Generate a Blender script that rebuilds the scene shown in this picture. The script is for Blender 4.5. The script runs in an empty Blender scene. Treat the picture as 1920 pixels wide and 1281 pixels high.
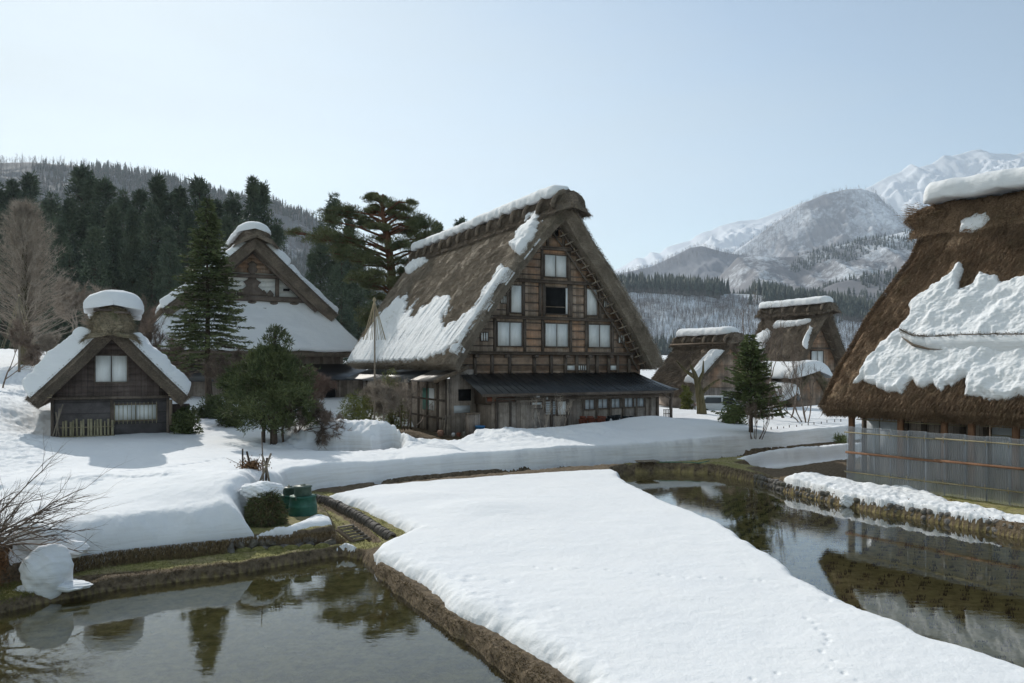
import bpy, math, random
import numpy as np
from mathutils import Vector, Matrix
R = math.radians
rng = np.random.default_rng(7)
random.seed(7)
scene = bpy.context.scene
COL = scene.collection

# ---------------------------------------------------------------- camera
F, H, YH, CX = 1450.0, 4.2, 685.0, 960.0          # focal length in 1920-px units, eye height, horizon row, centre column
cam_d = bpy.data.cameras.new('camera')
cam = bpy.data.objects.new('camera', cam_d); COL.objects.link(cam)
cam.location = (0, 0, H); cam.rotation_euler = (R(90), 0, 0)
cam_d.sensor_width = 36.0; cam_d.lens = 36.0*F/1920.0
cam_d.shift_y = (YH-640.5)/1920.0
cam_d.clip_start = 0.1; cam_d.clip_end = 60000
scene.camera = cam

# ---------------------------------------------------------------- sky, sun, exposure
SUN_EL = 33.0
to_sun = Vector((-.50, .866, 0)).normalized()
sun_az = math.atan2(to_sun.x, to_sun.y)            # clockwise from +Y
world = bpy.data.worlds.new('World'); scene.world = world; world.use_nodes = True
wn = world.node_tree.nodes; wl = world.node_tree.links
bg = wn['Background']
sky = wn.new('ShaderNodeTexSky'); sky.sky_type = 'NISHITA'; sky.sun_disc = False
sky.sun_elevation = R(SUN_EL); sky.sun_rotation = sun_az
sky.altitude = 500; sky.air_density = 1.0; sky.dust_density = 0.30; sky.ozone_density = 1.6
wtc = wn.new('ShaderNodeTexCoord')                 # a thin high veil of cirrus, thicker to the left
wmp = wn.new('ShaderNodeMapping'); wmp.inputs['Rotation'].default_value = (0, R(20), 0); wmp.inputs['Scale'].default_value = (1.0, 1.0, 5.0)
wno = wn.new('ShaderNodeTexNoise'); wno.inputs['Scale'].default_value = 1.3; wno.inputs['Detail'].default_value = 6; wno.inputs['Roughness'].default_value = .5
wsx = wn.new('ShaderNodeSeparateXYZ'); wl.new(wtc.outputs['Generated'], wsx.inputs[0])
wmr = wn.new('ShaderNodeMapRange'); wmr.interpolation_type = 'SMOOTHSTEP'; wmr.inputs['From Min'].default_value = .45; wmr.inputs['From Max'].default_value = -.60; wmr.inputs['To Max'].default_value = .80
wl.new(wsx.outputs[0], wmr.inputs['Value'])
wma = wn.new('ShaderNodeMath'); wma.operation = 'MULTIPLY_ADD'; wma.inputs[1].default_value = 1.1
wmb = wn.new('ShaderNodeMath'); wmb.operation = 'SUBTRACT'; wmb.inputs[1].default_value = .54; wmb.use_clamp = True
wmx = wn.new('ShaderNodeMix'); wmx.data_type = 'RGBA'
VEIL = (3.95, 4.25, 4.50, 1); wmx.inputs['B'].default_value = VEIL
wl.new(wtc.outputs['Generated'], wmp.inputs['Vector']); wl.new(wmp.outputs[0], wno.inputs['Vector']); wl.new(wno.outputs['Fac'], wma.inputs[0]); wl.new(wmr.outputs[0], wma.inputs[2])
wl.new(wma.outputs[0], wmb.inputs[0]); wl.new(wmb.outputs[0], wmx.inputs['Factor']); wl.new(sky.outputs[0], wmx.inputs['A'])
whs = wn.new('ShaderNodeHueSaturation'); whs.inputs['Saturation'].default_value = .80
wl.new(wmx.outputs['Result'], whs.inputs['Color'])
wtn = wn.new('ShaderNodeMix'); wtn.data_type = 'RGBA'; wtn.blend_type = 'MULTIPLY'; wtn.inputs['Factor'].default_value = 1; wtn.inputs['B'].default_value = (.945, .97, .885, 1)
wl.new(whs.outputs[0], wtn.inputs['A']); wl.new(wtn.outputs['Result'], bg.inputs['Color'])
bg.inputs['Strength'].default_value = 0.138
sun_d = bpy.data.lights.new('sun', 'SUN'); sun = bpy.data.objects.new('sun', sun_d); COL.objects.link(sun)
sun_d.energy = 3.5; sun_d.angle = R(.55); sun_d.color = (1.0, .955, .88)
sdir = Vector((to_sun.x*math.cos(R(SUN_EL)), to_sun.y*math.cos(R(SUN_EL)), math.sin(R(SUN_EL))))
sun.rotation_euler = sdir.to_track_quat('Z', 'Y').to_euler(); sun.location = (-30, 60, 60)
scene.view_settings.view_transform = 'Standard'; scene.view_settings.look = 'None'
scene.view_settings.gamma = 1; scene.view_settings.use_curve_mapping = False
scene.view_settings.exposure = 0.12
scene.render.engine = 'CYCLES'
cy = scene.cycles
cy.use_denoising = True; cy.max_bounces = 7; cy.diffuse_bounces = 3; cy.glossy_bounces = 3; cy.transmission_bounces = 4
cy.transparent_max_bounces = 12; cy.volume_bounces = 1; cy.caustics_reflective = False; cy.caustics_refractive = False
cy.use_adaptive_sampling = True; cy.adaptive_threshold = .02
scene.render.use_persistent_data = False

# ---------------------------------------------------------------- geometry of the view
def ground(px, py, z):
    Y = F*(H-z)/(py-YH); return ((px-CX)*Y/F, Y)
def at(px, py, D):
    return ((px-CX)*D/F, D, H-(py-YH)*D/F)
class Frame:                                       # a house's own axes: x along the gable, y along the ridge, away
    def __init__(s, ox, oy, ang):
        s.o = np.array((ox, oy)); s.ang = ang
        s.ex = np.array((math.cos(ang), math.sin(ang))); s.ey = np.array((-math.sin(ang), math.cos(ang)))
    def w(s, P):
        P = np.asarray(P, float); q = np.empty_like(P)
        q[..., 0] = s.o[0]+P[..., 0]*s.ex[0]+P[..., 1]*s.ey[0]
        q[..., 1] = s.o[1]+P[..., 0]*s.ex[1]+P[..., 1]*s.ey[1]; q[..., 2] = P[..., 2]; return q
    def px(s, P):
        q = s.w(P); return CX+F*q[..., 0]/q[..., 1], YH-F*(q[..., 2]-H)/q[..., 1]
    def hit(s, px, py, y=None, x=None):            # where the sight line meets the plane y = const (or x = const): (other axis, z)
        d = np.array(((px-CX)/F, 1.0)); dz = (YH-py)/F
        a = s.ey if y is not None else s.ex; k = y if y is not None else x
        t = (k+s.o@a)/(d@a); p = d*t-s.o
        return (p@(s.ex if y is not None else s.ey), H+dz*t)

# ---------------------------------------------------------------- noise
_perm = rng.random((512, 512))
def vnoise(x, y):
    xi = np.floor(x).astype(int); yi = np.floor(y).astype(int); fx = x-xi; fy = y-yi
    fx = fx*fx*(3-2*fx); fy = fy*fy*(3-2*fy)
    a = _perm[xi & 511, yi & 511]; b = _perm[(xi+1) & 511, yi & 511]; c = _perm[xi & 511, (yi+1) & 511]; d = _perm[(xi+1) & 511, (yi+1) & 511]
    return (a*(1-fx)+b*fx)*(1-fy)+(c*(1-fx)+d*fx)*fy
def fbm(x, y, o=4, g=.5, l=2.03):
    s = 0; a = 1; t = 0
    for k in range(o):
        s = s+a*(vnoise(x+17.3*k, y-9.1*k)-.5); t += a; a *= g; x = x*l; y = y*l
    return s/t*2                                   # about -1 .. 1
def ridged(x, y, o=5, g=.5):
    s = 0; a = 1; t = 0
    for k in range(o):
        s = s+a*(1-2*abs(vnoise(x+31.7*k, y+11.9*k)-.5)); t += a; a *= g; x = x*2.07; y = y*2.07
    return s/t

def sdf(x, y, poly):                               # signed distance to a polygon, positive inside
    P = np.asarray(poly, float); n = len(P); x = np.asarray(x, float); y = np.asarray(y, float)
    lo = P.min(0)-2.5; hi = P.max(0)+2.5
    sel = (x > lo[0]) & (x < hi[0]) & (y > lo[1]) & (y < hi[1]); out = np.full(x.shape, -2.5)
    x = x[sel]; y = y[sel]
    if not len(x): return out
    d = np.full(x.shape, 1e18); ins = np.zeros(x.shape, bool)
    for i in range(n):
        a = P[i]; b = P[(i+1) % n]; e = b-a; wx = x-a[0]; wy = y-a[1]
        t = np.clip((wx*e[0]+wy*e[1])/(e@e+1e-12), 0, 1)
        d = np.minimum(d, (wx-e[0]*t)**2+(wy-e[1]*t)**2)
        c = (a[1] > y) != (b[1] > y)
        ins ^= c & (x < (b[0]-a[0])*(y-a[1])/((b[1]-a[1]) if abs(b[1]-a[1]) > 1e-12 else 1e-12)+a[0])
    out[sel] = np.where(ins, 1, -1)*np.sqrt(d)
    return out
def sm(t, a=0., b=1.):
    t = np.clip((t-a)/(b-a), 0, 1); return t*t*(3-2*t)
def dense(poly, jit, step, seed=0):                # subdivide a polygon outline and roughen it
    r = np.random.default_rng(seed); P = np.asarray(poly, float); out = []
    for i in range(len(P)):
        a = P[i]; b = P[(i+1) % len(P)]; L = np.linalg.norm(b-a); k = max(1, int(L/step))
        k = min(k, 60)
        for j in range(k):
            out.append(a+(b-a)*j/k+(r.random(2)-.5)*2*jit*min(1, L/step))
    return np.array(out)

# ---------------------------------------------------------------- mesh building
class MB:
    def __init__(s): s.V = []; s.Fs = {}; s.n = 0; s.UV = []
    def add(s, V, faces, uv=None):
        V = np.asarray(V, float).reshape(-1, 3)
        for f in (faces if isinstance(faces, list) and len(faces) and isinstance(faces[0], np.ndarray) else [faces]):
            f = np.asarray(f, int)
            if f.size: s.Fs.setdefault(f.shape[1], []).append(f+s.n)
        s.V.append(V); s.UV.append(np.zeros((len(V), 2)) if uv is None else np.asarray(uv, float)); s.n += len(V)
    def box(s, a, b, rz=0, c=None):
        x0, y0, z0 = a; x1, y1, z1 = b
        V = np.array([(x, y, z) for z in (z0, z1) for y in (y0, y1) for x in (x0, x1)], float)
        if rz:
            m = V.mean(0) if c is None else np.array(c); q = V-m; V = np.stack([q[:, 0]*math.cos(rz)-q[:, 1]*math.sin(rz), q[:, 0]*math.sin(rz)+q[:, 1]*math.cos(rz), q[:, 2]], 1)+m
        s.add(V, np.array([(0, 2, 3, 1), (4, 5, 7, 6), (0, 1, 5, 4), (2, 6, 7, 3), (0, 4, 6, 2), (1, 3, 7, 5)]))
    def beam(s, a, b, w, h=None):                  # a straight timber between two points
        a = np.array(a, float); b = np.array(b, float); d = b-a; L = np.linalg.norm(d); d /= L; h = h or w
        up = np.array((0, 0, 1.)) if abs(d[2]) < .95 else np.array((0, 1., 0)); sd = np.cross(d, up); sd /= np.linalg.norm(sd); up = np.cross(sd, d)
        V = [p+sd*i*w/2+up*j*h/2 for p in (a, b) for j in (-1, 1) for i in (-1, 1)]
        s.add(V, np.array([(0, 1, 3, 2), (4, 6, 7, 5), (0, 4, 5, 1), (2, 3, 7, 6), (0, 2, 6, 4), (1, 5, 7, 3)]))
    def tube(s, pts, rad, n=6, cap=True):
        P = np.asarray(pts, float); k = len(P); r = np.broadcast_to(np.asarray(rad, float), (k,))
        T = np.gradient(P, axis=0); T /= np.linalg.norm(T, axis=1, keepdims=True)+1e-12
        ref = np.array((0, 0, 1.)) if abs(T[0][2]) < .9 else np.array((1., 0, 0))
        A = np.cross(T, ref); A /= np.linalg.norm(A, axis=1, keepdims=True)+1e-12; B = np.cross(T, A)
        th = np.arange(n)*2*math.pi/n
        V = P[:, None]+r[:, None, None]*(A[:, None]*np.cos(th)[None, :, None]+B[:, None]*np.sin(th)[None, :, None])
        i = np.arange(k-1)[:, None]*n; j = np.arange(n)[None]; jn = (j+1) % n
        q = np.stack([i+j, i+jn, i+n+jn, i+n+j], -1).reshape(-1, 4)
        fs = [q]
        if cap and n > 3: fs += [np.arange(n)[None, ::-1].copy(), (np.arange(n)+(k-1)*n)[None]]
        s.add(V.reshape(-1, 3), fs)
    def lathe(s, c, prof, n=20, sx=1, sy=1):
        c = np.array(c, float); th = np.arange(n)*2*math.pi/n
        V = np.array([[(r*sx*math.cos(t), r*sy*math.sin(t), z) for t in th] for r, z in prof]).reshape(-1, 3)+c
        k = len(prof); i = np.arange(k-1)[:, None]*n; j = np.arange(n)[None]; jn = (j+1) % n
        s.add(V, [np.stack([i+j, i+jn, i+n+jn, i+n+j], -1).reshape(-1, 4), np.arange(n)[None, ::-1].copy(), (np.arange(n)+(k-1)*n)[None]])
    def grid(s, P, keep=None, uv=None, flip=False):
        nu, nv = P.shape[:2]; i = np.arange(nu-1)[:, None]*nv; j = np.arange(nv-1)[None]
        q = np.stack([i+j, i+j+1, i+nv+j+1, i+nv+j], -1)
        if keep is not None: q = q[keep]
        q = q.reshape(-1, 4)
        if flip: q = q[:, ::-1]
        s.add(P.reshape(-1, 3), q, None if uv is None else uv.reshape(-1, 2))
    def cards(s, C, D, L, Wd, nrm=None):           # many small leaf shapes: a pointed rhomb each
        C = np.asarray(C, float); n = len(C); D = D/(np.linalg.norm(D, axis=1, keepdims=True)+1e-9)
        r = rng.normal(size=(n, 3)) if nrm is None else nrm
        S = np.cross(D, r); S /= np.linalg.norm(S, axis=1, keepdims=True)+1e-9
        L = np.broadcast_to(L, (n,))[:, None]; Wd = np.broadcast_to(Wd, (n,))[:, None]
        V = np.stack([C, C+D*L*.45+S*Wd*.5, C+D*L, C+D*L*.45-S*Wd*.5], 1)
        s.add(V.reshape(-1, 3), np.arange(4*n).reshape(n, 4))
    def blades(s, C, D, L, Wd):
        C = np.asarray(C, float); n = len(C); D = D/(np.linalg.norm(D, axis=1, keepdims=True)+1e-9)
        S = np.cross(D, rng.normal(size=(n, 3))); S /= np.linalg.norm(S, axis=1, keepdims=True)+1e-9
        L = np.broadcast_to(L, (n,))[:, None]; Wd = np.broadcast_to(Wd, (n,))[:, None]
        V = np.stack([C-S*Wd*.5, C+S*Wd*.5, C+D*L], 1)
        s.add(V.reshape(-1, 3), np.arange(3*n).reshape(n, 3))
    def data(s, name, mats, smooth=False, uv=False):
        me = bpy.data.meshes.new(name); V = np.concatenate(s.V)
        ks = sorted(s.Fs); loops = []; starts = []; st = 0
        for k in ks:
            f = np.concatenate(s.Fs[k]); loops.append(f.ravel()); starts.append(st+np.arange(len(f))*k); st += f.size
        loops = np.concatenate(loops); starts = np.concatenate(starts)
        me.vertices.add(len(V)); me.vertices.foreach_set('co', V.ravel().astype(np.float32))
        me.loops.add(len(loops)); me.loops.foreach_set('vertex_index', loops.astype(np.int32))
        me.polygons.add(len(starts)); me.polygons.foreach_set('loop_start', starts.astype(np.int32))
        me.update(calc_edges=True)
        if smooth: me.polygons.foreach_set('use_smooth', np.ones(len(starts), bool))
        if uv:
            U = np.concatenate(s.UV); l = me.uv_layers.new(name='UVMap'); l.data.foreach_set('uv', U[loops].ravel().astype(np.float32))
        me.materials.append(mats); return me
    def build(s, name, m, parent=None, smooth=False, uv=False):
        o = bpy.data.objects.new(name, s.data(name, m, smooth, uv)); COL.objects.link(o)
        if parent: o.parent = parent
        return o
def tag(o, label=None, cat=None, group=None, kind=None):
    for k, v in (('label', label), ('category', cat), ('group', group), ('kind', kind)):
        if v: o[k] = v
    return o
def empty(name, loc=(0, 0, 0), rz=0, **k):
    o = bpy.data.objects.new(name, None); COL.objects.link(o); o.location = loc; o.rotation_euler = (0, 0, rz); o.empty_display_size = .3
    return tag(o, **k)
def dup(root, loc, rz=0, sc=1, label=None, group=None, cat=None):
    r = root.copy(); COL.objects.link(r); r.location = loc; r.rotation_euler = (0, 0, rz)
    r.scale = sc if isinstance(sc, tuple) else (sc,)*3
    for ch in list(root.children):
        c = ch.copy(); COL.objects.link(c); c.parent = r
        for g in ch.children:
            d = g.copy(); COL.objects.link(d); d.parent = c
    return tag(r, label, cat, group)

# ---------------------------------------------------------------- materials
class NM:
    def __init__(s, name, rough=.8, spec=.3):
        s.m = bpy.data.materials.new(name); s.m.use_nodes = True; s.t = s.m.node_tree; s.b = s.t.nodes['Principled BSDF']
        s.b.inputs['Roughness'].default_value = rough; s.b.inputs['Specular IOR Level'].default_value = spec
        s.tc = s.t.nodes.new('ShaderNodeTexCoord')
    def n(s, k): return s.t.nodes.new('ShaderNode'+k)
    def put(s, i, v):
        if isinstance(v, bpy.types.NodeSocket): s.t.links.new(v, i)
        else: i.default_value = (tuple(v)+(1,) if isinstance(v, (tuple, list)) and i.type == 'RGBA' and len(v) == 3 else v)
    def co(s, sc=(1, 1, 1), kind='Object', rot=(0, 0, 0)):
        n = s.n('Mapping'); s.put(n.inputs['Vector'], s.tc.outputs[kind]); n.inputs['Scale'].default_value = sc; n.inputs['Rotation'].default_value = rot; return n.outputs[0]
    def pos(s, sc=(1, 1, 1)):
        g = s.n('NewGeometry'); n = s.n('Mapping'); s.put(n.inputs['Vector'], g.outputs['Position']); n.inputs['Scale'].default_value = sc; return n.outputs[0]
    def noise(s, v, scale, det=4, rough=.55, out='Fac', dist=0):
        n = s.n('TexNoise'); s.put(n.inputs['Vector'], v); n.inputs['Scale'].default_value = scale; n.inputs['Detail'].default_value = det; n.inputs['Roughness'].default_value = rough; n.inputs['Distortion'].default_value = dist; return n.outputs[out]
    def white(s, v):
        n = s.n('TexWhiteNoise'); s.put(n.inputs['Vector'], v); return n.outputs['Value']
    def vor(s, v, scale, out='Distance', feat='F1'):
        n = s.n('TexVoronoi'); n.feature = feat; s.put(n.inputs['Vector'], v); n.inputs['Scale'].default_value = scale; return n.outputs[out]
    def ramp(s, f, stops):
        n = s.n('ValToRGB'); s.put(n.inputs['Fac'], f); e = n.color_ramp.elements
        while len(e) < len(stops): e.new(.5)
        for q, (p, c) in zip(e, stops): q.position = p; q.color = (tuple(c)+(1,)) if not isinstance(c, (int, float)) else (c, c, c, 1)
        return n.outputs['Color']
    def mix(s, f, a, b, mode='MIX'):
        n = s.n('Mix'); n.data_type = 'RGBA'; n.blend_type = mode; s.put(n.inputs['Factor'], f); s.put(n.inputs['A'], a); s.put(n.inputs['B'], b); return n.outputs['Result']
    def math(s, op, a, b=0., c=0.):
        n = s.n('Math'); n.operation = op; s.put(n.inputs[0], a); s.put(n.inputs[1], b); s.put(n.inputs[2], c); return n.outputs[0]
    def sep(s, v):
        n = s.n('SeparateXYZ'); s.put(n.inputs[0], v); return n.outputs
    def comb(s, x=0., y=0., z=0.):
        n = s.n('CombineXYZ'); s.put(n.inputs[0], x); s.put(n.inputs[1], y); s.put(n.inputs[2], z); return n.outputs[0]
    def attr(s, name):
        n = s.n('Attribute'); n.attribute_name = name; return n.outputs['Fac']
    def nz(s):
        g = s.n('NewGeometry'); return s.sep(g.outputs['Normal'])[2]
    def bump(s, h, st=.5, d=.02, nrm=None):
        n = s.n('Bump'); s.put(n.inputs['Height'], h); n.inputs['Strength'].default_value = st; n.inputs['Distance'].default_value = d
        if nrm is not None: s.put(n.inputs['Normal'], nrm)
        return n.outputs[0]
    def done(s, col=None, rough=None, nrm=None):
        if col is not None: s.put(s.b.inputs['Base Color'], col)
        if rough is not None: s.put(s.b.inputs['Roughness'], rough)
        if nrm is not None: s.put(s.b.inputs['Normal'], nrm)
        return s.m
M = {}
def flat(name, c, rough=.7, var=.15, spec=.3, sc=6, bump=.0):
    k = NM(name, rough, spec); nz = k.noise(k.co(), sc, 5)
    col = k.mix(k.ramp(nz, [(.3, 0), (.7, 1)]), tuple(x*(1-var) for x in c), tuple(min(1, x*(1+var)) for x in c))
    M[name] = k.done(col, nrm=k.bump(nz, bump, .02) if bump else None); return M[name]

# snow lying on the ground
def snow_mat(name, grain, dirt=True):
    k = NM(name, .8, .1); p = k.pos()
    big = k.noise(p, .55, 5); mid = k.noise(p, 3.5*grain, 6, .6); fine = k.noise(p, 28*grain, 3)
    c = k.mix(k.ramp(big, [(.3, 0), (.75, 1)]), (.83, .85, .88), (.88, .89, .905))
    if dirt:                                       # old layers of dust show on the cut faces
        st = k.noise(k.pos((.5, .5, 9)), 1.2, 5, .65)
        steep = k.ramp(k.nz(), [(.25, 1), (.75, 0)])
        c = k.mix(k.math('MULTIPLY', steep, k.ramp(st, [(.45, 0), (.72, .55)])), c, (.56, .53, .49))
        sp = k.noise(p, 7, 8, .75)
        c = k.mix(k.ramp(sp, [(.68, 0), (.78, .35)]), c, (.45, .40, .34))
    lay = k.math('MULTIPLY', k.noise(k.pos((.7, .7, 16)), 1.0, 4, .6), k.ramp(k.nz(), [(.35, .9), (.8, 0)]))   # settled layers on steep faces
    h = k.math('ADD', k.math('ADD', k.math('MULTIPLY', mid, .7), k.math('MULTIPLY', fine, .18)), lay)
    c = k.mix(k.math('MULTIPLY', lay, .35), c, (.62, .64, .66))
    k.b.inputs['Subsurface Weight'].default_value = 0
    M[name] = k.done(c, nrm=k.bump(h, .5, .05)); return M[name]
snow_mat('snow', 1.0); snow_mat('roof_snow', 1.6, False)

def thatch_mat(name, dark, light, moss=0.0, mosscol=(.10, .11, .05)):
    k = NM(name, .95, .1)
    uvn = k.n('UVMap'); mp = k.n('Mapping'); k.put(mp.inputs['Vector'], uvn.outputs[0]); mp.inputs['Scale'].default_value = (14, 1.6, 1)
    st = k.noise(mp.outputs[0], 1.0, 6, .7); p = k.pos(); cl = k.noise(p, 1.1, 6, .65); fi = k.noise(p, 16, 4, .7)
    c = k.mix(k.ramp(k.math('ADD', k.math('MULTIPLY', st, .45), k.math('MULTIPLY', fi, .55)), [(.36, 0), (.64, 1)]), dark, light)
    c = k.mix(k.ramp(cl, [(.35, .55), (.65, 0)]), c, tuple(x*.55 for x in dark))
    if moss: c = k.mix(k.ramp(k.noise(p, 1.7, 5, .6), [(.52, 0), (.68, moss)]), c, mosscol)
    h = k.math('ADD', st, k.math('MULTIPLY', fi, .8))
    M[name] = k.done(c, nrm=k.bump(h, .9, .10)); return M[name]
thatch_mat('thatch_grey', (.20, .165, .13), (.68, .58, .47), .45, (.12, .11, .075))
thatch_mat('thatch_brown', (.155, .098, .06), (.62, .44, .295), .25, (.13, .12, .06))
thatch_mat('thatch_dark', (.12, .10, .08), (.42, .34, .265), .3, (.06, .065, .04))
thatch_mat('thatch_moss', (.15, .125, .085), (.52, .43, .30), .7, (.10, .13, .045))

def wood(name, dark, light, axis='x', pitch=.19, red=None, gap=.5):
    # boards run vertically and repeat along `axis`; axis 'z' gives horizontal boards
    k = NM(name, .82, .2); o = k.sep(k.co()); ax = o['xyz'.index(axis)]
    idx = k.math('FLOOR', k.math('DIVIDE', ax, pitch)); fr = k.math('FRACT', k.math('DIVIDE', ax, pitch))
    w = k.white(k.comb(idx, 3.7, 1.3))
    sc = (26, 26, 1.3) if axis != 'z' else (1.3, 1.3, 26)
    gr = k.noise(k.co(sc), 1.0, 5, .65)
    f = k.math('ADD', k.math('MULTIPLY', w, .45), k.math('MULTIPLY', gr, .75))
    c = k.mix(k.ramp(f, [(.25, 0), (.95, 1)]), dark, light)
    if red: c = k.mix(k.ramp(k.noise(k.co(), .55, 4), [(.42, 0), (.62, .75)]), c, red)
    wx = k.ramp(k.noise(k.co(), 2.3, 6, .7), [(.35, .5), (.6, 0)])
    c = k.mix(wx, c, tuple(x*.45 for x in dark))
    edge = k.ramp(k.math('ABSOLUTE', k.math('SUBTRACT', fr, .5)), [(.45, 0), (.485, 1)])
    c = k.mix(k.math('MULTIPLY', edge, gap), c, tuple(x*.3 for x in dark))
    M[name] = k.done(c, nrm=k.bump(k.math('SUBTRACT', gr, k.math('MULTIPLY', edge, 1.5)), .5, .012)); return M[name]
wood('boards_x', (.20, .15, .115), (.62, .49, .39), 'x', .17, (.56, .31, .18))
wood('boards_y', (.20, .16, .135), (.60, .51, .43), 'y', .2)
wood('boards_wide', (.19, .155, .135), (.58, .50, .43), 'x', .24)
wood('boards_z', (.17, .125, .10), (.56, .41, .30), 'z', .21, (.27, .155, .10))
wood('boards_hut', (.085, .066, .06), (.20, .155, .138), 'x', .22)
wood('boards_hut_z', (.078, .070, .070), (.165, .148, .148), 'z', .45)
wood('beam', (.085, .068, .057), (.28, .225, .185), 'x', 9, None, 0)
wood('beam_pale', (.13, .10, .075), (.36, .28, .21), 'x', 9, None, 0)
wood('log', (.16, .13, .10), (.42, .36, .29), 'z', 9, None, 0)
wood('cedar_post', (.20, .105, .06), (.42, .24, .15), 'x', 9, None, 0)
wood('bamboo', (.23, .20, .12), (.50, .45, .31), 'x', 9, None, 0)
flat('shutter', (.82, .84, .85), .5, .05, .4, 2)
k = NM('shutter', .45, .4); o_ = k.sep(k.co()); rib = k.math('SINE', k.math('MULTIPLY', o_[0], 105.)); st_ = k.noise(k.co((3, 3, .5)), 1.6, 5, .65); c_ = k.mix(k.ramp(st_, [(.38, 0), (.72, 1)]), (.86, .88, .88), (.68, .69, .67)); c_ = k.mix(k.ramp(rib, [(.0, 0), (.95, .16)]), c_, (.45, .47, .49)); M['shutter'] = k.done(c_, nrm=k.bump(rib, .35, .004))
flat('paper', (.85, .87, .88), .5, .04, .4, 2)
flat('paper_dim', (.52, .56, .60), .35, .10, .5, 1)
flat('interior', (.010, .010, .011), .9)
flat('metal_roof', (.035, .038, .043), .38, .3, .5, 1.2)
flat('metal_brown', (.075, .060, .050), .5, .3, .5, 2.0)
flat('green_paint', (.10, .25, .20), .6, .2)
flat('ochre', (.30, .21, .12), .9, .2, .2, 1.5)
flat('plaster', (.82, .82, .79), .9, .06)
flat('terracotta', (.22, .075, .045), .8, .3)
flat('blue_plastic', (.03, .16, .36), .4, .1, .5)
flat('rope', (.36, .30, .20), .95, .2)
flat('dark_plastic', (.03, .035, .04), .5, .2)
flat('white_plastic', (.65, .66, .66), .5, .1)
flat('rubber', (.02, .02, .02), .8, .2)
flat('clay', (.30, .17, .12), .9, .25, .2, 9)
def leaf_mat(name, a, b, sc=1.2, trans=.15, rough=.7):
    k = NM(name, rough, .15); p = k.pos(); n1 = k.noise(p, sc, 4); n2 = k.noise(p, sc*9, 2)
    f = k.math('ADD', k.math('MULTIPLY', n1, .6), k.math('MULTIPLY', n2, .4))
    c = k.mix(k.ramp(f, [(.36, 0), (.64, 1)]), a, b)
    M[name] = k.done(c); return M[name]
leaf_mat('leaf_cedar', (.050, .072, .056), (.135, .165, .105), .25)
leaf_mat('leaf_spruce', (.050, .074, .034), (.185, .21, .095), .6)
leaf_mat('leaf_yew', (.040, .058, .026), (.165, .185, .080), 1.4)
leaf_mat('leaf_pine', (.060, .078, .036), (.195, .20, .095), .5)
leaf_mat('leaf_fir', (.055, .085, .036), (.21, .245, .10), 1.5)
leaf_mat('leaf_yellow', (.09, .11, .03), (.24, .24, .08), 1.5)
leaf_mat('leaf_far', (.034, .048, .042), (.075, .095, .072), .02)
leaf_mat('twig_pale', (.22, .185, .15), (.52, .44, .365), 1.2)
leaf_mat('twig_brown', (.095, .074, .060), (.29, .225, .18), 1.2)
leaf_mat('twig_red', (.14, .09, .072), (.34, .235, .19), 1.2)
leaf_mat('twig_far', (.13, .115, .11), (.21, .185, .17), .05)
def bark(name, a, b):
    k = NM(name, .95, .1); n1 = k.noise(k.co((9, 9, 1.6)), 1, 6, .7)
    M[name] = k.done(k.mix(k.ramp(n1, [(.35, 0), (.65, 1)]), a, b), nrm=k.bump(n1, .8, .04)); return M[name]
bark('bark', (.035, .028, .022), (.13, .10, .08)); bark('bark_pine', (.07, .034, .022), (.21, .105, .066)); bark('bark_grey', (.09, .08, .07), (.24, .21, .18))
bark('bark_moss', (.06, .055, .03), (.19, .16, .09))
# ================================================================ the ground, snow and water
def G(pts, z=None):
    return [ground(p[0], p[1], p[2] if len(p) > 2 else z) for p in pts]
ratio = []
y = 7.0
while y < 48: ratio.append(y); y *= 1.0029
while y < 520: ratio.append(y); y *= 1.011
YR = np.array(ratio); UR = np.linspace(-.84, .84, 1150)
TY = np.repeat(YR[:, None], len(UR), 1); TX = UR[None]*TY
pond_left = dense(G([(-400, 1190), (0, 1150), (70, 1133), (150, 1117), (225, 1105), (300, 1095), (375, 1085), (450, 1075), (550, 1057), (615, 1045), (645, 1042), (680, 1050), (700, 1066), (722, 1092),
    (755, 1120), (800, 1152), (850, 1188), (900, 1225), (945, 1262), (975, 1290), (1060, 1370), (1300, 1600), (300, 1700), (-700, 1500)], 0), .035, .35, 1)
pond_right = dense(G([(1150, 893), (1180, 887), (1260, 885), (1340, 889), (1415, 905), (1470, 922), (1560, 944), (1640, 961), (1700, 970), (1780, 985), (1860, 999), (1960, 1020), (2300, 1080), (2500, 1500),
    (1900, 1400), (1700, 1240), (1500, 1150), (1300, 1010), (1200, 950)], 0), .04, .35, 2)
pond_back = dense(G([(1395, 884), (1440, 875), (1500, 870), (1585, 862), (1700, 854), (1850, 848), (1850, 856), (1700, 864), (1585, 874), (1520, 883), (1450, 892)], 0), .04, .5, 3)
ditch = dense(G([(60, 1082, .2), (130, 1068, .2), (170, 1062, .2), (240, 1054, .2), (300, 1047, .2), (375, 1040, .2), (450, 1032, .2), (520, 1029, .2), (600, 1025, .2), (640, 1019, .2), (655, 1010, .2),
    (627, 994, .42), (587, 998, .46), (538, 1002, .48), (470, 1005, .48), (420, 1011, .48), (297, 1023, .48), (208, 1034, .48), (142, 1045, .48), (110, 1052, .48), (80, 1070, .3)]), .02, .3, 4)
ditch_back = dense(G([(700, 905), (830, 893), (1060, 873), (1240, 860), (1425, 849), (1585, 838), (1800, 825), (1800, 833), (1585, 847), (1450, 857), (1300, 868), (1200, 872), (1060, 880), (830, 899), (700, 910)], .25), .05, .5, 5)
gutter = G([(592, 938), (640, 958), (676, 982), (705, 1008), (712, 1016), (690, 1014), (652, 985), (612, 958), (585, 940)], .2)
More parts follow.
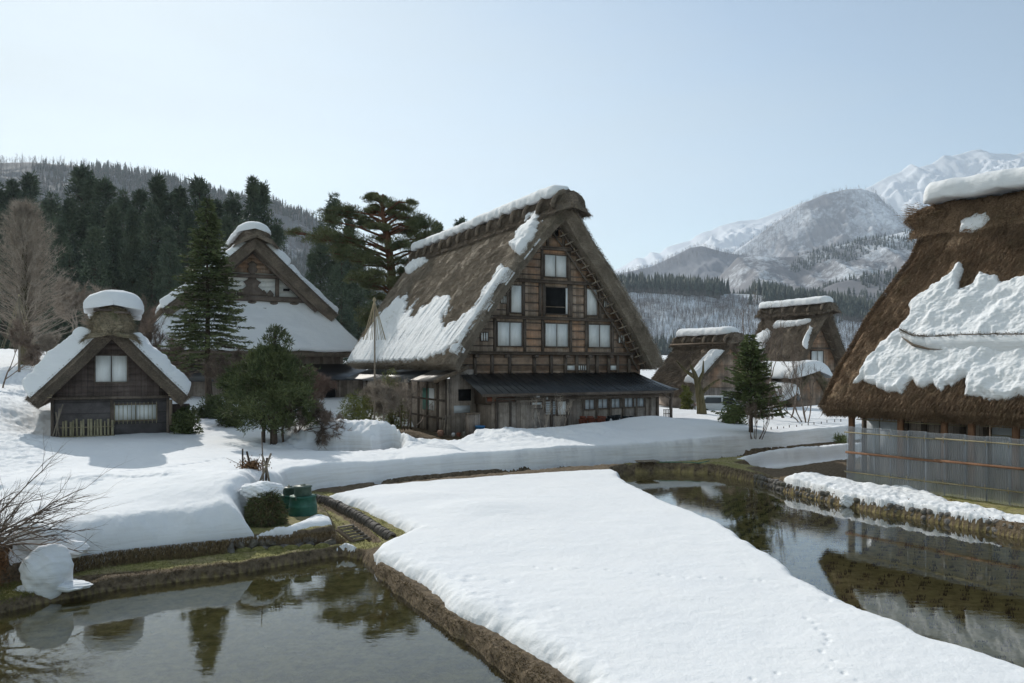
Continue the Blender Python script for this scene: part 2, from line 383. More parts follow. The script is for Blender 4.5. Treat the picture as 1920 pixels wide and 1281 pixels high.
# snow outlines
snow_main = dense(G([(-500, 1120, .5), (-200, 1085, .55), (40, 1048, .55), (142, 1037, .55), (208, 1026, .55), (297, 1016, .55), (420, 1004, .55), (480, 998, .55), (538, 994, .55), (585, 990, .5), (625, 986, .45),
    (618, 975, .45), (590, 970, .45), (566, 972, .45), (540, 958, .45), (530, 930, .45), (546, 917, .4), (600, 911, .35), (700, 900, .35), (800, 889, .35), (900, 881, .35), (1050, 870, .35), (1237, 857, .35), (1350, 850, .35),
    (1425, 844, .35), (1500, 839, .35), (1585, 833, .35), (1750, 820, .35), (1950, 808, .35), (2300, 790, .35)])+[(420, 430), (400, 700), (-400, 700), (-430, 300)], .05, .45, 6)
field = dense(G([(600, 926, .38), (640, 921, .38), (700, 909, .38), (780, 902, .38), (900, 893, .38), (1000, 887, .38), (1080, 882, .38), (1150, 880, .38), (1168, 886, .38), (1162, 892, .38), (1185, 904, .38), (1225, 920, .38), (1262, 940, .38), (1330, 965, .38), (1372, 982, .38), (1395, 1000, .38),
    (1442, 1030, .38), (1485, 1052, .38), (1515, 1080, .38), (1560, 1102, .38), (1640, 1142, .38), (1705, 1160, .38), (1760, 1190, .38), (1840, 1212, .38), (1920, 1236, .38), (2100, 1300, .38), (2400, 1700, .38), (1500, 1800, .38), (1230, 1420, .38), (1110, 1300), (1062, 1268), (1010, 1235), (940, 1193),
    (895, 1172), (850, 1150), (836, 1136), (800, 1102), (760, 1078), (735, 1066), (706, 1050), (698, 1040), (715, 1028), (745, 1014), (768, 1004), (752, 996), (720, 978), (682, 958), (640, 945), (612, 937)], .2), .035, .32, 7)
strip = dense(G([(1380, 863), (1440, 864), (1510, 858), (1600, 852), (1850, 838), (1850, 826), (1600, 838), (1500, 845), (1430, 853)], .35), .06, .5, 8)
bank = dense(G([(1452, 903), (1488, 893), (1540, 894), (1600, 906), (1660, 914), (1700, 912), (1750, 924), (1800, 942), (1900, 962), (2000, 980), (2000, 990), (1915, 982), (1850, 973), (1790, 966), (1740, 960), (1680, 950), (1640, 948), (1590, 940), (1540, 930), (1490, 916)], .33), .03, .3, 9)
bits = [dense(G(p, .2), .03, .15, 10+i) for i, p in enumerate([[(610, 1031), (625, 1026), (650, 1022), (668, 1026), (655, 1033), (630, 1035)]])]
hole = dense(G([(722, 798, .6), (790, 803, .6), (866, 809, .6), (905, 803, .6), (912, 808, .8), (895, 818, .9), (850, 830, .9), (800, 829, .9), (765, 823, 1.), (740, 814, 1.1)]), .12, .6, 12)
strips_soil = [dense(G([(545, 835), (600, 830), (650, 829), (700, 830), (735, 824), (752, 827), (745, 834), (690, 837), (620, 838)], .95), .06, .5, 13)]

def soil_height(x, y):
    base = .20+.14*sm(y, 22.5, 28)+.10*sm(y, 28, 36)+.2*sm(y, 34, 42)
    left = sdf(x, y, G([(-600, 1140, .48), (60, 1055, .48), (142, 1045, .48), (297, 1023, .48), (470, 1005, .48), (587, 998, .46), (632, 990, .45), (622, 965, .4), (585, 930, .4), (545, 908, .4), (-500, 800, 1)]))
    base = base+.29*sm(left, -.04, .12)*sm(-y, -26, -20)
    right = sdf(x, y, G([(1415, 903), (1450, 893), (1500, 886), (1580, 880), (1800, 870), (2400, 900), (2400, 1080), (1960, 1015), (1780, 984), (1640, 960), (1560, 943), (1470, 920)], .45))
    base = base+.12*sm(right, -.05, .10)
    n = fbm(x*3.2, y*3.2, 4)*.03+fbm(x*11, y*11, 2)*.014
    z = base+n
    for pl, w, bed in ((pond_left, .09, -.10), (pond_right, .16, -.12), (pond_back, .4, -.12)):
        d = sdf(x, y, pl)+fbm(x*4, y*4, 3)*.05
        t = sm(d, -w, .10)
        z = z*(1-t)+bed*t
        if pl is pond_left: rows = d
        z = np.where(d > .15, bed+fbm(x*2.3, y*2.3, 3)*.03, z)
    d = sdf(x, y, ditch); t = sm(d, -.04, .14); z = z*(1-t)+(-.08+n)*t
    d = sdf(x, y, ditch_back); t = sm(d, -.05, .2); z = z*(1-t)+(-.02+n)*t
    d = sdf(x, y, gutter); t = sm(d, -.06, .06); z = z-.13*t
    return z
# control points of the snow surface: (px, py, distance)
CP = []
for px, py, z in [(-300, 1010, 1.05), (-100, 990, 1.05), (60, 990, 1.0), (140, 978, 1.08), (200, 968, 1.10), (300, 955, 1.12), (400, 948, 1.12), (440, 940, 1.18), (470, 905, 1.42), (500, 890, 1.50), (530, 884, 1.2), (545, 890, 1.02), (560, 985, .62), (600, 978, .6), (520, 982, .85),
    (60, 900, 1.3), (300, 880, 1.2), (450, 870, 1.08), (150, 860, 1.25), (300, 830, 1.3), (200, 818, 1.33), (100, 819, 1.33), (0, 840, 1.5), (-100, 800, 2.0), (20, 765, 2.4), (50, 800, 1.65), (-200, 850, 1.6),
    (345, 800, 1.45), (380, 792, 1.5), (420, 792, 1.5), (520, 815, 1.2), (490, 835, 1.0), (450, 845, 1.08), (600, 795, 1.7), (560, 806, 1.45), (700, 797, 1.6), (660, 793, 1.65), (755, 812, 1.25), (600, 846, 1.02), (700, 846, 1.0), (600, 822, 1.15), (690, 822, 1.1),
    (640, 872, 1.0), (580, 876, 1.02), (700, 866, .95), (800, 857, .95), (820, 832, 1.0), (900, 846, .98), (1042, 838, 1.0), (1200, 830, .98), (1290, 826, 1.0), (1354, 819, 1.08), (1425, 815, 1.05), (1500, 808, 1.1), (1585, 799, 1.25), (1800, 790, 1.2)]:
    X, Y = ground(px, py, z); CP.append((X, Y, z))
for px, py, D in [(835, 831, 32), (870, 822, 33), (900, 815, 34), (950, 804, 35), (990, 806, 35.5), (1050, 801, 36), (1100, 797, 36.5), (1125, 791, 36.8), (1150, 800, 37), (930, 812, 39), (1000, 807, 39.5), (1060, 803, 40.2), (1110, 799, 41), (1160, 798, 42), (1215, 779, 39.5), (1250, 790, 41), (1300, 787, 42), (1350, 782, 45), (1270, 768, 50), (1320, 768, 54), (1450, 801, 39),
    (1500, 788, 42), (1560, 778, 46), (1550, 758, 56), (1500, 764, 60), (1400, 792, 41), (1600, 750, 60), (650, 768, 52), (560, 792, 38), (620, 765, 56), (370, 765, 52), (50, 703, 55), (20, 655, 90), (100, 700, 60), (250, 745, 52), (700, 705, 100), (-200, 700, 60),
    (1250, 694, 100), (1250, 668, 300), (400, 685, 110), (-200, 662, 120), (0, 662, 250), (700, 670, 300), (1700, 690, 100), (1700, 670, 300), (2100, 700, 80), (1000, 690, 90)]:
    CP.append(at(px, py, D))
CP = np.array(CP)
def warp(P): return np.stack([P[..., 0]/np.maximum(P[..., 1], 5)*25, 25*np.log(np.maximum(P[..., 1], 5)/20)], -1)
WP = warp(CP[:, :2]); rbf_c = .8
Kd = np.sqrt(((WP[:, None]-WP[None])**2).sum(-1)+rbf_c**2)
wts = np.linalg.solve(-Kd+np.eye(len(CP))*.02, CP[:, 2]-CP[:, 2].mean())
def snow_top(x, y):
    Q = warp(np.stack([x, y], -1)).reshape(-1, 2); out = np.zeros(len(Q))
    for i in range(len(CP)): out -= wts[i]*np.sqrt(((Q-WP[i])**2).sum(-1)+rbf_c**2)
    return out.reshape(x.shape)+CP[:, 2].mean()
SZ = soil_height(TX, TY)
ST = snow_top(TX, TY)
d_main = sdf(TX, TY, snow_main); d_hole = sdf(TX, TY, hole); d_main = np.minimum(d_main, -d_hole)
for s_ in strips_soil: d_main = np.minimum(d_main, -sdf(TX, TY, s_)+.02)
d_brush = sdf(TX, TY, G([(462, 970, .7), (478, 984, .7), (530, 984, .6), (560, 978, .5), (590, 968, .45), (590, 948, .45), (545, 925, .6), (500, 940, .75)])); d_main = np.minimum(d_main, -d_brush)
def prof(d, w): t = np.clip(d/w, 0, 1); return 1-(1-t)**2.6
tongue = sm(sdf(TX, TY, G([(532, 965), (545, 930), (600, 935), (660, 985), (600, 1010), (535, 1005)], .45)), -.25, .1)
rough_l = sm(fbm(TX*.3, TY*.3+5, 2), -.1, .5)
near_lump = np.exp(-((TX-ground(930, 815, 1.2)[0])/4.5)**2-((TY-34.3)/2.6)**2)
mound_r = sm(TY, 30, 32)*sm(-TY, -38, -36)*sm(TX, -11.5, -10)*sm(-TX, 3.5, 4.5)
left_rough = sm(-TX-.62*TY, -1.6, .6)*sm(TY, 19, 24)
edge_rough = sm(-d_main, -1.6, -.2)
S1 = ST+fbm(TX*.5, TY*.5, 3)*.07+fbm(TX*2.2, TY*2.2, 4)*(.02+.12*near_lump+.10*left_rough+.17*mound_r)+fbm(TX*7, TY*7, 3)*(.006+.04*near_lump+.05*mound_r+.05*left_rough+.012*edge_rough)
lump = sm(fbm(TX*.8+3, TY*.8, 2), 0, .6)*sm(TY, 15, 17)*sm(-TY, -22, -18)*sm(-TX, 4.5, 6)
S1 = S1+(fbm(TX*2.6, TY*4, 3)*.20+fbm(TX*8, TY*8, 3)*.05)*lump
S1 = S1*(1-tongue)+np.minimum(S1, SZ+.13+.05*fbm(TX*3, TY*3, 3))*tongue
S1 = np.where(TY > 60, S1+fbm(TX*.05, TY*.05, 3)*.8*sm(TY, 60, 120), S1)
wall_w = .20+.14*sm(TX, 3, -3)+.10*fbm(TX*1.1, TY*1.1, 3)+sm(-TX, 4.2, 5.6)*sm(-TY, -22, -20)*(.42+.35*fbm(TX*.9, TY*.9+7, 3))
d_main = d_main+np.where(abs(d_main) < 1.2, .07*fbm(TX*1.7, TY*1.7, 3)*sm(TY, 12, 15), 0)
Z1 = np.where(d_main > 0, SZ-.03+(S1-SZ+.03)*prof(d_main, wall_w), SZ-.25)
# the paddy field, with its wind ridges, melt edge and animal tracks
d_f = sdf(TX, TY, field)
fl = np.array(ground(905, 940, .6))
bump1 = .16*np.exp(-((TX-fl[0])/1.2)**2-((TY-fl[1])/1.0)**2)+.10*np.exp(-((TX-fl[0]+1.8)/1.6)**2-((TY-fl[1]-1.8)/.8)**2)
le = G([(860, 1150), (940, 1185), (1030, 1240), (1110, 1300)], .6)
ledge = sm(1.5-sdf(TX, TY, np.array(G([(700, 1045), (840, 1130), (1000, 1230), (1200, 1400), (1400, 1700), (900, 1700), (600, 1200)], .4))) * -1, 0, 1.6)
S2 = .41+.04*fbm(TX*.4, TY*.4, 3)+bump1+fbm(TX*1.6, TY*2.6, 3)*.012+ledge*(fbm(TX*3.2+9, TY*3.2, 3)*.05)+fbm(TX*14, TY*14, 2)*.004+.012*ridged(TX*.9+fbm(TX, TY, 2)*.5, TY*1.8, 3)
def dents(lst, z, S, r=.05, dep=.05, jx=.05):
    for px, py in lst:
        dep_ = dep*random.uniform(.5, 1.1)
        X, Y = ground(px, py, z); X += random.uniform(-jx, jx); Y += random.uniform(-jx, jx)
        rr = max(r, Y*.0035)
        j0 = max(0, np.searchsorted(YR, Y-4*rr)); j1 = np.searchsorted(YR, Y+4*rr)+1
        a = TX[j0:j1]; b = TY[j0:j1]
        S[j0:j1] -= dep_*np.exp(-((a-X)/rr)**2-((b-Y)/rr/1.3)**2)
dents([(1517, 1160), (1526, 1169), (1531, 1178), (1553, 1190), (1547, 1200), (1549, 1212), (1545, 1225), (1556, 1238), (1558, 1251), (1587, 1262), (1555, 1124), (1613, 1275), (1410, 1268), (1456, 1258), (1530, 1293), (1340, 1281)], .42, S2, .034, .032)
dents([(1142, 1068), (1158, 1072), (1185, 1073), (1235, 1077), (1260, 1081), (1284, 1082), (1311, 1083), (1360, 1085), (1407, 1088), (1429, 1088), (1452, 1093), (1503, 1099), (1545, 1108), (1567, 1112), (1000, 1062), (1040, 1064), (1080, 1066)], .42, S2, .030, .020)
dents([(900+random.uniform(-120, 120), 1130+random.uniform(-50, 90)) for _ in range(26)], .42, S2, .08, .025, .2)
Z2 = np.where(d_f > 0, SZ-.02+(np.maximum(S2, SZ+.07)-SZ+.02)*prof(d_f+.05*fbm(TX*5, TY*5, 3), .42), -9.)
d_s = sdf(TX, TY, strip); Z3 = np.where(d_s > 0, SZ-.02+(.20+.05*fbm(TX*1.5, TY*1.5, 3))*prof(d_s, .6), -9.)
d_b = np.minimum(sdf(TX, TY, bank), (SZ-.20)*3.); Z4 = np.where(d_b > .16-.06*fbm(TX*3, TY*3, 3), SZ-.02+(.13+.07*fbm(TX*2.2, TY*2.2, 3)+.035*fbm(TX*6, TY*6, 2))*prof(d_b-.16+.06*fbm(TX*3, TY*3, 3), .5), -9.)
tr = [(172+i*9.2, 912-i*3.6+random.uniform(-2, 2)) for i in range(3)]+[(205, 894), (232, 887), (245, 884), (262, 880), (280, 876), (300, 874), (316, 872), (330, 871), (348, 867), (362, 865), (376, 862), (390, 858), (405, 855), (420, 853)]
dents(tr, 1.22, Z1, .07, .07)
dents([(640+random.uniform(-60, 120), 850+random.uniform(-4, 6)) for _ in range(30)], 1.0, Z1, .09, .04, .2)
Zx = np.full(TX.shape, -9.)
for b_ in bits:
    d_ = sdf(TX, TY, b_); Zx = np.maximum(Zx, np.where((d_ > 0) & (SZ > .15), SZ+.07*prof(d_, .15), -9.))
ZS = np.maximum.reduce([Z1, Z2, Z3, Z4, Zx])
on = ZS > SZ-.02
keep = on[:-1, :-1] | on[1:, :-1] | on[:-1, 1:] | on[1:, 1:]
ZS = np.where(on, ZS, SZ-.06)
mb = MB(); P = np.stack([TX, TY, ZS], -1); mb.grid(P, keep)
snow_obj = mb.build('snow_cover', M['snow'], None, True); tag(snow_obj, kind='structure')

k = NM('soil', .95, .15); p = k.pos()
n1 = k.noise(p, 9, 6, .7); n2 = k.noise(p, 1.6, 4)
dirt = k.mix(k.ramp(n1, [(.33, 0), (.68, 1)]), (.06, .045, .031), (.24, .185, .125))
moss = k.mix(k.ramp(k.noise(p, 14, 5, .7), [(.35, 0), (.65, 1)]), (.12, .12, .035), (.40, .37, .15))
straw = k.mix(n1, (.28, .23, .13), (.42, .36, .22))
moss = k.mix(k.ramp(n2, [(.42, 0), (.62, .7)]), moss, straw)
c = k.mix(k.math('MULTIPLY', k.math('MULTIPLY', k.attr('green'), k.ramp(k.nz(), [(.88, 0), (.975, 1)])), k.ramp(n1, [(.3, .6), (.5, 1)])), dirt, moss)
mud = k.mix(k.ramp(k.noise(p, 5, 5, .65), [(.35, 0), (.65, 1)]), (.21, .17, .066), (.46, .38, .16))
c = k.mix(k.attr('mud'), c, mud)
M['soil'] = k.done(c, nrm=k.bump(n1, .9, .05))
gs = 2
SX, SY, SZ2 = TX[::gs, ::gs], TY[::gs, ::gs], SZ[::gs, ::gs]
mb = MB(); mb.grid(np.stack([SX, SY, SZ2], -1)); soil_obj = mb.build('ground', M['soil'], None, True); tag(soil_obj, kind='structure')
greens = [G([(585, 925), (640, 930), (720, 968), (790, 1010), (720, 1030), (640, 1040), (400, 1062), (160, 1085), (100, 1090), (90, 1075), (377, 1045), (640, 1018), (560, 935)], .15),
    G([(1165, 866), (1260, 862), (1400, 850), (1620, 846), (1650, 856), (1500, 868), (1400, 880), (1480, 905), (1430, 905), (1330, 888), (1180, 885)], .3),
    G([(140, 1042, .55), (470, 1000, .55), (640, 985, .5), (560, 930, .45), (400, 990, .55)]), G([(-100, 1120), (0, 1085), (60, 1080), (90, 1100), (0, 1140), (-100, 1150)], .3), G([(1650, 880), (2200, 960), (2200, 1000), (1640, 930)], .45),
    G([(1600, 905), (1950, 960), (1950, 945), (1600, 888)], .42)]
gm = np.zeros(SX.shape)
for g_ in greens: gm = np.maximum(gm, sm(sdf(SX, SY, g_)+fbm(SX*3, SY*3, 3)*.15, -.1, .15))
mm = sm(-SZ2, .035, .085)
for nme, arr in (('green', gm*(1-mm)), ('mud', mm)):
    a = soil_obj.data.attributes.new(nme, 'FLOAT', 'POINT'); a.data.foreach_set('value', arr.ravel().astype(np.float32))
# wide plain to the horizon
mb = MB(); mb.box((-9000, -200, -.9), (9000, 9000, -.7)); tag(mb.build('far_ground', M['snow']), kind='structure')

# water
k = NM('water'); t = k.t; t.nodes.remove(k.b); out = t.nodes['Material Output']
fr = k.n('Fresnel'); fr.inputs['IOR'].default_value = 1.34
gl = k.n('BsdfGlossy'); gl.inputs['Roughness'].default_value = .015; gl.inputs['Color'].default_value = (.93, .95, .97, 1)
tr_ = k.n('BsdfTransparent'); tr_.inputs['Color'].default_value = (.90, .89, .82, 1)
rip = k.noise(k.pos((1, 2.2, 1)), 3.2, 3, .5); rip2 = k.noise(k.pos((1, 1.6, 1)), 13, 2, .5)
rv = k.noise(k.pos(), .35, 2); amt = k.ramp(rv, [(.35, .35), (.65, 1)])
bp = k.bump(k.math('MULTIPLY', k.math('ADD', rip, k.math('MULTIPLY', rip2, .22)), amt), .055, .02)
k.put(gl.inputs['Normal'], bp); k.put(fr.inputs['Normal'], bp)
mx = k.n('MixShader'); boost = k.math('MINIMUM', k.math('MULTIPLY', fr.outputs[0], 1.5), 1.)
k.put(mx.inputs[0], boost); k.put(mx.inputs[1], tr_.outputs[0]); k.put(mx.inputs[2], gl.outputs[0]); k.put(out.inputs['Surface'], mx.outputs[0])
M['water'] = k.m
def water(name, poly):
    P = np.array(poly); c = P.mean(0); Q = c+(P-c)*1.0; mb = MB()
    mb.add(np.column_stack([Q, np.zeros(len(Q))]), np.arange(len(Q))[None]); o = mb.build(name, M['water']); tag(o, kind='structure'); return o
water('pond', [(-40, 5.5), (30, 5.5), (34, 31), (-2.5, 31), (-2.5, 22), (-12, 14.2), (-40, 14.2)])
o = water('pond_water', G([(1380, 895), (1900, 862), (1900, 838), (1385, 868)], 0)); o.location.z = .002
bpy.data.objects['pond'].name = 'paddy_water'

# stubble and weeds standing in the shallow paddies
def scatter_in(poly, n, seed, margin=.15, ymax=99):
    r = np.random.default_rng(seed); P = np.array(poly); lo = P.min(0); hi = P.max(0); hi[1] = min(hi[1], ymax)
    q = lo+r.random((n, 2))*(hi-lo); return q[sdf(q[:, 0], q[:, 1], P) > margin]
mb = MB()
pr = np.array(pond_right); rows = []
for i in np.arange(-10, 40, .27):
    for j in np.arange(-30, 30, .36):
        x = 14+.83*j*1+.56*i; yy = 16-.56*j+.83*i
        rows.append((x, yy))
rows = np.array(rows); rows = rows[(rows[:, 1] > 9) & (rows[:, 1] < 25)]; rows = rows[(sdf(rows[:, 0], rows[:, 1], pr) > .2) & (rows[:, 0]/rows[:, 1] < .8)]; rows += rng.normal(size=rows.shape)*.03
rows = rows[rng.random(len(rows)) < .8]
n = len(rows); C = np.repeat(np.column_stack([rows, np.full(n, -.13)]), 12, 0); C[:, :2] += rng.normal(size=(len(C), 2))*np.array((.060, .016))
D = rng.normal(size=(len(C), 3))*.22; D[:, 2] = 1.
mb.blades(C, D, .05+rng.random(len(C))*.05, .030)
tag(mb.build('rice_stubble', M['bark']), 'rows of drowned rice stubble in the flooded paddy on the right', 'stubble', kind='stuff')
mb = MB(); q = scatter_in(pond_left, 1500, 3, .1); q = q[(q[:, 1] > 8)]
C = np.repeat(np.column_stack([q, np.full(len(q), -.13)]), 4, 0); C[:, :2] += rng.normal(size=(len(C), 2))*.03
D = rng.normal(size=(len(C), 3))*.6; D[:, 2] = .5; mb.blades(C, D, .05+.11*rng.random(len(C))**2, .012)
tag(mb.build('stubble_and_weeds', M['twig_brown']), 'sparse stubble and weeds poking out of the left paddy water', 'stubble', kind='stuff')
# short grass and moss on the verges
mb = MB()
for gi, g_ in enumerate(greens[:4]):
    q = scatter_in(g_, 26000 if gi == 0 else 9000, 20+gi, 0, 34)
    if len(q) == 0: continue
    z = soil_height(q[:, 0], q[:, 1]); okk = z > .12; q = q[okk]; z = z[okk]
    dfq = np.maximum(sdf(q[:, 0], q[:, 1], field), sdf(q[:, 0], q[:, 1], snow_main)); q = q[dfq < 0]; z = z[dfq < 0]
    D = rng.normal(size=(len(q), 3))*.6; D[:, 2] = .7; mb.blades(np.column_stack([q, z-.01]), D, .04+.05*rng.random(len(q)), .012)
k = NM('grass_blades', .8, .1); M['grass'] = k.done(k.mix(k.noise(k.pos(), 20, 2), (.10, .11, .03), (.30, .27, .11)))
tag(mb.build('grass', M['grass']), 'short yellow green grass on the paddy verges', 'grass', kind='stuff')
# crumbly dead grass on the dirt ridge between field and pond
mb = MB(); rdg = G([(660, 1040), (705, 1048), (760, 1082), (850, 1152), (940, 1198), (1060, 1272), (1180, 1360), (1060, 1370), (975, 1290), (850, 1190), (755, 1122), (700, 1068)], .25)
q = np.concatenate([scatter_in(rdg, 60000, 31, -.02), scatter_in(G([(160, 1100), (640, 1042), (680, 1032), (640, 1038), (400, 1062), (150, 1088)], .15), 14000, 32, -.05)])
z = soil_height(q[:, 0], q[:, 1]); okk = z > .02; q = q[okk]; z = z[okk]
D = rng.normal(size=(len(q), 3))*.7; D[:, 2] = .45; mb.blades(np.column_stack([q, z-.01]), D, .03+.05*rng.random(len(q)), .014)
k = NM('dead_grass', .9, .1); M['dead_grass'] = k.done(k.mix(k.ramp(k.noise(k.pos(), 25, 3), [(.3, 0), (.7, 1)]), (.07, .05, .03), (.29, .215, .12)))
tag(mb.build('dead_grass', M['dead_grass']), 'matted brown dead grass along the paddy ridges', 'grass', kind='stuff')
def snow_z(x, y):                                   # height of the snow at one point
    X = np.array([x]); Y = np.array([y]); return float(snow_top(X, Y)[0])
# ================================================================ hills and mountains
def hill_mat(name, bare, wooded_lo, sc, snow=(.80, .83, .88), wood=(.20, .19, .20)):
    # snow on the open ground with leafless woods showing through as grey brown
    k = NM(name, .8, .1); p = k.pos()
    n = k.noise(p, sc, 7, .62); n2 = k.noise(k.pos((1, 1, .35)), sc*16, 5, .75); z = k.sep(k.pos())[2]
    lo, hi = wooded_lo
    hgt = k.math('DIVIDE', k.math('SUBTRACT', z, lo), hi-lo)
    f = k.math('ADD', k.math('ADD', k.math('MULTIPLY', n, 1.3), k.math('MULTIPLY', n2, .55)), k.math('MULTIPLY', hgt, -1.0))
    w = k.ramp(f, [(bare-.12, 0), (bare+.12, .92)])
    c = k.mix(w, snow, k.mix(n2, wood, tuple(q*.55 for q in wood)))
    M[name] = k.done(c, nrm=k.bump(n2, .35, 1/sc*.004)); return M[name]
hill_mat('alp_snow', .66, (100, 1500), .0014)
hill_mat('alp_wood', .26, (-400, 1900), .0022)
hill_mat('alp_wood_low', .28, (-600, 3000), .003, wood=(.16, .165, .19))
hill_mat('hill_mixed', .36, (-200, 900), .006)
hill_mat('hill_mixed2', .34, (-200, 1200), .008)
hill_mat('slope_near', .50, (-900, 900), .012, (.70, .74, .80), (.20, .19, .19))
hill_mat('hill_left', .36, (-700, 2500), .006, wood=(.12, .13, .13))

def crest_fn(pts):
    P = np.array(pts, float); return lambda px: np.interp(px, P[:, 0], P[:, 1])
def mountain(name, crest, D, depth, m, amp, seed, nu=300, nv=90, gul=1.0, back=.35, base=0., prow=.9, px0=None, px1=None, dfun=None):
    """a range with its crest at distance D: falls `depth` metres towards the viewer, with gullies cut into it"""
    f = crest_fn(crest); a = crest[0][0] if px0 is None else px0; b = crest[-1][0] if px1 is None else px1
    px = np.linspace(a, b, nu)[:, None]; v = np.linspace(-back, 1, nv)[None]
    Dv = D-depth*v+0*px
    if dfun is not None: Dv = Dv+dfun(px)
    Dc = D+(dfun(px) if dfun is not None else 0)
    X = (px-CX)/F*Dc+0*v; Y = Dv
    top = H+(YH-f(px))*Dc/F
    t = np.clip(v, 0, 1)
    shape = np.where(v < 0, 1-abs(v)**1.2*1.1, 1-t**prow)
    hz = base+(top-base)*shape
    sc = 1/(D*.07)
    g = ridged(X*sc+seed, Y*sc*.55+seed*3, 6, .55)-.5
    g2 = fbm(X*sc*4+seed, Y*sc*3, 5, .6)
    env = np.minimum(abs(v)*5, 1)*np.minimum((1-t)*2.5+.15, 1)
    Z = hz+amp*(g*1.1*gul+g2*.32)*env*(top-base)
    Z = Z+amp*.04*(top-base)*fbm(X*sc*9, Y*sc*9+seed, 4, .65)*np.minimum(abs(v)*12+.25, 1)
    mb = MB(); mb.grid(np.stack([X, Y, Z], -1)[:, ::-1]); o = mb.build(name, M[m], None, True); tag(o, kind='structure')
    return X, Y, Z
MT = {}
MT[1] = mountain('mountain', [(900, 560), (1040, 535), (1110, 520), (1156, 505), (1175, 495), (1193, 483), (1208, 484), (1221, 472), (1237, 475), (1250, 463), (1262, 459), (1294, 451), (1308, 440), (1319, 435), (1335, 431), (1351, 423), (1384, 414), (1400, 413), (1420, 411),
    (1440, 404), (1465, 394), (1506, 379), (1530, 374), (1560, 372), (1590, 368), (1621, 355), (1645, 342), (1664, 331), (1688, 322), (1709, 307), (1722, 314), (1749, 306), (1770, 290), (1785, 292), (1806, 287), (1825, 281), (1839, 279), (1855, 286), (1871, 288), (1888, 287), (1904, 290), (1920, 284), (1990, 300), (2100, 330), (2300, 400), (2500, 450)], 6800, 2600, 'alp_snow', .24, 2.3, 620, 170, 1.0)
MT[2] = mountain('mountain', [(1280, 530), (1330, 502), (1372, 475), (1424, 439), (1465, 410), (1506, 382), (1546, 364), (1587, 355), (1615, 353), (1644, 362), (1668, 388), (1700, 425), (1740, 470), (1800, 520)], 5200, 1500, 'alp_wood', .20, 7.7, 320, 110, .8)
MT[3] = mountain('mountain', [(1060, 560), (1120, 535), (1168, 512), (1221, 500), (1262, 481), (1294, 465), (1315, 461), (1343, 469), (1368, 475), (1404, 480), (1449, 491), (1485, 508), (1530, 540), (1560, 575), (1600, 600)], 3600, 1300, 'alp_wood_low', .16, 4.1, 300, 90, .6)
MT[4] = mountain('hill', [(1340, 530), (1384, 482), (1424, 479), (1485, 481), (1546, 467), (1607, 451), (1668, 441), (1697, 434), (1760, 425), (1900, 415), (2100, 400), (2400, 430)], 2600, 900, 'hill_mixed', .16, 5.9, 380, 100, 1.0)
MT[5] = mountain('hill', [(1480, 590), (1530, 546), (1567, 530), (1607, 522), (1660, 512), (1760, 500), (1900, 490), (2200, 480), (2400, 500)], 1700, 600, 'hill_mixed2', .12, 8.4, 260, 70, .8)
MT[6] = mountain('hill', [(860, 560), (1000, 552), (1120, 543), (1160, 540), (1220, 541), (1300, 545), (1360, 550), (1420, 553), (1500, 566), (1560, 575), (1640, 590), (1800, 600), (2200, 590)], 1150, 270, 'slope_near', .12, 1.2, 420, 140, .5, .25, 0, 1.15)
MT[7] = mountain('hill', [(-500, 300), (-200, 296), (0, 304), (60, 303), (130, 309), (220, 316), (280, 326), (330, 337), (400, 357), (440, 372), (500, 376), (540, 391), (580, 406), (600, 421), (640, 460), (700, 520), (780, 570), (900, 590)], 1500, 900, 'hill_left', .14, 6.6, 420, 130, .7)
MT[8] = mountain('hill', [(-500, 380), (-100, 372), (0, 378), (60, 385), (120, 400), (200, 425), (300, 470), (420, 520), (520, 560), (640, 590), (760, 600)], 520, 300, 'hill_left', .08, 3.3, 200, 60, .5, .25, 3)

# woods on the far slopes: thousands of small firs that read as one mass
def fir_mass(name, X, Y, Z, sel, n, h, seed, m='leaf_far', wid=.17, lab=''):
    r = np.random.default_rng(seed); ii = np.argwhere(sel)
    if not len(ii): return
    pick = ii[r.integers(0, len(ii), n)]; a = r.random(n); b = r.random(n)
    i = np.minimum(pick[:, 0], X.shape[0]-2); j = np.minimum(pick[:, 1], X.shape[1]-2)
    def L(A): return (A[i, j]*(1-a)+A[i+1, j]*a)*(1-b)+(A[i, j+1]*(1-a)+A[i+1, j+1]*a)*b
    x, y, z = L(X), L(Y), L(Z); hh = h*(.6+.7*r.random(n)); w = hh*wid*(.7+.6*r.random(n))
    mb = MB(); K = 6
    for tier, (zb, zt, ws) in enumerate(((-.05, .55, 1.0), (.28, .80, .72), (.55, 1.0, .45))):
        th = r.random(n)[:, None]*6.28+np.arange(K)[None]*2*math.pi/K; rad = w[:, None]*ws*(.6+.7*r.random((n, K)))
        ring = np.stack([x[:, None]+rad*np.cos(th), y[:, None]+rad*np.sin(th), z[:, None]+hh[:, None]*(zb+.08*r.random((n, K)))], -1)
        tip = np.stack([x+w*.15*r.normal(size=n), y, z+hh*zt], -1)[:, None]
        V = np.concatenate([ring, tip], 1).reshape(-1, 3); o = (np.arange(n)*(K+1))[:, None]
        q = np.arange(K)[None]; f = np.stack([o+q, o+(q+1) % K, np.broadcast_to(o+K, (n, K))], -1).reshape(-1, 3); mb.add(V, f)
    tag(mb.build(name, M[m]), lab, 'forest', kind='stuff')
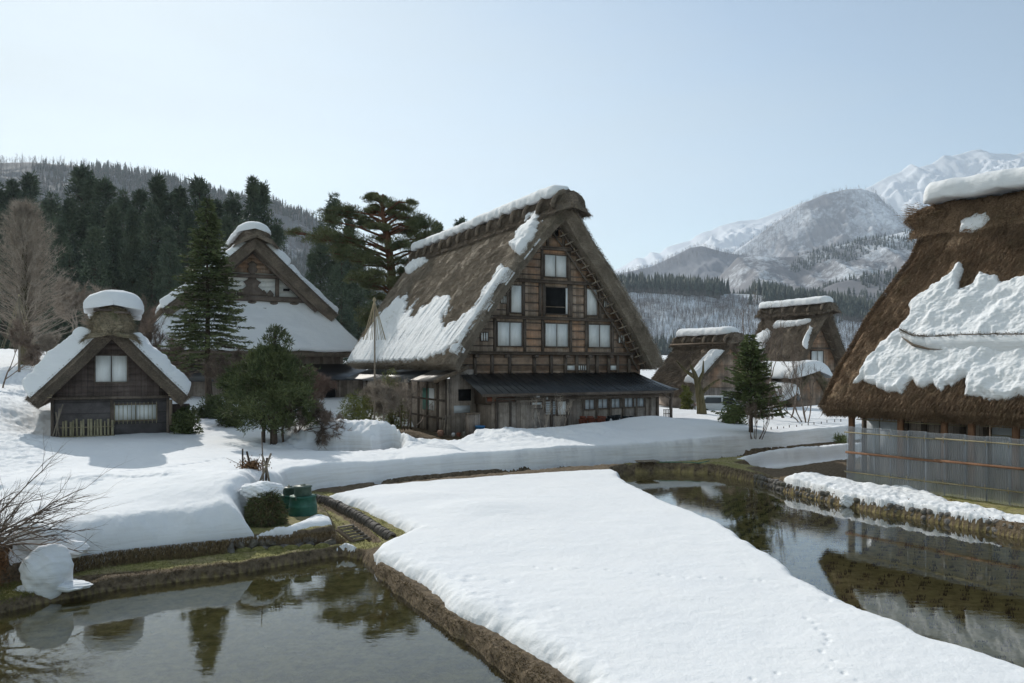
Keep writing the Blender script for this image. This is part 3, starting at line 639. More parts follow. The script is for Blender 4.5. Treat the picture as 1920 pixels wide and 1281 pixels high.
def bare_mass(name, X, Y, Z, sel, n, h, seed, lab=''):
    r = np.random.default_rng(seed); ii = np.argwhere(sel); pick = ii[r.integers(0, len(ii), n)]; a = r.random(n); b = r.random(n)
    i = np.minimum(pick[:, 0], X.shape[0]-2); j = np.minimum(pick[:, 1], X.shape[1]-2)
    def L(A): return (A[i, j]*(1-a)+A[i+1, j]*a)*(1-b)+(A[i, j+1]*(1-a)+A[i+1, j+1]*a)*b
    B = np.stack([L(X), L(Y), L(Z)], -1); hh = h*(.6+.7*r.random(n)); mb = MB()
    D0 = np.zeros((n, 3)); D0[:, 2] = 1; D0[:, :2] = r.normal(size=(n, 2))*.06
    mb.blades(B, D0, hh, hh*.035)
    for q in range(9):
        C = B+D0*(hh*(.25+.07*q))[:, None]; D = r.normal(size=(n, 3)); D[:, 2] = abs(D[:, 2])+1.0; mb.blades(C, D, hh*(.42-.03*q), hh*.022)
    tag(mb.build(name, M['twig_far']), lab, 'forest', kind='stuff')
def pxof(X, Y, Z): return CX+F*X/Y, YH-F*(Z-H)/Y
X, Y, Z = MT[6]; qx, qy = pxof(X, Y, Z); nn = fbm(X*.012, Y*.012, 4)
band = (Y < 1250) & (Y > 900) & (qx > 1000)
fir_mass('fir_forest', X, Y, Z, (Y > 1085) & (Y < 1250) & (nn+.4*sm(Y, 1085, 1150) > .12), 6500, 21, 1, lab='dark band of firs along the top of the snowy slope behind the village')
fir_mass('fir_forest', X, Y, Z, (Y > 895) & (Y < 1090) & (nn > .30), 900, 14, 2, lab='scattered clumps of firs down the snowy slope behind the village')
bare_mass('bare_forest', X, Y, Z, (Y > 890) & (Y < 1120), 30000, 9, 3, 'thin leafless wood on the snowy slope behind the village')
X, Y, Z = MT[5]; qx, qy = pxof(X, Y, Z); fir_mass('fir_forest', X, Y, Z, (Y > 1550) & (Y < 1800) & (fbm(X*.01, Y*.01, 3) > -.1), 2200, 14, 4, lab='dark firs on the crest of the low hill right of the village')
fir_mass('fir_forest', X, Y, Z, (Y > 1150) & (Y < 1550) & (fbm(X*.008, Y*.008, 3) > .12), 2600, 14, 14, lab='firs in dark patches down the low hill right of the village')
X, Y, Z = MT[4]; qx, qy = pxof(X, Y, Z); fir_mass('fir_forest', X, Y, Z, (abs(Y-2600) < 110) & (qx > 1480) & (fbm(X*.006, Y*.006, 3) > -.15), 2200, 14, 5, lab='dark line of firs along the crest under the great peak')
X, Y, Z = MT[3]; bare_mass('bare_forest', X, Y, Z, (Y > 3500) & (Y < 3750), 2500, 22, 6, 'leafless wood along the crest of the rounded brown hill')
X, Y, Z = MT[2]; bare_mass('bare_forest', X, Y, Z, (Y > 5050) & (Y < 5400), 2500, 30, 7, 'leafless wood along the crest of the dark wooded mountain')
X, Y, Z = MT[7]; qx, qy = pxof(X, Y, Z); nn = fbm(X*.006+4, Y*.006, 3)
fir_mass('fir_forest', X, Y, Z, (abs(Y-1500) < 60) & (qx > 170), 1100, 15, 8, lab='row of small firs along the crest of the left hill')
fir_mass('fir_forest', X, Y, Z, (Y > 900) & (Y < 1500) & (nn > .02), 7000, 12, 9, lab='patchy fir wood down the face of the left hill')
bare_mass('bare_forest', X, Y, Z, (Y > 1000) & (Y < 1560) & (qx < 700), 9000, 17, 10, 'leafless wood over the left hill')
X, Y, Z = MT[8]; fir_mass('fir_forest', X, Y, Z, (Y > 250) & (Y < 560) & (fbm(X*.02, Y*.02, 3) > -.25), 2600, 9, 11, lab='dense fir wood on the low rise behind the cedars')

# haze in the valley air
HZ = MB(); HZ.box((-6500, -60, -3.), (8500, 8200, 2060)); k = NM('haze_air'); k.t.nodes.remove(k.b)
vs = k.n('VolumePrincipled'); vs.inputs['Density'].default_value = 7.5e-5; vs.inputs['Color'].default_value = (.76, .86, 1.0, 1); vs.inputs['Anisotropy'].default_value = .4
k.t.links.new(vs.outputs[0], k.t.nodes['Material Output'].inputs['Volume']); M['haze'] = k.m
haze = HZ.build('haze', k.m); tag(haze, kind='stuff'); haze['label'] = 'pale blue haze in the valley air'
# ================================================================ thatched houses
def polymask(fr, P, polys, depthscale=True, jit=4, seed=5):
    """distance (metres) inside the outlines where the snow lies; outlines given as seen from the road"""
    x, y = fr.px(P); D = fr.w(P)[..., 1]
    x = x+fbm(P[..., 1]*3+seed, P[..., 2]*3, 4)*jit*2; y = y+fbm(P[..., 1]*3, P[..., 2]*3+seed, 4)*jit*2
    d = np.full(x.shape, -2.5)
    for pl in polys:
        P0 = np.asarray(pl, float); s = sdf(x/20., y/20., P0/20.)*20
        d = np.maximum(d, s*D/F)
    return d
class Roof:
    """two thatched slopes over a frame: x across, y along the ridge"""
    def __init__(s, W, He, Hr, yf, yb, t=.7, k=.0, rr=.35, x0=0.):
        s.W, s.He, s.Hr, s.yf, s.yb, s.t, s.k, s.rr, s.x0 = W, He, Hr, yf, yb, t, k, rr, x0
    def P(s, side, u, v, off=0., edge=True):
        yf = s.yf(u); yb = s.yb(u); x = side*(s.W/2)*((1-u)-s.k*u*(1-u))+s.x0; z = s.He+(s.Hr-s.He)*u; y = yf+(yb-yf)*v
        nx = (s.Hr-s.He)+0*u; nz = s.W/2*(1+s.k*(1-2*u)); L = np.sqrt(nx**2+nz**2); nx = nx/L*side; nz = nz/L
        if edge:
            sl = math.hypot(s.W/2, s.Hr-s.He)
            e = np.minimum(np.minimum(v, 1-v)*(yb-yf), u*sl*1.3)
            a = np.clip(1-e/s.rr, 0, 1); off = off-s.rr*(1-np.sqrt(1-a*a))
        return np.stack([x+nx*off, y+0*z, z+nz*off], -1)
    def N(s, side, u):
        nx = (s.Hr-s.He)+0*u; nz = s.W/2*(1+s.k*(1-2*u)); L = np.sqrt(nx**2+nz**2)
        return np.stack([nx/L*side, 0*u, nz/L], -1)
    def slope(s): return math.hypot(s.W/2, s.Hr-s.He)
    def build(s, name, m, parent, nu=90, nv=160, amp=.06, seed=1, blades=20000, bl=.28, bw=.022, sides=(-1, 1), rows=True):
        mb = MB()
        for side in sides:
            u = np.linspace(0, 1, nu)[:, None]; v = np.linspace(0, 1, nv)[None]; U = u+0*v; V = v+0*u
            Ly = abs(s.yb(.5)-s.yf(.5)); Ls = s.slope()
            dsp = amp*(fbm(V*Ly*1.1+seed, U*Ls*.9, 4)+.6*fbm(V*Ly*5, U*Ls*1.6+seed, 3))+amp*.45*fbm(V*Ly*11, U*Ls*5, 3)
            A = s.P(side, U, V, dsp)
            B = s.P(side, U, V, -s.t, False); B[..., 1] += np.where(V < .5, 1, -1)*np.clip(.1-np.minimum(V, 1-V), 0, .1)*3
            uv = np.stack([V*Ly, U*Ls], -1)
            fl = side > 0
            mb.grid(A, None, uv, not fl); mb.grid(B, None, uv, fl)
            for E in ((A[:, 0], B[:, 0]), (A[:, -1], B[:, -1]), (A[0], B[0])):
                n5 = 6; q = np.linspace(0, 1, n5)[:, None, None]; S = E[0][None]*(1-q)+E[1][None]*q
                S[1:-1] += rng.normal(size=S[1:-1].shape)*.02
                mb.grid(S, None, np.stack([np.linspace(0, 3, n5)[:, None]+0*S[..., 0], S[..., 1]+S[..., 2]], -1))
            if blades:
                n = blades; uu = rng.random(n)**1.0; vv = rng.random(n)
                C = s.P(side, uu, vv, .0+amp*.2*rng.random(n)); Nn = s.N(side, uu)
                dn = np.stack([side*(s.W/2)+0*uu, rng.normal(size=n)*1.2, -(s.Hr-s.He)+0*uu], -1); dn /= np.linalg.norm(dn, axis=1, keepdims=True)
                D = dn+Nn*(.10+.45*rng.random(n)**2)[:, None]; mb.blades(C, D, bl*(.5+rng.random(n)), bw)
                n = blades//6                    # the cut edges bristle too
                for vend, sg in ((0, -1), (1, 1)):
                    uu = rng.random(n); C = s.P(side, uu, np.full(n, float(vend)), -s.t*rng.random(n), False); C[:, 1] += -sg*.02
                    D = np.stack([rng.normal(size=n)*.6+side*.6, sg*(.5+rng.random(n)), rng.normal(size=n)*.6-.6], -1); mb.blades(C, D, bl*.5*rng.random(n), bw)
                vv = rng.random(n*2); C = s.P(side, np.zeros(n*2), vv, -s.t*rng.random(n*2), False)
                D = np.stack([side*.6+0*vv, rng.normal(size=n*2)*.4, -.8+0*vv], -1)+rng.normal(size=(n*2, 3))*.25; mb.blades(C, D, bl*.6*rng.random(n*2), bw)
        return mb.build(name, m, parent, True, True)
    def snow(s, fr, side, polys, parent, name='snow_patch', nu=260, nv=420, T=.2, w=.25, seed=3, streak=0., u0=0., u1=1., amp=.05, jit=4, label=None):
        u = np.linspace(u0, u1, nu)[:, None]; v = np.linspace(0, 1, nv)[None]; U = u+0*v; V = v+0*u
        P = s.P(side, U, V, 0.); d = polymask(fr, P, polys, jit=jit, seed=seed)
        Ly = abs(s.yb(.5)-s.yf(.5)); Ls = s.slope()
        h = T*np.clip(1-(1-np.clip(d/w, 0, 1))**2, 0, 1)*(1+.5*fbm(V*Ly*.8+seed, U*Ls*.8, 3))
        h = h+np.where(d > 0, amp*fbm(V*Ly*3+seed, U*Ls*2.2, 4)+streak*fbm(V*Ly*3.5+U*Ls*1.0, U*Ls*.5+seed, 4), 0)*np.clip(d/w, 0, 1)
        if streak: h = np.where(fbm(V*Ly*4.2+U*Ls*.8+seed, U*Ls*.5, 4) > .52, -.05, h)
        h = np.where(d > 0, h+.05, -.12); Q = s.P(side, U, V, h)
        on = d > 0; kp = on[:-1, :-1] | on[1:, :-1] | on[:-1, 1:] | on[1:, 1:]
        mb = MB(); mb.grid(Q, kp, None, side < 0); o = mb.build(name, M['roof_snow'], parent, True)
        if label: o['label'] = label
        return o

def ridge_cap(parent, m, x0, y0, y1, z0, w, h, lip=.9, steep=1.3, seed=0, name='ridge_cap', lumps=0, lump_r=.16, ends=.25, tuft=False):
    """the thick straw roll over the ridge"""
    L = y1-y0; ny = max(30, int(L*9)); na = 31
    a = np.linspace(0, math.pi, na)[None]; y = np.linspace(y0, y1, ny)[:, None]
    e = np.minimum(y-y0, y1-y); rs = np.sqrt(np.clip(1-(np.clip(ends-e, 0, ends)/ends)**2, .0, 1))*.35+.65
    nx = np.cos(a); X = x0+w/2*np.sign(nx)*abs(nx)**.8*rs; Z = z0+h*np.sin(a)**.85*rs
    dsp = .13*fbm(y*2.2+seed, a*2.2+seed, 4)*w+.07*fbm(y*7, a*5, 3)
    X = X+dsp*np.cos(a); Z = Z+dsp*np.sin(a)
    Y = y+0*a+.06*fbm(a*5+seed, y, 2)
    P = np.stack([X, Y, Z], -1)
    q = np.linspace(0, 1, 7)
    left = np.stack([np.stack([x0+(w/2+lip*k_*.62)*sg+.05*fbm(y[:, 0]*4, y[:, 0]*0+k_*3+seed, 3), y[:, 0], z0-lip*k_*steep*.62+.10*fbm(y[:, 0]*3.1, y[:, 0]*0+seed*2+k_, 3)*k_], -1) for sg in (1,) for k_ in q[1:]], 1)
    right = np.stack([np.stack([x0-(w/2+lip*k_*.62)+.05*fbm(y[:, 0]*4, y[:, 0]*0+k_*3+seed, 3), y[:, 0], z0-lip*k_*steep*.62+.10*fbm(y[:, 0]*3.7, y[:, 0]*0+seed*2+k_, 3)*k_], -1) for k_ in q[1:]], 1)
    P = np.concatenate([left[:, ::-1], P, right], 1)
    uv = np.stack([np.cumsum(np.full(P.shape[1], .15))[None]+0*P[..., 0], P[..., 1]], -1)[..., ::-1]
    mb = MB(); mb.grid(P, None, uv)
    for i, sg in ((0, -1), (-1, 1)):
        E = P[i]; c = E.mean(0); c[2] = z0-.1; rings = [E+(c-E)*t_+np.array((0, sg*.10*math.sin(t_*3.14), 0))+rng.normal(size=E.shape)*.012 for t_ in (0, .15, .4, .7, 1)]
        R_ = np.stack(rings); mb.grid(R_, None, np.stack([R_[..., 2], R_[..., 0]], -1))
    n = int(2600*L*w/2); ii = rng.integers(0, P.shape[0], n); jj = rng.integers(0, P.shape[1], n); C = P[ii, jj]+rng.normal(size=(n, 3))*.02
    dd = np.stack([np.sign(C[:, 0]-x0)*.6, rng.normal(size=n)*.5, -.6+0*C[:, 0]], -1)+rng.normal(size=(n, 3))*.3; mb.blades(C, dd, .10+.24*rng.random(n), .022)
    if tuft:                                       # straw ends that stick out past the far end
        C = np.array((x0-.35, y1-.05, z0+.55))+rng.normal(size=(500, 3))*np.array((.3, .12, .18)); D = np.stack([rng.normal(size=500)*.5-.3, .8+.3*rng.random(500), rng.normal(size=500)*.2], -1); mb.blades(C, D, .3*rng.random(500)+.1, .02)
    for i in range(lumps):
        yy = y0+.5+(L-1.)*i/max(1, lumps-1); pts = []
        for a_ in np.linspace(-.15, math.pi+.15, 13):
            pts.append((x0+(w/2+lump_r*.7+.05)*math.cos(a_)*1.05, yy+random.uniform(-.05, .05), z0+(h+lump_r*.5)*math.sin(a_)))
        mb.tube(pts, lump_r*(.8+.4*rng.random(13)), 9)
    return mb.build(name, m, parent, True, True)

def snow_slab(parent, x0, y0, y1, zf, w, h, seed=0, scallop=.0, name='ridge_snow', round_end=.5, lean=0., nper=1.6, label=None, droop=.0):
    L = y1-y0; ny = max(60, int(L*16)); na = 44; y = np.linspace(y0, y1, ny)[:, None]; a = np.linspace(0, 2*math.pi, na)[None]
    e = np.minimum(y-y0, y1-y); rs = np.sqrt(np.clip(1-(np.clip(round_end-e, 0, round_end)/round_end)**2, 0, 1))
    ph = np.abs(np.sin(math.pi*(y-y0)/nper+.3*np.sin(y*1.7)))**.6
    ww = w/2*(1+.14*fbm(y*.9+seed, y*0+seed, 3)); hh = h*(1+.16*fbm(y*.5+seed+7, y*0, 3))
    c, s_ = np.cos(a), np.sin(a)
    X = np.sign(c)*abs(c)**.62*ww; Z = np.where(s_ > 0, hh*abs(s_)**.75, -(.10+scallop*ph)*abs(s_)**.6*(abs(c)**.3))
    Z = Z-droop*np.clip(abs(X)/(w/2), 0, 1)**2
    X = X*rs; Z = Z*(.25+.75*rs); n_ = .05*fbm(y*2.4+seed, a*1.9, 4)+.018*fbm(y*8, a*6, 3)
    X = X+n_*c+x0+lean*np.clip(Z, 0, 9); Z = Z+n_*s_+zf(y)
    mb = MB(); P = np.stack([X, y+0*a, Z], -1); mb.grid(P, None, None, True)
    for i in (0, -1):
        E = P[i]; cc = E.mean(0); mb.add(np.concatenate([E, cc[None]]), np.array([(j, j+1, na) for j in range(na-1)]))
    o = mb.build(name, M['roof_snow'], parent, True)
    if label: o['label'] = label
    return o
def gable_wall(mb, half, y, zs, th=.12):
    """upright wall whose half width at each height is half(z)"""
    for a, b in zip(zs[:-1], zs[1:]):
        ha0, ha1 = half(a); hb0, hb1 = half(b)
        V = [(ha0, y, a), (ha1, y, a), (hb1, y, b), (hb0, y, b)]; W_ = [(p[0], p[1]+th, p[2]) for p in V]
        mb.add(V+W_, np.array([(0, 1, 2, 3), (7, 6, 5, 4), (0, 4, 5, 1), (1, 5, 6, 2), (2, 6, 7, 3), (3, 7, 4, 0)]))
def one(name, m, parent, *boxes, **k):
    mb = MB()
    for b in boxes: mb.box(*b)
    o = mb.build(name, M[m], parent)
    if k.get('label'): o['label'] = k['label']
    return o
def window(parent, x0, x1, z0, z1, y, kind='shutter', panels=2, fr=.06, dep=.05, name='window', glass='shutter', fmat='beam', bars=0, label=None):
    """a frame with its panels (panels stand just behind the frame's face)"""
    mb = MB(); mb.box((x0-fr, y-dep, z0-fr), (x0, y+.02, z1+fr)); mb.box((x1, y-dep, z0-fr), (x1+fr, y+.02, z1+fr))
    mb.box((x0, y-dep, z1), (x1, y+.02, z1+fr)); mb.box((x0, y-dep-.02, z0-fr), (x1, y+.02, z0))
    f = mb.build(name, M[fmat], parent)
    if label: f['label'] = label
    w = (x1-x0)/panels
    for i in range(panels):
        p = one('pane', glass, f, ((x0+i*w+.008, y-.025+.012*(i % 2), z0+.004), (x0+(i+1)*w-.008, y+.0+.012*(i % 2), z1-.004)))
    if panels > 1: one('mullion', fmat, f, *[((x0+i*w-.016, y-.042, z0), (x0+i*w+.016, y-.028, z1)) for i in range(1, panels)])
    if bars: one('bar', fmat, f, *[((x0+(x1-x0)*(i+1)/(bars+1)-.022, y-.06, z0), (x0+(x1-x0)*(i+1)/(bars+1)+.022, y-.03, z1)) for i in range(bars)])
    return f

ANG = math.atan2(.447, .895)
# ---------------------------------------------------------------- the big farmhouse
FM = Frame(2.88, 41.9, ANG)
farm = empty('farmhouse', (2.88, 41.9, 0), ANG, label='largest thatched farmhouse with steep gable of white shutters, in the middle', cat='house')
W_, He_, Hr_ = 13.5, 4.36, 13.25
yfF = lambda u: -.55*np.clip((u-.75)/.25, 0, 1)**1.3-.0*u
ybF = lambda u: 20.0+3.2*u
RF = Roof(W_, He_, Hr_, yfF, ybF, .78, -.24, .32)
RF.build('thatch_roof', M['thatch_grey'], farm, 120, 320, .07, 3, 46000, .30, .024)
ridge_cap(farm, M['thatch_dark'], 0, -.85, 23.4, 12.70, 1.5, .78, .62, 1.25, 2, 'ridge_cap', 15, .14, .35)
snow_slab(farm, -.18, -.2, 23.1, lambda y: 13.52+.0*y, 1.45, .50, 5, .22, 'ridge_snow', .6, 0, 1.55, 'thick slab of snow with a scalloped edge along the ridge')
RF.snow(FM, -1, [[(1017, 396), (1016, 408), (1012, 420), (1004, 440), (990, 455), (985, 472), (975, 477), (960, 468), (960, 460), (972, 452), (970, 440), (985, 425), (996, 408), (1007, 397)]], farm, 'snow_patch', 300, 200, .30, .22, 3, label='lump of snow near the top of the verge')
low = [[(958, 502), (940, 500), (925, 520), (905, 550), (893, 575), (870, 590), (860, 600), (845, 607), (832, 618), (830, 600), (846, 575), (848, 560), (838, 556), (815, 560), (805, 570), (790, 578), (782, 590), (775, 600), (770, 590), (785, 560), (760, 590), (762, 570), (762, 555), (738, 566), (724, 580), (700, 610), (652, 670), (650, 686), (700, 682), (760, 679), (800, 676), (830, 664), (868, 636), (905, 585), (935, 535), (955, 512)]]
RF.snow(FM, -1, low, farm, 'snow_patch', 420, 560, .10, .14, 9, .05, 0, .62, .02, 4, 'streaked thin snow over the lower slope')
RF.snow(FM, -1, [[(905, 590), (866, 640), (845, 662), (856, 668), (880, 650), (915, 605), (945, 545), (960, 515), (957, 500), (935, 520)]], farm, 'snow_patch', 260, 300, .2, .2, 12, .0, 0, .75, label='ridge of snow along the front verge')
RF.snow(FM, -1, [[(762, 505), (778, 490), (790, 488), (802, 486), (800, 494), (785, 502), (775, 512), (765, 516)]], farm, 'snow_patch', 260, 500, .3, .2, 22, u0=.6, jit=2)
for a, b, w, h in ((.2, .75, .2, .22), (2.6, 3.7, .15, .2)): pass
# snow on the far verge peeping out on the right
mb = MB(); uu = np.linspace(.02, .93, 160)[:, None]; aa = np.linspace(0, 2*math.pi, 14)[None]
th = .10+.10*sm(fbm(uu*9, uu*0+2, 3), -.2, .6)+.16*np.exp(-((uu-.88)/.04)**2)+.10*np.exp(-((uu-.80)/.02)**2)
B_ = RF.P(1, uu+0*aa, .012+0*uu+0*aa, .02, True); N_ = RF.N(1, uu+0*aa)
Pn = B_+N_*(th*np.clip(np.sin(aa), -.3, 1)*1.1+0*aa)[..., None]; Pn[..., 1] += (.45*np.cos(aa)+.45)
mb.grid(Pn); o = mb.build('verge_snow', M['roof_snow'], farm, True)
def halfF(z):
    u = (z-He_)/(Hr_-He_)
    h = 5.75 if z <= He_ else max(.12, W_/2*((1-u)+.24*u*(1-u))-.85)
    return -min(h, 5.75), min(h, 5.75)
YG = 1.1
zz = [.2, 2., 3.9, 4.84]; mb = MB(); gable_wall(mb, halfF, YG, zz); mb.build('lower_wall', M['boards_z'], farm)
zz = [4.84]+[4.84+i*.4 for i in range(1, 19)]+[12.45]; mb = MB(); gable_wall(mb, halfF, YG, zz); mb.build('gable_wall', M['boards_x'], farm)
def beam_h(z, x0, x1, d=.16, h=.17, y=YG): one('beam', 'beam', farm, ((x0, y-d, z-h/2), (x1, y-.004, z+h/2)))
for z, e in ((4.84, .0), (6.76, 0), (8.78, 0), (10.62, 0)):
    h0, h1 = halfF(z); beam_h(z, h0+.02, h1-.02, .24, .13)
    one('ledge', 'beam', farm, ((h0-.05, YG-.34, z+.066), (h1+.05, YG-.005, z+.10)))
def post(x, z0, z1, w=.15, d=.09, y=YG): one('post', 'beam', farm, ((x-w/2, y-d, z0), (x+w/2, y-.005, z1)))
rows = {0: (4.91, 6.69), 1: (6.83, 8.71), 2: (8.85, 10.55), 3: (10.69, 12.2)}
for r, xs in ((0, (-3.72, -1.92, -.82, .98, 2.0, 3.78)), (1, (-2.95, -2.0, -.98, -.74, .86, 1.0, 1.95, 2.93)), (2, (-.85, .88)), (3, (-.5, .5))):
    for x in xs: post(x, *rows[r])
for r, spans in ((0, ((-5., -3.8), (-1.84, -.9), (1.06, 1.92), (3.86, 5.))), (1, ((-3.6, -3.03), (-1.92, -1.06), (1.08, 1.87), (3.01, 3.7))), (2, ((-2.4, -.93), (.96, 2.4))), (3, ((-.42, .42),))):
    z0, z1 = rows[r]
    for f in ((.18, .42, .68, .9) if r != 3 else (.4, .7)):
        z = z0+(z1-z0)*f
        for a, b in spans:
            hl, hr = halfF(z); a2, b2 = max(a, hl+.1), min(b, hr-.1)
            if b2 > a2+.1: one('batten', 'beam', farm, ((a2, YG-.035, z-.03), (b2, YG-.003, z+.03)))
for x0, x1 in ((-3.55, -2.10), (-.65, .80), (2.16, 3.60)): window(farm, x0, x1, 5.24, 6.50, YG-.03)
window(farm, -.68, .70, 9.10, 10.28, YG-.03)
for x0, x1, g in ((-2.36, -2.14, 'shutter'),): pass
window(farm, -2.74, -2.12, 7.05, 8.50, YG-.03, panels=1, label='half-slid white shutter beside a dark gap'); one('opening', 'interior', farm, ((-2.90, YG-.02, 7.05), (-2.815, YG-.006, 8.5)))
w = window(farm, 2.02, 2.70, 7.05, 8.50, YG-.03, panels=1)
w = window(farm, -.62, .76, 7.05, 8.50, YG-.03, panels=1, glass='interior', label='open dark loft window with a rail'); one('rail', 'beam_pale', w, ((-.62, YG-.10, 7.40), (.62, YG-.06, 7.45))); one('pane', 'shutter', w, ((.64, YG-.09, 7.06), (.75, YG-.06, 8.49)))
one('opening', 'interior', farm, ((-.2, YG-.02, 11.35), (.22, YG-.006, 12.0)))
for x0, x1, z0, z1 in ((-4.52, -4.12, 5.50, 5.92), (4.20, 4.60, 5.50, 5.92), (-3.35, -3.0, 7.52, 7.90), (3.2, 3.5, 7.52, 7.90)): window(farm, x0, x1, z0, z1, YG-.02, panels=1, fr=.04, bars=2, glass='shutter')
# lower band: timber posts and boards over the lean-to roof
for x in (-4.9, -3.9, -2.85, -1.35, -.3, .62, 1.35, 2.1, 2.7, 3.5, 4.1, 4.9): one('post', 'beam', farm, ((x-.08, YG-.14, 3.75), (x+.08, YG-.005, 4.76)))
for x in (-4.9, -3.1, -1.35, .62, 2.1, 3.5, 4.9): one('bracket', 'beam', farm, ((x-.09, YG-.42, 4.60), (x+.09, YG-.145, 4.765)))
one('beam', 'beam', farm, ((-5.6, YG-.1, 4.18), (5.5, YG-.143+.08, 4.26)))
for x0, x1, g, b in ((.70, 1.22, 'shutter', 0), (1.45, 1.98, 'shutter', 3), (3.6, 4.05, 'shutter', 0)): window(farm, x0, x1, 3.93, 4.24, YG-.06, panels=1, fr=.04, bars=b, glass=g)
# inside framing poles and lashed rungs that show under both verges
for sg in (1,):
    mb = MB()
    def onr(u, off, y): q = RF.P(sg, np.array([u]), np.array([0.]), -off, False)[0]; return (q[0], y, q[2])
    for off, y in ((.95, .75), (1.35, .92)): mb.tube([onr(u, off, y) for u in (.02, .3, .6, .94)], .055, 6)
    o = mb.build('roof_pole', M['beam'], farm)
    for i in range(19):
        u = .05+.86*i/18; mb = MB(); a = np.array(onr(u, .82, .62)); b = np.array(onr(u+.012, 1.30, .72)); mb.tube([a, b], .045, 6); mb.tube([a+(b-a)*-.02, a+(b-a)*.12], .05, 6); o = mb.build('rung', M['log' if i % 3 else 'beam_pale'], farm)
        mb = MB(); mb.tube([a+(b-a)*.5+np.array((0, 0, .05)), np.array(onr(u+.03, .9, .8))], .03, 5); mb.build('lashing', M['rope'], farm) if i % 2 else None
# lean-to along the front
def slab(mb, q, t=.06):
    q = np.array(q, float); n = np.cross(q[1]-q[0], q[3]-q[0]); n /= np.linalg.norm(n); n = n*np.sign(n[2]); V = np.concatenate([q, q-n*t])
    mb.add(V, np.array([(0, 1, 2, 3), (7, 6, 5, 4), (0, 4, 5, 1), (1, 5, 6, 2), (2, 6, 7, 3), (3, 7, 4, 0)]))
mb = MB(); slab(mb, [(-5.85, -2.0, 2.80), (5.75, -2.0, 2.86), (5.4, YG+.02, 3.80), (-5.7, YG+.02, 3.76)], .07); lr = mb.build('lean_to_roof', M['metal_roof'], farm)
mb = MB(); slab(mb, [(5.75, -2.0, 2.86), (7.0, -.9, 2.86), (6.4, 2.5, 3.30), (5.4, YG+.02, 3.80)], .07); mb.build('lean_to_roof', M['metal_roof'], farm)
mb = MB()
for i in range(1, 30):
    x = -5.85+11.6*i/30; mb.beam((x, -1.99, 2.84+.002*i), (x*.985, YG-.03, 3.80), .03, .03)
mb.build('seam', M['metal_roof'], lr)
one('fascia', 'beam', farm, ((-5.85, -2.04, 2.66), (5.75, -2.005, 2.80)))
YL = -1.2
mb = MB(); mb.box((-4.75, YL, .2), (5.3, YL+.1, 2.66)); mb.build('front_wall', M['boards_wide'], farm)
for b_ in (((5.25, YL+.1, .2), (5.35, YG, 2.9)), ((-4.78, YL+.1, .2), (-4.68, YG-.01, 3.0))): one('side_wall', 'boards_y', farm, b_)
one('wall_plate', 'beam', farm, ((-4.75, YL-.09, 2.42), (5.3, YL-.004, 2.58)))
mb = MB(); mb.add([(-4.9, -1.9, 2.72), (-4.9, -1.0, 2.2), (-4.9, .9, 2.2), (-4.9, .9, 3.64), (-4.96, -1.9, 2.72), (-4.96, -1.0, 2.2), (-4.96, .9, 2.2), (-4.96, .9, 3.64)], [np.array([(0, 1, 2, 3), (7, 6, 5, 4), (0, 4, 5, 1), (1, 5, 6, 2), (2, 6, 7, 3), (3, 7, 4, 0)])]); mb.build('end_board', M['beam_pale'], farm)
for x in (-4.7, -3.95, -1.55, -.62, .35, 1.25, 2.1, 2.95, 3.8, 4.7, 5.25): one('post', 'beam', farm, ((x-.07, YL-.07, .3), (x+.07, YL-.004, 2.42)))
def Hx(px, py, y=YL): q = FM.hit(px, py, y=y); return float(q[0]), float(q[1])
def pwin(p0, q0, p1, q1, **k):
    a, z1 = Hx(p0, q0); b, z0 = Hx(p1, q1); return window(farm, a, b, z0, z1, YL-.03, **k)
pwin(912, 745, 965, 752, panels=1, glass='terracotta', label='reddish board over the big doors')
d = one('sliding_door', 'boards_wide', farm, ((-4.6, YL-.05, .3), (-3.0, YL-.01, 2.18))); one('sliding_door', 'boards_wide', farm, ((-3.4, YL-.09, .3), (-2.2, YL-.055, 2.18)))
one('sliding_door', 'boards_wide', farm, ((Hx(967, 753)[0], YL-.06, .3), (Hx(989, 753)[0], YL-.02, 2.28)))
one('door', 'boards_wide', farm, ((Hx(1072, 750)[0], YL-.05, .3), (Hx(1090, 750)[0], YL-.02, 2.3))); one('door', 'boards_wide', farm, ((Hx(1210, 746)[0], YL-.05, .3), (Hx(1228, 746)[0], YL-.02, 2.35)))
pwin(996, 755, 1015, 765, panels=1, glass='paper')
w = pwin(1022, 753, 1041, 777, panels=1, glass='paper_dim', bars=0); a, z1 = Hx(1022, 753); b, z0 = Hx(1041, 777); one('bar', 'beam', w, *[((a, YL-.06, z0+(z1-z0)*f), (b, YL-.04, z0+(z1-z0)*f+.02)) for f in (.15, .33, .5, .66, .84)])
pwin(1045, 753, 1065, 777, panels=1, glass='paper')
for p0, q0, p1, q1 in ((1096, 750, 1113, 767), (1119, 749, 1138, 765), (1143, 748, 1161, 764), (1167, 747, 1185, 763), (1188, 747, 1206, 762)): pwin(p0, q0, p1, q1, panels=2, glass='paper_dim')
one('meter_box', 'white_plastic', farm, ((Hx(1003, 741)[0], YL-.2, Hx(1003, 745)[1]), (Hx(1009, 741)[0], YL-.09, Hx(1003, 741)[1])))
one('lamp', 'white_plastic', farm, ((Hx(1022, 745)[0], YL-.2, Hx(1022, 749)[1]), (Hx(1024, 745)[0], YL-.09, Hx(1022, 744)[1])))
mb = MB(); mb.beam((6.55, -.75, .6), (6.55, -.75, 2.86), .13); mb.beam((6.5, -.75, 2.3), (5.6, -.95, 2.75), .09); mb.build('porch_post', M['beam'], farm)
mb = MB()
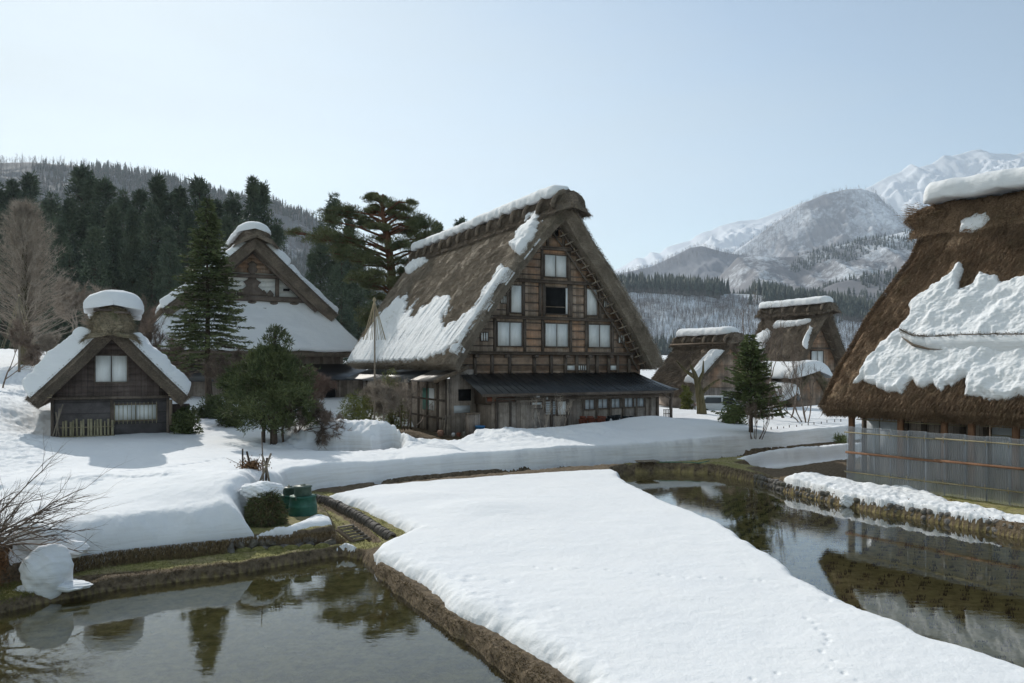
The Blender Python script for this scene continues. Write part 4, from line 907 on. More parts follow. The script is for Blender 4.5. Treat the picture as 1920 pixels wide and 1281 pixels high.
for z in (.95, 1.2, 1.45, 1.68): mb.beam((5.9, -.9, z), (6.5, -.75, z), .035)
for i in range(5): mb.beam((5.95+i*.13, -.88+i*.03, .8), (5.95+i*.13, -.88+i*.03, 1.7), .03)
mb.build('railing', M['beam'], farm)
# left side of the farmhouse: outshot under the eaves
XS = -6.35
mb = MB(); mb.box((XS-.05, 1.0, .2), (XS+.05, 17., 3.5)); mb.build('side_wall', M['boards_y'], farm)
mb = MB(); V = [(XS+.06, .98, .2), (-4.8, .98, .2), (-4.8, .98, 3.98), (-5.55, .98, 3.98), (XS+.06, .98, 3.72)]; mb.add(V+[(p[0], p[1]+.1, p[2]) for p in V], [np.array([(0, 1, 2, 3, 4), (9, 8, 7, 6, 5)]), np.array([(0, 5, 6, 1), (1, 6, 7, 2), (2, 7, 8, 3), (3, 8, 9, 4), (4, 9, 5, 0)])]); mb.build('end_wall', M['boards_wide'], farm)
mb = MB(); slab(mb, [(-7.35, .55, 3.40), (-7.35, 4.2, 3.40), (-5.5, 4.2, 4.14), (-5.5, .55, 4.14)], .08); mb.build('outshot_roof', M['metal_brown'], farm)
mb = MB(); slab(mb, [(-7.5, 4.25, 3.30), (-7.5, 17.5, 3.30), (-5.5, 17.5, 4.05), (-5.5, 4.25, 4.05)], .08); mb.build('outshot_roof', M['metal_roof'], farm)
mb = MB(); mb.beam((-7.37, .5, 3.36), (-5.45, .5, 4.12), .05, .2); mb.build('barge_board', M['beam_pale'], farm)
for y in (1.2, 2.4, 4.0, 5.4, 7., 9., 11., 13.5, 16.): one('post', 'beam', farm, ((XS-.14, y-.08, .2), (XS-.055, y+.08, 3.5)))
for y, zt in ((4.6, 3.2), (6.2, 3.2), (8.6, 3.2)):
    mb = MB(); mb.beam((-7.2, y, .5), (-7.2, y, zt+.1), .09); mb.build('outer_post', M['beam_pale'], farm)
for z in (1.35, 2.3): one('rail', 'beam', farm, ((XS-.12, 1.3, z), (XS-.055, 16.9, z+.1)))
def side_rect(name, m, p0, p1, z0, z1, d=.03): a = float(FM.hit(p0, 740, x=XS)[0]); b = float(FM.hit(p1, 740, x=XS)[0]); return one(name, m, farm, ((XS-.06-d, min(a, b), z0), (XS-.052, max(a, b), z1)))
side_rect('green_shutter', 'green_paint', 795, 806, 1.75, 2.95); side_rect('pane', 'paper', 807, 816, 1.75, 2.95)
one('opening', 'interior', farm, ((-5.85, .93, 2.35), (-5.15, .975, 2.95))); one('pane', 'paper_dim', farm, ((-6.1, .93, 1.72), (-5.2, .975, 2.1)))
mb = MB(); q_ = [(-6.28, .9, .5), (-4.85, .9, .5)]
one('plinth', 'bark_grey', farm, ((-6.5, .7, .1), (-4.8, .96, .62)))

# ---------------------------------------------------------------- the small hut on the left
FH = Frame(-16.05, 31.0, ANG)
hut = empty('thatched_hut', (-16.05, 31.0, 0), ANG, label='small dark wooden hut with tall snow cap and bamboo fence, at the left', cat='hut')
RH = Roof(5.85, 2.92, 6.1, lambda u: -.25*u, lambda u: 6.6+.6*u, .55, .06, .22)
RH.build('thatch_roof', M['thatch_dark'], hut, 70, 90, .05, 8, 9000, .22, .018)
ridge_cap(hut, M['thatch_moss'], 0, -.62, 6.9, 5.50, 1.38, 1.05, .45, 1.1, 5, 'ridge_cap', 0, .1, .2)
mb = MB(); mb.box((-.62, -.7, 6.33), (.02, -.2, 6.42)); mb.box((.1, -.68, 6.25), (.66, -.2, 6.33)); mb.build('ridge_board', M['beam'], hut)
snow_slab(hut, .08, -.95, 6.9, lambda y: 6.62+0*y, 2.12, .56, 9, .12, 'ridge_snow', .7, .10, 9., 'thick rounded pillow of snow overhanging the ridge', .16)
def verge_snow(roof, parent, side, u0, u1, T, seed, y0=-.1, y1=4, name='roof_snow', label=None):
    u = np.linspace(u0, u1, 150)[:, None]; v = np.linspace(0, 1, 60)[None]
    U = u+0*v; yb = roof.yb(U); yf = roof.yf(U); Vv = (y0+(y1-y0)*v-yf*0)/(yb-yf)
    e = np.minimum(np.minimum(u-u0, (u1-u)*.8)*roof.slope(), np.minimum(v, 1-v)*(y1-y0)); pr_ = 1-(1-np.clip(e/.35, 0, 1))**2
    h = T*pr_*(1+.55*fbm(U*5+seed, v*3+0*u, 4))+.10*fbm(U*11+seed, v*7, 3)*pr_-.12*(1-pr_)+.04
    P = roof.P(side, U, np.clip(Vv, 0, 1), h, False)
    mb = MB(); mb.grid(P, None, None, side < 0); o = mb.build(name, M['roof_snow'], parent, True)
    if label: o['label'] = label
verge_snow(RH, hut, -1, .02, .82, .55, 2, -.0, 6.4, 'roof_snow', 'lumpy thick snow on the left slope')
verge_snow(RH, hut, 1, .02, .80, .38, 5, -.0, 6.4, 'roof_snow', 'thick snow on the right slope')
def halfH(z):
    u = (z-2.92)/(6.1-2.92); h = 2.15 if z < 2.9 else 2.925*(1-u)-.06*2.9*u*(1-u)-.46; return -min(2.15, h), min(2.15, max(h, .05))
mb = MB(); gable_wall(mb, halfH, .75, [.6, 2.85]); mb.build('lower_wall', M['boards_hut_z'], hut)
mb = MB(); gable_wall(mb, halfH, .75, [2.85+i*.25 for i in range(12)]); mb.build('gable_wall', M['boards_hut'], hut)
for b_ in (((-2.15, .87, .6), (-2.05, 6.3, 2.9)), ((2.05, .87, .6), (2.15, 6.3, 2.9))): one('side_wall', 'boards_y', hut, b_)
one('rear_wall', 'boards_hut', hut, ((-2.05, 6.2, .6), (2.05, 6.3, 2.9)))
for x in (-2.1, -.0, 2.1): one('post', 'beam', hut, ((x-.06, .69, .6), (x+.06, .745, 2.85)))
one('beam', 'beam', hut, ((-2.2, .62, 2.82), (2.2, .745, 2.94)))
q = [FH.hit(*p, y=.75) for p in ((179, 667), (238, 716), (215, 760), (293, 786), (100, 780), (211, 820))]
window(hut, float(q[0][0]), float(q[1][0]), float(q[1][1]), float(q[0][1]), .72, panels=2)
w = window(hut, float(q[2][0]), float(q[3][0]), float(q[3][1]), float(q[2][1]), .72, panels=2, glass='shutter', label='low white window behind thin upright bars')
x0, x1 = float(q[2][0]), float(q[3][0])
mb = MB()
for i in range(11): x = x0+(x1-x0)*i/10; mb.tube([(x, .60, float(q[3][1])-.15), (x, .60, float(q[2][1])+.12)], .013, 5)
mb.tube([(x0, .6, float(q[3][1])-.02), (x1, .6, float(q[3][1])-.02)], .012, 5); mb.build('window_bar', M['bamboo'], w)
for sg in (-1, 1):                                  # verge poles with rope lashings
    mb = MB(); a = np.array((sg*.06, .28, 5.42)); b = np.array((sg*2.38, .28, 2.72)); mb.tube([a, b], .055, 6); mb.build('verge_pole', M['beam_pale'], hut)
    a2 = a+np.array((sg*.22, -.03, .05)); b2 = b+np.array((sg*.28, -.03, .0)); mb = MB(); mb.tube([a2+np.array((0, 0, -.2)), b2], .04, 6); mb.build('verge_pole', M['log'], hut)
    for i in range(7):
        t = .12+.13*i; c = a+(b-a)*t; mb = MB(); mb.tube([c+np.array((-.08*sg, -.06, .03)), c+np.array((.25*sg, -.08, .10)), c+np.array((.27*sg, -.06, -.04)), c+np.array((-.06*sg, -.06, -.05))], .022, 5); mb.build('lashing', M['rope'], hut)
# right-hand lean-to and posts of the hut
mb = MB(); mb.box((2.16, 1.0, .6), (2.95, 1.08, 2.55)); mb.build('side_screen', M['boards_hut'], hut)
mb = MB(); mb.beam((2.2, .60, 1.7), (2.2, .60, 2.75), .12); mb.build('porch_post', M['beam_pale'], hut)
# bamboo fence in front of it
bf = empty('bamboo_fence', tuple(FH.w(np.array((-1.2, .35, 1.25)))), ANG, label='low fence of cut bamboo stakes leaning against the small hut', cat='fence')
xb0, xb1 = float(FH.hit(118, 800, y=.35)[0])+1.2, float(FH.hit(210, 800, y=.35)[0])+1.2
for i in range(15):
    x = xb0+(xb1-xb0)*i/14+random.uniform(-.02, .02); mb = MB(); mb.tube([(x, 0, -.1), (x+random.uniform(-.02, .02), random.uniform(-.02, .02), .78+random.uniform(-.08, .05))], .034+.008*(i % 3), 7); mb.build('stake', M['bamboo'], bf, True)
for z in (.12, .48): mb = MB(); mb.tube([(xb0-.1, -.05, z), (xb1+.1, -.05, z)], .018, 5); mb.build('rail', M['bamboo'], bf)
for i in range(3): mb = MB(); mb.tube([(xb0-.1-.16*i, .1, -.1), (xb0-.25+.12*i, .15, 1.1+.15*i)], .03, 6); mb.build('leaning_pole', M['log'], bf)
# low ochre outbuilding behind the hut
shed = empty('shed', (-19.0, 36.5, 1.2), ANG, label='low ochre shed with snowy tiled top behind the small hut', cat='shed')
mb = MB(); mb.box((-1.6, 0, -.8), (1.9, 3, 1.55)); mb.build('wall', M['ochre'], shed)
one('roof', 'metal_brown', shed, ((-1.85, -.3, 1.56), (2.1, 3.3, 1.66)))
for x in (-1.62, 1.86): one('corner_post', 'cedar_post', shed, ((x-.06, -.06, -.8), (x+.08, -.004, 1.54)))
snow_slab(shed, .1, -.25, 3.2, lambda y: 1.70+0*y, 3.8, .38, 21, .02, 'roof_snow', .5)
# ---------------------------------------------------------------- the near house on the right, mostly outside the picture
AR = math.atan2(.562, .827)                         # its ridge runs from near right to far left
d0 = np.array((.562, -.827)); 
# frame: x across (roof slope faces -x), y along the ridge pointing away; origin under the ridge at the far end of the eave line
FR = Frame(10.87+5*.827, 27.4+5*.562, AR)           # eave line is x = -5
near = empty('thatched_farmhouse', (FR.o[0], FR.o[1], 0), AR, label='brown thatched house close by on the right with half melted roof snow', cat='house')
tt = lambda u: np.interp(u, [0, .2, .45, .62, .75, .86, .93, 1.], [0, .10, .42, .85, 1.20, 1.25, .95, .55])
LR = 19.
RR = Roof(10., 2.80, 10.0, lambda u: -LR+tt(u), lambda u: -tt(u), .62, .04, .5)
RR.build('thatch_roof', M['thatch_brown'], near, 150, 360, .13, 12, 130000, .30, .026)
ridge_cap(near, M['thatch_brown'], 0, -LR, -.95, 9.30, 1.15, .85, .42, 1.42, 7, 'ridge_cap', 0, .2, .35, tuft=True)
snow_slab(near, -.30, -LR, -1.35, lambda y: 10.30+0*y, 1.7, .62, 15, .16, 'ridge_snow', .55, 0, 2.1, 'deep bank of snow lying along the ridge')
RR.snow(FR, -1, [[(1801, 492), (1806, 500), (1803, 520), (1800, 545), (1818, 546), (1830, 530), (1834, 512), (1848, 516), (1870, 522), (1880, 532), (1900, 525), (1925, 520), (1990, 505), (2100, 480), (2300, 480), (2600, 640), (2600, 880), (2200, 790), (1960, 757), (1880, 747), (1812, 744), (1812, 712), (1800, 715), (1776, 722), (1762, 735), (1752, 725), (1730, 730), (1712, 716), (1690, 740), (1670, 735), (1645, 728), (1622, 718), (1606, 722), (1614, 695), (1633, 665), (1655, 640), (1690, 612), (1706, 590), (1708, 570), (1722, 558), (1745, 545), (1760, 530), (1778, 512)]],
    near, 'snow_patch', 460, 700, .20, .20, 31, .0, .02, .72, .12, 5.5, 'broad sheet of old snow over the lower slope')
RR.snow(FR, -1, [[(1800, 441), (1803, 415), (1815, 408), (1840, 398), (1870, 396), (1872, 405), (1860, 412), (1850, 425), (1830, 436)]], near, 'snow_patch', 260, 620, .2, .22, 32, .0, .6, .95, .05, 2, 'small leftover snow patch high on the slope')
# the crack where the sheet has slid: a dark slot with a cut face below it
mb = MB(); pts = [(1698, 634), (1720, 645), (1750, 648), (1800, 645), (1860, 644), (1930, 645), (2000, 648)]
top = []; bot = []
for i, (px, py) in enumerate(pts):
    for dst, dy in ((top, 0), (bot, 8+14*min(1, i/3))):
        # meet the slope plane by marching the sight line
        best = None
        for u in np.linspace(.0, .8, 160):
            X = -5*((1-u)-.04*u*(1-u)); yv, z = FR.hit(px, py+dy, x=X); zz_ = 2.8+7.2*u
            e = abs(z-zz_)
            if best is None or e < best[0]: best = (e, X, yv, z)
        dst.append((best[1]-.22*.82, best[2], best[3]+.22*.57))
top = np.array(top); bot = np.array(bot)
def smoothline(A, n=80): t = np.linspace(0, len(A)-1, n); return np.stack([np.interp(t, range(len(A)), A[:, k]) for k in range(3)], -1)
top = smoothline(top); bot = smoothline(bot); N_ = np.array((-.82, 0, .57)); n_ = top.shape[0]
jg = .03*fbm(np.arange(n_)*.35, np.zeros(n_), 3)
A0 = top+N_*.02; A1 = top+N_*(.24+jg)[:, None]; B1 = bot+N_*(.02+jg)[:, None]; B0 = bot+N_*-.1; wd = np.sin(np.linspace(.08, 1.6, n_))[:, None]
P_ = np.stack([A0, A1*.5+A0*.5, A1, A1*.5+B1*.5+N_*.03, B1, B0]); mb.grid(P_, None, None, True); mb.build('snow_step', M['snow'], near, True)
mb = MB(); c_ = top+N_*.20+np.array((0, 0, .04)); mb.tube(c_+rng.normal(size=c_.shape)*.012, .012+.014*rng.random(n_), 5); C = np.repeat(c_, 16, 0)+rng.normal(size=(n_*16, 3))*.035; mb.blades(C, rng.normal(size=(n_*16, 3)), .07, .02); mb.build('crack_line_straw', M['thatch_dark'], near)  # dark strand and straw blades draw in the darkness of the gap
mb = MB(); mb.tube(bot[:34]+N_*.10, .045*np.sin(np.linspace(.2, 3., 34)), 6); mb.build('crack_line_straw', M['thatch_dark'], near)
# walls and posts
mb = MB(); mb.box((-3.35, -LR+.4, .3), (-3.25, -.9, 3.4)); mb.build('wall', M['boards_y'], near)
mb = MB(); mb.box((-3.24, -.95, .3), (3.3, -.85, 3.4)); mb.build('end_wall', M['boards_wide'], near)
gw = MB(); gable_wall(gw, lambda z: (-max(.1, 4.1*(1-(z-3.4)/5.6)), max(.1, 4.1*(1-(z-3.4)/5.6))), -2.2, [3.4+i*.7 for i in range(8)]); gw.build('gable_wall', M['boards_wide'], near)
one('soffit', 'beam', near, ((-4.75, -LR+.3, 2.62), (-3.25, -.3, 2.70)))
one('wall_plate', 'beam', near, ((-4.62, -LR+.3, 2.46), (-4.44, -.25, 2.615)))
XP = -4.53
def yR(px): return float(FR.hit(px, 850, x=XP)[0])
for px in (1597, 1689, 1771, 1822, 1905, 2010, 2150): y_ = yR(px); one('eave_post', 'cedar_post', near, ((XP-.075, y_-.08, .3), (XP+.075, y_+.08, 2.455)))
def yW(px): return float(FR.hit(px, 790, x=-3.36)[0])
for a, b, m in ((1627, 1650, 'paper_dim'), (1652, 1685, 'paper_dim'), (1862, 1904, 'paper_dim'), (1911, 1960, 'paper_dim')):
    y0, y1 = sorted((yW(a), yW(b))); f = one('window', 'beam', near, ((-3.40, y0-.06, 1.0), (-3.36, y1+.06, 2.55))); one('pane', m, f, ((-3.415, y0, 1.1), (-3.402, y1, 2.45))); one('bar', 'beam', f, ((-3.43, y0, 1.9), (-3.418, y1, 1.94)))
for px in (1622, 1700, 1734, 1768, 1806, 1850, 1907): y0 = yW(px); one('post', 'beam', near, ((-3.46, y0-.07, .3), (-3.355, y0+.07, 2.6)))
for z, a, b, xx in ((2.32, 1600, 1760, -4.35), (2.30, 1610, 1800, -4.2), (2.35, 1830, 1990, -4.3), (2.08, 1845, 1990, -4.1)):
    mb = MB(); mb.tube([(xx, yR(a), z), (xx, yR(b), z)], .016, 6); mb.build('drying_pole', M['bamboo'], near)
# ---- winter screen of corrugated clear sheets
k = NM('corrugated', .35, .4); o_ = k.sep(k.co())
sx_ = k.math('SINE', k.math('MULTIPLY', o_[1], 2*math.pi/.063)); k.put(k.b.inputs['Base Color'], k.mix(k.ramp(k.noise(k.co((1, 1, .4)), 2.5, 5), [(.4, 0), (.7, 1)]), (.62, .66, .71), (.78, .81, .85)))
tl = k.n('BsdfTranslucent'); tl.inputs['Color'].default_value = (.80, .85, .92, 1); tp = k.n('BsdfTransparent'); tp.inputs['Color'].default_value = (.80, .84, .88, 1)
m1 = k.n('MixShader'); m1.inputs[0].default_value = .5; m2 = k.n('MixShader'); m2.inputs[0].default_value = .62
k.put(m1.inputs[1], k.b.outputs[0]); k.put(m1.inputs[2], tl.outputs[0]); k.put(m2.inputs[1], m1.outputs[0]); k.put(m2.inputs[2], tp.outputs[0]); k.put(k.t.nodes['Material Output'].inputs['Surface'], m2.outputs[0])
k.b.inputs['Roughness'].default_value = .25; M['corrugated'] = k.m
XF = float(np.array((11.04, 25.6)) @ FR.ex-FR.o@FR.ex)   # the screen's own line
def yF(px, py=850): return float(FR.hit(px, py, x=XF)[0])
scr = empty('winter_screen', tuple(FR.w(np.array((XF, yF(1587), .35)))), AR, label='long screen of translucent corrugated sheets tied to rails under the near eave', cat='screen')
ys = yF(1587); pxs = [1587, 1613, 1638, 1669, 1702, 1735, 1770, 1809, 1849, 1892, 1940, 1995, 2060, 2140, 2240]
for i, (a, b) in enumerate(zip(pxs[:-1], pxs[1:])):
    y0, y1 = yF(a)-ys, yF(b)-ys; n_ = int(abs(y1-y0)/.0105); yy = np.linspace(y0+.004, y1-.03, n_)
    zt = 1.84-.02*(i % 2); zz_ = np.linspace(-.05, zt, 6)[:, None]; xx = .009*np.sin(yy*2*math.pi/.063)[None]+.004*(i % 2)+.012*np.sin(zz_*2+i)
    mb = MB(); mb.grid(np.stack([xx+0*zz_, yy[None]+0*zz_, zz_+0*yy[None]], -1)); mb.build('sheet', M['corrugated'], scr, True)
    if i >= 2:
        y1b = yF(b)-ys; one('edge_strip', 'dark_plastic', scr, ((.018, y1b-.02, -.02), (.03, y1b+.015, zt)))
        for z in (.35, 1.62): mb = MB(); mb.tube([(-.06, y1b-.015, z-.07), (-.075, y1b, z+.07), (-.03, y1b+.01, z+.10)], .011, 5); mb.build('tie', M['rope'], scr)
def rail(z, m, r, pa, pb, off, dz=0, sq=False):
    mb = MB(); a = (off, yF(pa)-ys, z); b = (off, yF(pb)-ys, z+dz)
    (mb.beam(a, b, .035, .07) if sq else mb.tube([a, b], r, 7)); mb.build('rail', M[m], scr)
rail(1.64, 'bamboo', .022, 1585, 1770, -.045); rail(1.665, 'bamboo', .022, 1756, 2240, -.065)
rail(.985, 'cedar_post', .02, 1587, 1768, -.045, 0, True); rail(1.01, 'cedar_post', .02, 1753, 2240, -.055, 0, True)
rail(.34, 'bamboo', .024, 1585, 1780, -.045); rail(.365, 'bamboo', .024, 1753, 2240, -.065)

# ---------------------------------------------------------------- the temple hall behind the trees
FT = Frame(*[float(v) for v in (-.3310*60, 60)], ANG)
tmp_ = empty('temple_hall', (FT.o[0], FT.o[1], 0), ANG, label='big thatched temple hall with plastered gable and snow skirt roof behind the green trees', cat='temple')
# lower hipped skirt
def ring(hx, y0, y1, z): return [(-hx, y0, z), (hx, y0, z), (hx, y1, z), (-hx, y1, z)]
def skirt(name, m, hx0, ya0, yb0, z0, hx1, ya1, yb1, z1, n=50, nu=24, off=0., amp=.05, sag=.25, uvs=True):
    lo = ring(hx0, ya0, yb0, z0); hi = ring(hx1, ya1, yb1, z1); mb = MB()
    for i in range(4):
        a, b, c, d = (np.array(v) for v in (lo[i], lo[(i+1) % 4], hi[(i+1) % 4], hi[i])); s_ = np.linspace(0, 1, n)[None, :, None]; t_ = np.linspace(0, 1, nu)[:, None, None]
        P = (a*(1-s_)+b*s_)*(1-t_)+(d*(1-s_)+c*s_)*t_; P[..., 2] -= sag*np.sin(t_[..., 0]*math.pi)*1.
        nrm_ = np.cross(b-a, d-a); nrm_ /= np.linalg.norm(nrm_); P = P+nrm_*(off+amp*fbm(P[..., 0]*1.1+P[..., 1]*1.1, P[..., 2]*1.5+i, 4))[..., None]
        mb.grid(P, None, np.stack([P[..., 0]+P[..., 1], P[..., 2]], -1), False)
    return mb.build(name, M[m], tmp_, True, True)
skirt('skirt_roof', 'thatch_dark', 8.6, .0, 17., 5.3, 5.75, 2.1, 14.5, 9.0)
one('eave', 'thatch_dark', tmp_, ((-8.55, .08, 4.9), (8.55, 16.9, 5.28)))
skirt('roof_snow', 'roof_snow', 8.7, -.1, 17.1, 5.62, 5.6, 2.2, 14.4, 9.25, 90, 40, .12, .09)
mb = MB(); L_ = [(-8.7, -.1), (8.7, -.1), (8.7, 17.1), (-8.7, 17.1)]
for i in range(4):
    a = np.array(L_[i]); b = np.array(L_[(i+1) % 4]); t_ = np.linspace(0, 1, 120)[:, None]; q_ = a*(1-t_)+b*t_; zt = 5.66+.05*fbm(t_[:, 0]*9, t_[:, 0]*0+i, 3); zb = 5.28+.14*fbm(t_[:, 0]*14, t_[:, 0]*0+i, 4)
    nn_ = np.array(((b-a)[1], -(b-a)[0]))/np.linalg.norm(b-a); P = np.stack([np.column_stack([q_+nn_*o2, z_]) for o2, z_ in ((.02, zt+.12), (.12, zt), (.13, (zt+zb)/2), (.05, zb), (-.2, zb))]); mb.grid(P, None, None, True)
mb.build('eave_snow', M['roof_snow'], tmp_, True)
RT = Roof(13.3, 8.5, 14.45, lambda u: .9-1.1*u, lambda u: 13.+1.*u, .85, .05, .25)
RT.build('thatch_roof', M['thatch_dark'], tmp_, 70, 90, .06, 21, 9000, .35, .035)
ridge_cap(tmp_, M['thatch_dark'], 0, -.55, 14.6, 14.15, 1.9, .75, 1.0, 1.3, 9, 'ridge_cap', 0, .1, .4)
snow_slab(tmp_, -.15, -.75, 14.5, lambda y: 14.80+0*y, 2.6, .50, 25, .12, 'ridge_snow', .9, 0, 4., None, .35)
_rn = RT
def vsn(side, u0, u1, T, seed): verge_snow(RT, tmp_, side, u0, u1, T, seed, .0, 12., 'verge_snow')
vsn(-1, .0, .88, .38, 4); vsn(1, .0, .62, .30, 6); vsn(1, .60, .88, .42, 7)
half_t = lambda z: (-max(.08, 6.0*(1-(z-8.4)/5.9)-.25), max(.08, 6.0*(1-(z-8.4)/5.9)-.25))
mb = MB(); gable_wall(mb, half_t, 2.3, [8.3+i*.45 for i in range(13)]); mb.build('gable_wall', M['plaster'], tmp_)
mb = MB(); gable_wall(mb, lambda z: (half_t(z)[0]+.1, half_t(z)[1]-.1), 2.15, [11.6+i*.4 for i in range(7)], .1); mb.build('gable_boards', M['boards_x'], tmp_)
for sg in (-1, 1):
    mb = MB(); mb.beam((sg*.1, 1.0, 13.75), (sg*5.6, 1.0, 8.75), .14, .55); mb.build('barge_board', M['beam'], tmp_)
    mb = MB(); mb.beam((sg*.1, 1.6, 13.2), (sg*5.0, 1.6, 8.65), .5, .3); mb.build('inner_board', M['beam'], tmp_)
one('tie_beam', 'beam', tmp_, ((-5.2, 1.86, 8.55), (5.2, 2.27, 8.8))); one('tie_beam', 'beam', tmp_, ((-4.6, 1.80, 9.35), (4.6, 2.25, 9.75))); one('collar_beam', 'beam', tmp_, ((-2.6, 1.85, 11.2), (2.6, 2.25, 11.48)))
for x in (-1.95, 1.95): one('strut', 'beam', tmp_, ((x-.14, 2.0, 9.76), (x+.14, 2.28, 11.19)))
for x, s_ in ((-3.3, .8), (-1.7, .7), (0., .8), (1.7, .7), (3.3, .8)):
    mb = MB(); mb.lathe((x, 2.1, 8.81), [(.16*s_, 0), (.20*s_, .15), (.42*s_, .3), (.5*s_, .4), (.45*s_, .5), (.0, .53)], 12, 1, .35); mb.build('bracket', M['beam'], tmp_)
mb = MB(); mb.lathe((0, 2.05, 9.76), [(.85, 0), (.95, .2), (.75, .5), (.45, .75), (.55, .95), (.70, 1.1), (.35, 1.3), (.3, 1.43)], 16, 1, .25); mb.build('carved_strut', M['beam'], tmp_, True)
mb = MB(); mb.lathe((0, 1.9, 11.75), [(.05, -.35), (.25, -.2), (.42, .1), (.25, .35), (.4, .5), (.1, .75)], 12, 1, .3); mb.build('gable_pendant', M['beam'], tmp_, True)
for x in (-1.5, -.9, .9, 1.4): mb = MB(); mb.lathe((x, 2.1, 9.76), [(.22, 0), (.3, .15), (.12, .4), (.05, .5)], 10, 1, .4); mb.build('carving', M['beam'], tmp_, True)
one('vent', 'interior', tmp_, ((2.45, 2.2, 10.25), (2.95, 2.28, 10.45)))
mb = MB(); mb.box((-7.2, 1.6, .5), (7.2, 15.5, 5.1)); mb.build('wall', M['boards_wide'], tmp_)
mb = MB(); slab(mb, [(-9.6, -1.9, 3.1), (9.6, -1.9, 3.1), (8.3, 1.5, 4.3), (-8.3, 1.5, 4.3)], .1); mb.build('lower_roof', M['metal_roof'], tmp_)
mb = MB(); slab(mb, [(9.6, -1.9, 3.1), (10., 17., 3.1), (7.3, 16., 4.3), (7.3, 1.5, 4.3)], .1); mb.build('lower_roof', M['metal_roof'], tmp_)
mb = MB(); mb.box((-8.6, -.6, .4), (8.6, 1.58, 3.2)); mb.build('front_wall', M['boards_wide'], tmp_)
for x in (-8.5, -6, -3.5, -1, 1.5, 4, 6.2, 8.4): one('post', 'beam', tmp_, ((x-.1, -.7, .4), (x+.1, -.605, 3.2)))
one('opening', 'interior', tmp_, ((4.3, -.66, 1.6), (6.0, -.61, 2.4)))
snow_slab(tmp_, 9.0, -1.2, 2.6, lambda y: 3.40+.1*y, .9, .16, 33, .0, 'roof_snow', .5)

# ---------------------------------------------------------------- two houses far right
def far_house(name, px, D, W, L, He, Hr, ridge_w, lab, seed, m='thatch_moss', yaw=ANG, gable=True, t=.5):
    X = (px-CX)/F*D; e = empty(name, (X, D, 0), yaw, label=lab, cat='house'); f = Frame(X, D, yaw)
    r = Roof(W, He, Hr, lambda u: -.4*u**2, lambda u: L+.6*u, t, .04, .25); r.build('thatch_roof', M[m], e, 60, 110, .10, seed, 6000, .4, .04)
    ridge_cap(e, M[m], 0, -.7, L+.8, Hr-.35, ridge_w, .5, .35, 1.3, seed, 'ridge_cap', 6, .11, .3)
    return e, f, r
eB, fB, rB = far_house('thatched_house', 1549, 62, 8.0, 6.2, 2.6, 9.0, 1.3, 'thatched house with ladder-like rungs in its gable, far right behind the bare bushes', 41, 'thatch_dark')
snow_slab(eB, -.1, -.5, 6.9, lambda y: 9.25+0*y, 1.5, .50, 51, .08, 'ridge_snow', .6, 0, 3., 'long white loaf of snow on the ridge')
half_b = lambda z: (-max(.1, 3.3*(1-(z-3.0)/5.6)), max(.1, 3.3*(1-(z-3.0)/5.6)))
mb = MB(); gable_wall(mb, half_b, 1.0, [.5, 3.0]+[3.0+i*.6 for i in range(1, 9)]); mb.build('gable_wall', M['boards_x'], eB)
window(eB, -.62, .72, 4.1, 5.35, .96, panels=2)
one('beam', 'beam', eB, ((-2.9, .86, 3.6), (2.9, .99, 3.75))); one('beam', 'beam', eB, ((-2.1, .86, 5.5), (2.1, .99, 5.65)))
for i in range(7): u = .2+.1*i; mb = MB(); q_ = rB.P(1, np.array([u]), np.array([0.]), -.55, False)[0]; mb.beam((q_[0]-.35, .5, q_[2]+.05), (q_[0]+.1, .5, q_[2]-.05), .06, .05); mb.build('rung', M['log'], eB)
mb = MB(); mb.beam((.15, .45, 8.2), (3.1, .45, 3.2), .1, .16); mb.build('verge_pole', M['beam_pale'], eB)
rB.snow(fB, -1, [[(1449, 612), (1460, 602), (1500, 600), (1522, 599), (1520, 606), (1490, 612), (1450, 617)]], eB, 'snow_patch', 160, 220, .3, .25, 61, u0=.5, jit=1)
rB.snow(fB, -1, [[(1412, 650), (1420, 628), (1440, 618), (1447, 622), (1436, 650), (1430, 665), (1412, 672)], [(1505, 650), (1512, 625), (1522, 612), (1526, 616), (1512, 655)]], eB, 'snow_patch', 160, 220, .2, .2, 62, jit=2)
mb = MB(); verge_snow(rB, eB, 1, .1, .8, .15, 9, 0, 3)
# lower annex in front of it with humps of snow
ax = empty('annex', tuple(at(1530, 742, 58.)[:2])+(.8,), ANG, label='low annex humped with two heaps of snow in front of the far right house', cat='outbuilding')
rA = Roof(5.2, .75, 3.4, lambda u: 0*u, lambda u: 5.4+0*u, .35, .0, .2); rA.build('thatch_roof', M['thatch_moss'], ax, 40, 60, .08, 44, 2500, .35, .035)
mb = MB(); gable_wall(mb, lambda z: (-2.2*(1-(z/3.3))-.02, 2.2*(1-(z/3.3))+.02), .5, [-.4, .0, .8, 1.6, 2.4, 3.0]); mb.build('gable_wall', M['boards_x'], ax)
snow_slab(ax, -.2, -.5, 5.6, lambda y: 3.15+0*y, 4.2, .62, 71, .02, 'roof_snow', .9, 0, 3, None, .7)
snow_slab(ax, -2.1, -.2, 5., lambda y: 1.55+0*y, 1.6, .65, 72, .02, 'roof_snow', .9, 0, 3, None, .8)
eA, fA, rA2 = far_house('thatched_house', 1374, 56, 8.4, 5.3, 2.3, 6.3, 1.5, 'low mossy thatched house with a long snow loaf on its ridge, beside the big farmhouse', 43, 'thatch_dark')
snow_slab(eA, 0, -.2, 5.9, lambda y: 6.55+0*y, 1.6, .50, 52, .08, 'ridge_snow', .7, 0, 2.4, 'snow loaf along the ridge')
one('ridge_board', 'beam_pale', eA, ((-1.02, -.4, 5.75), (-.92, 5.9, 5.87)))
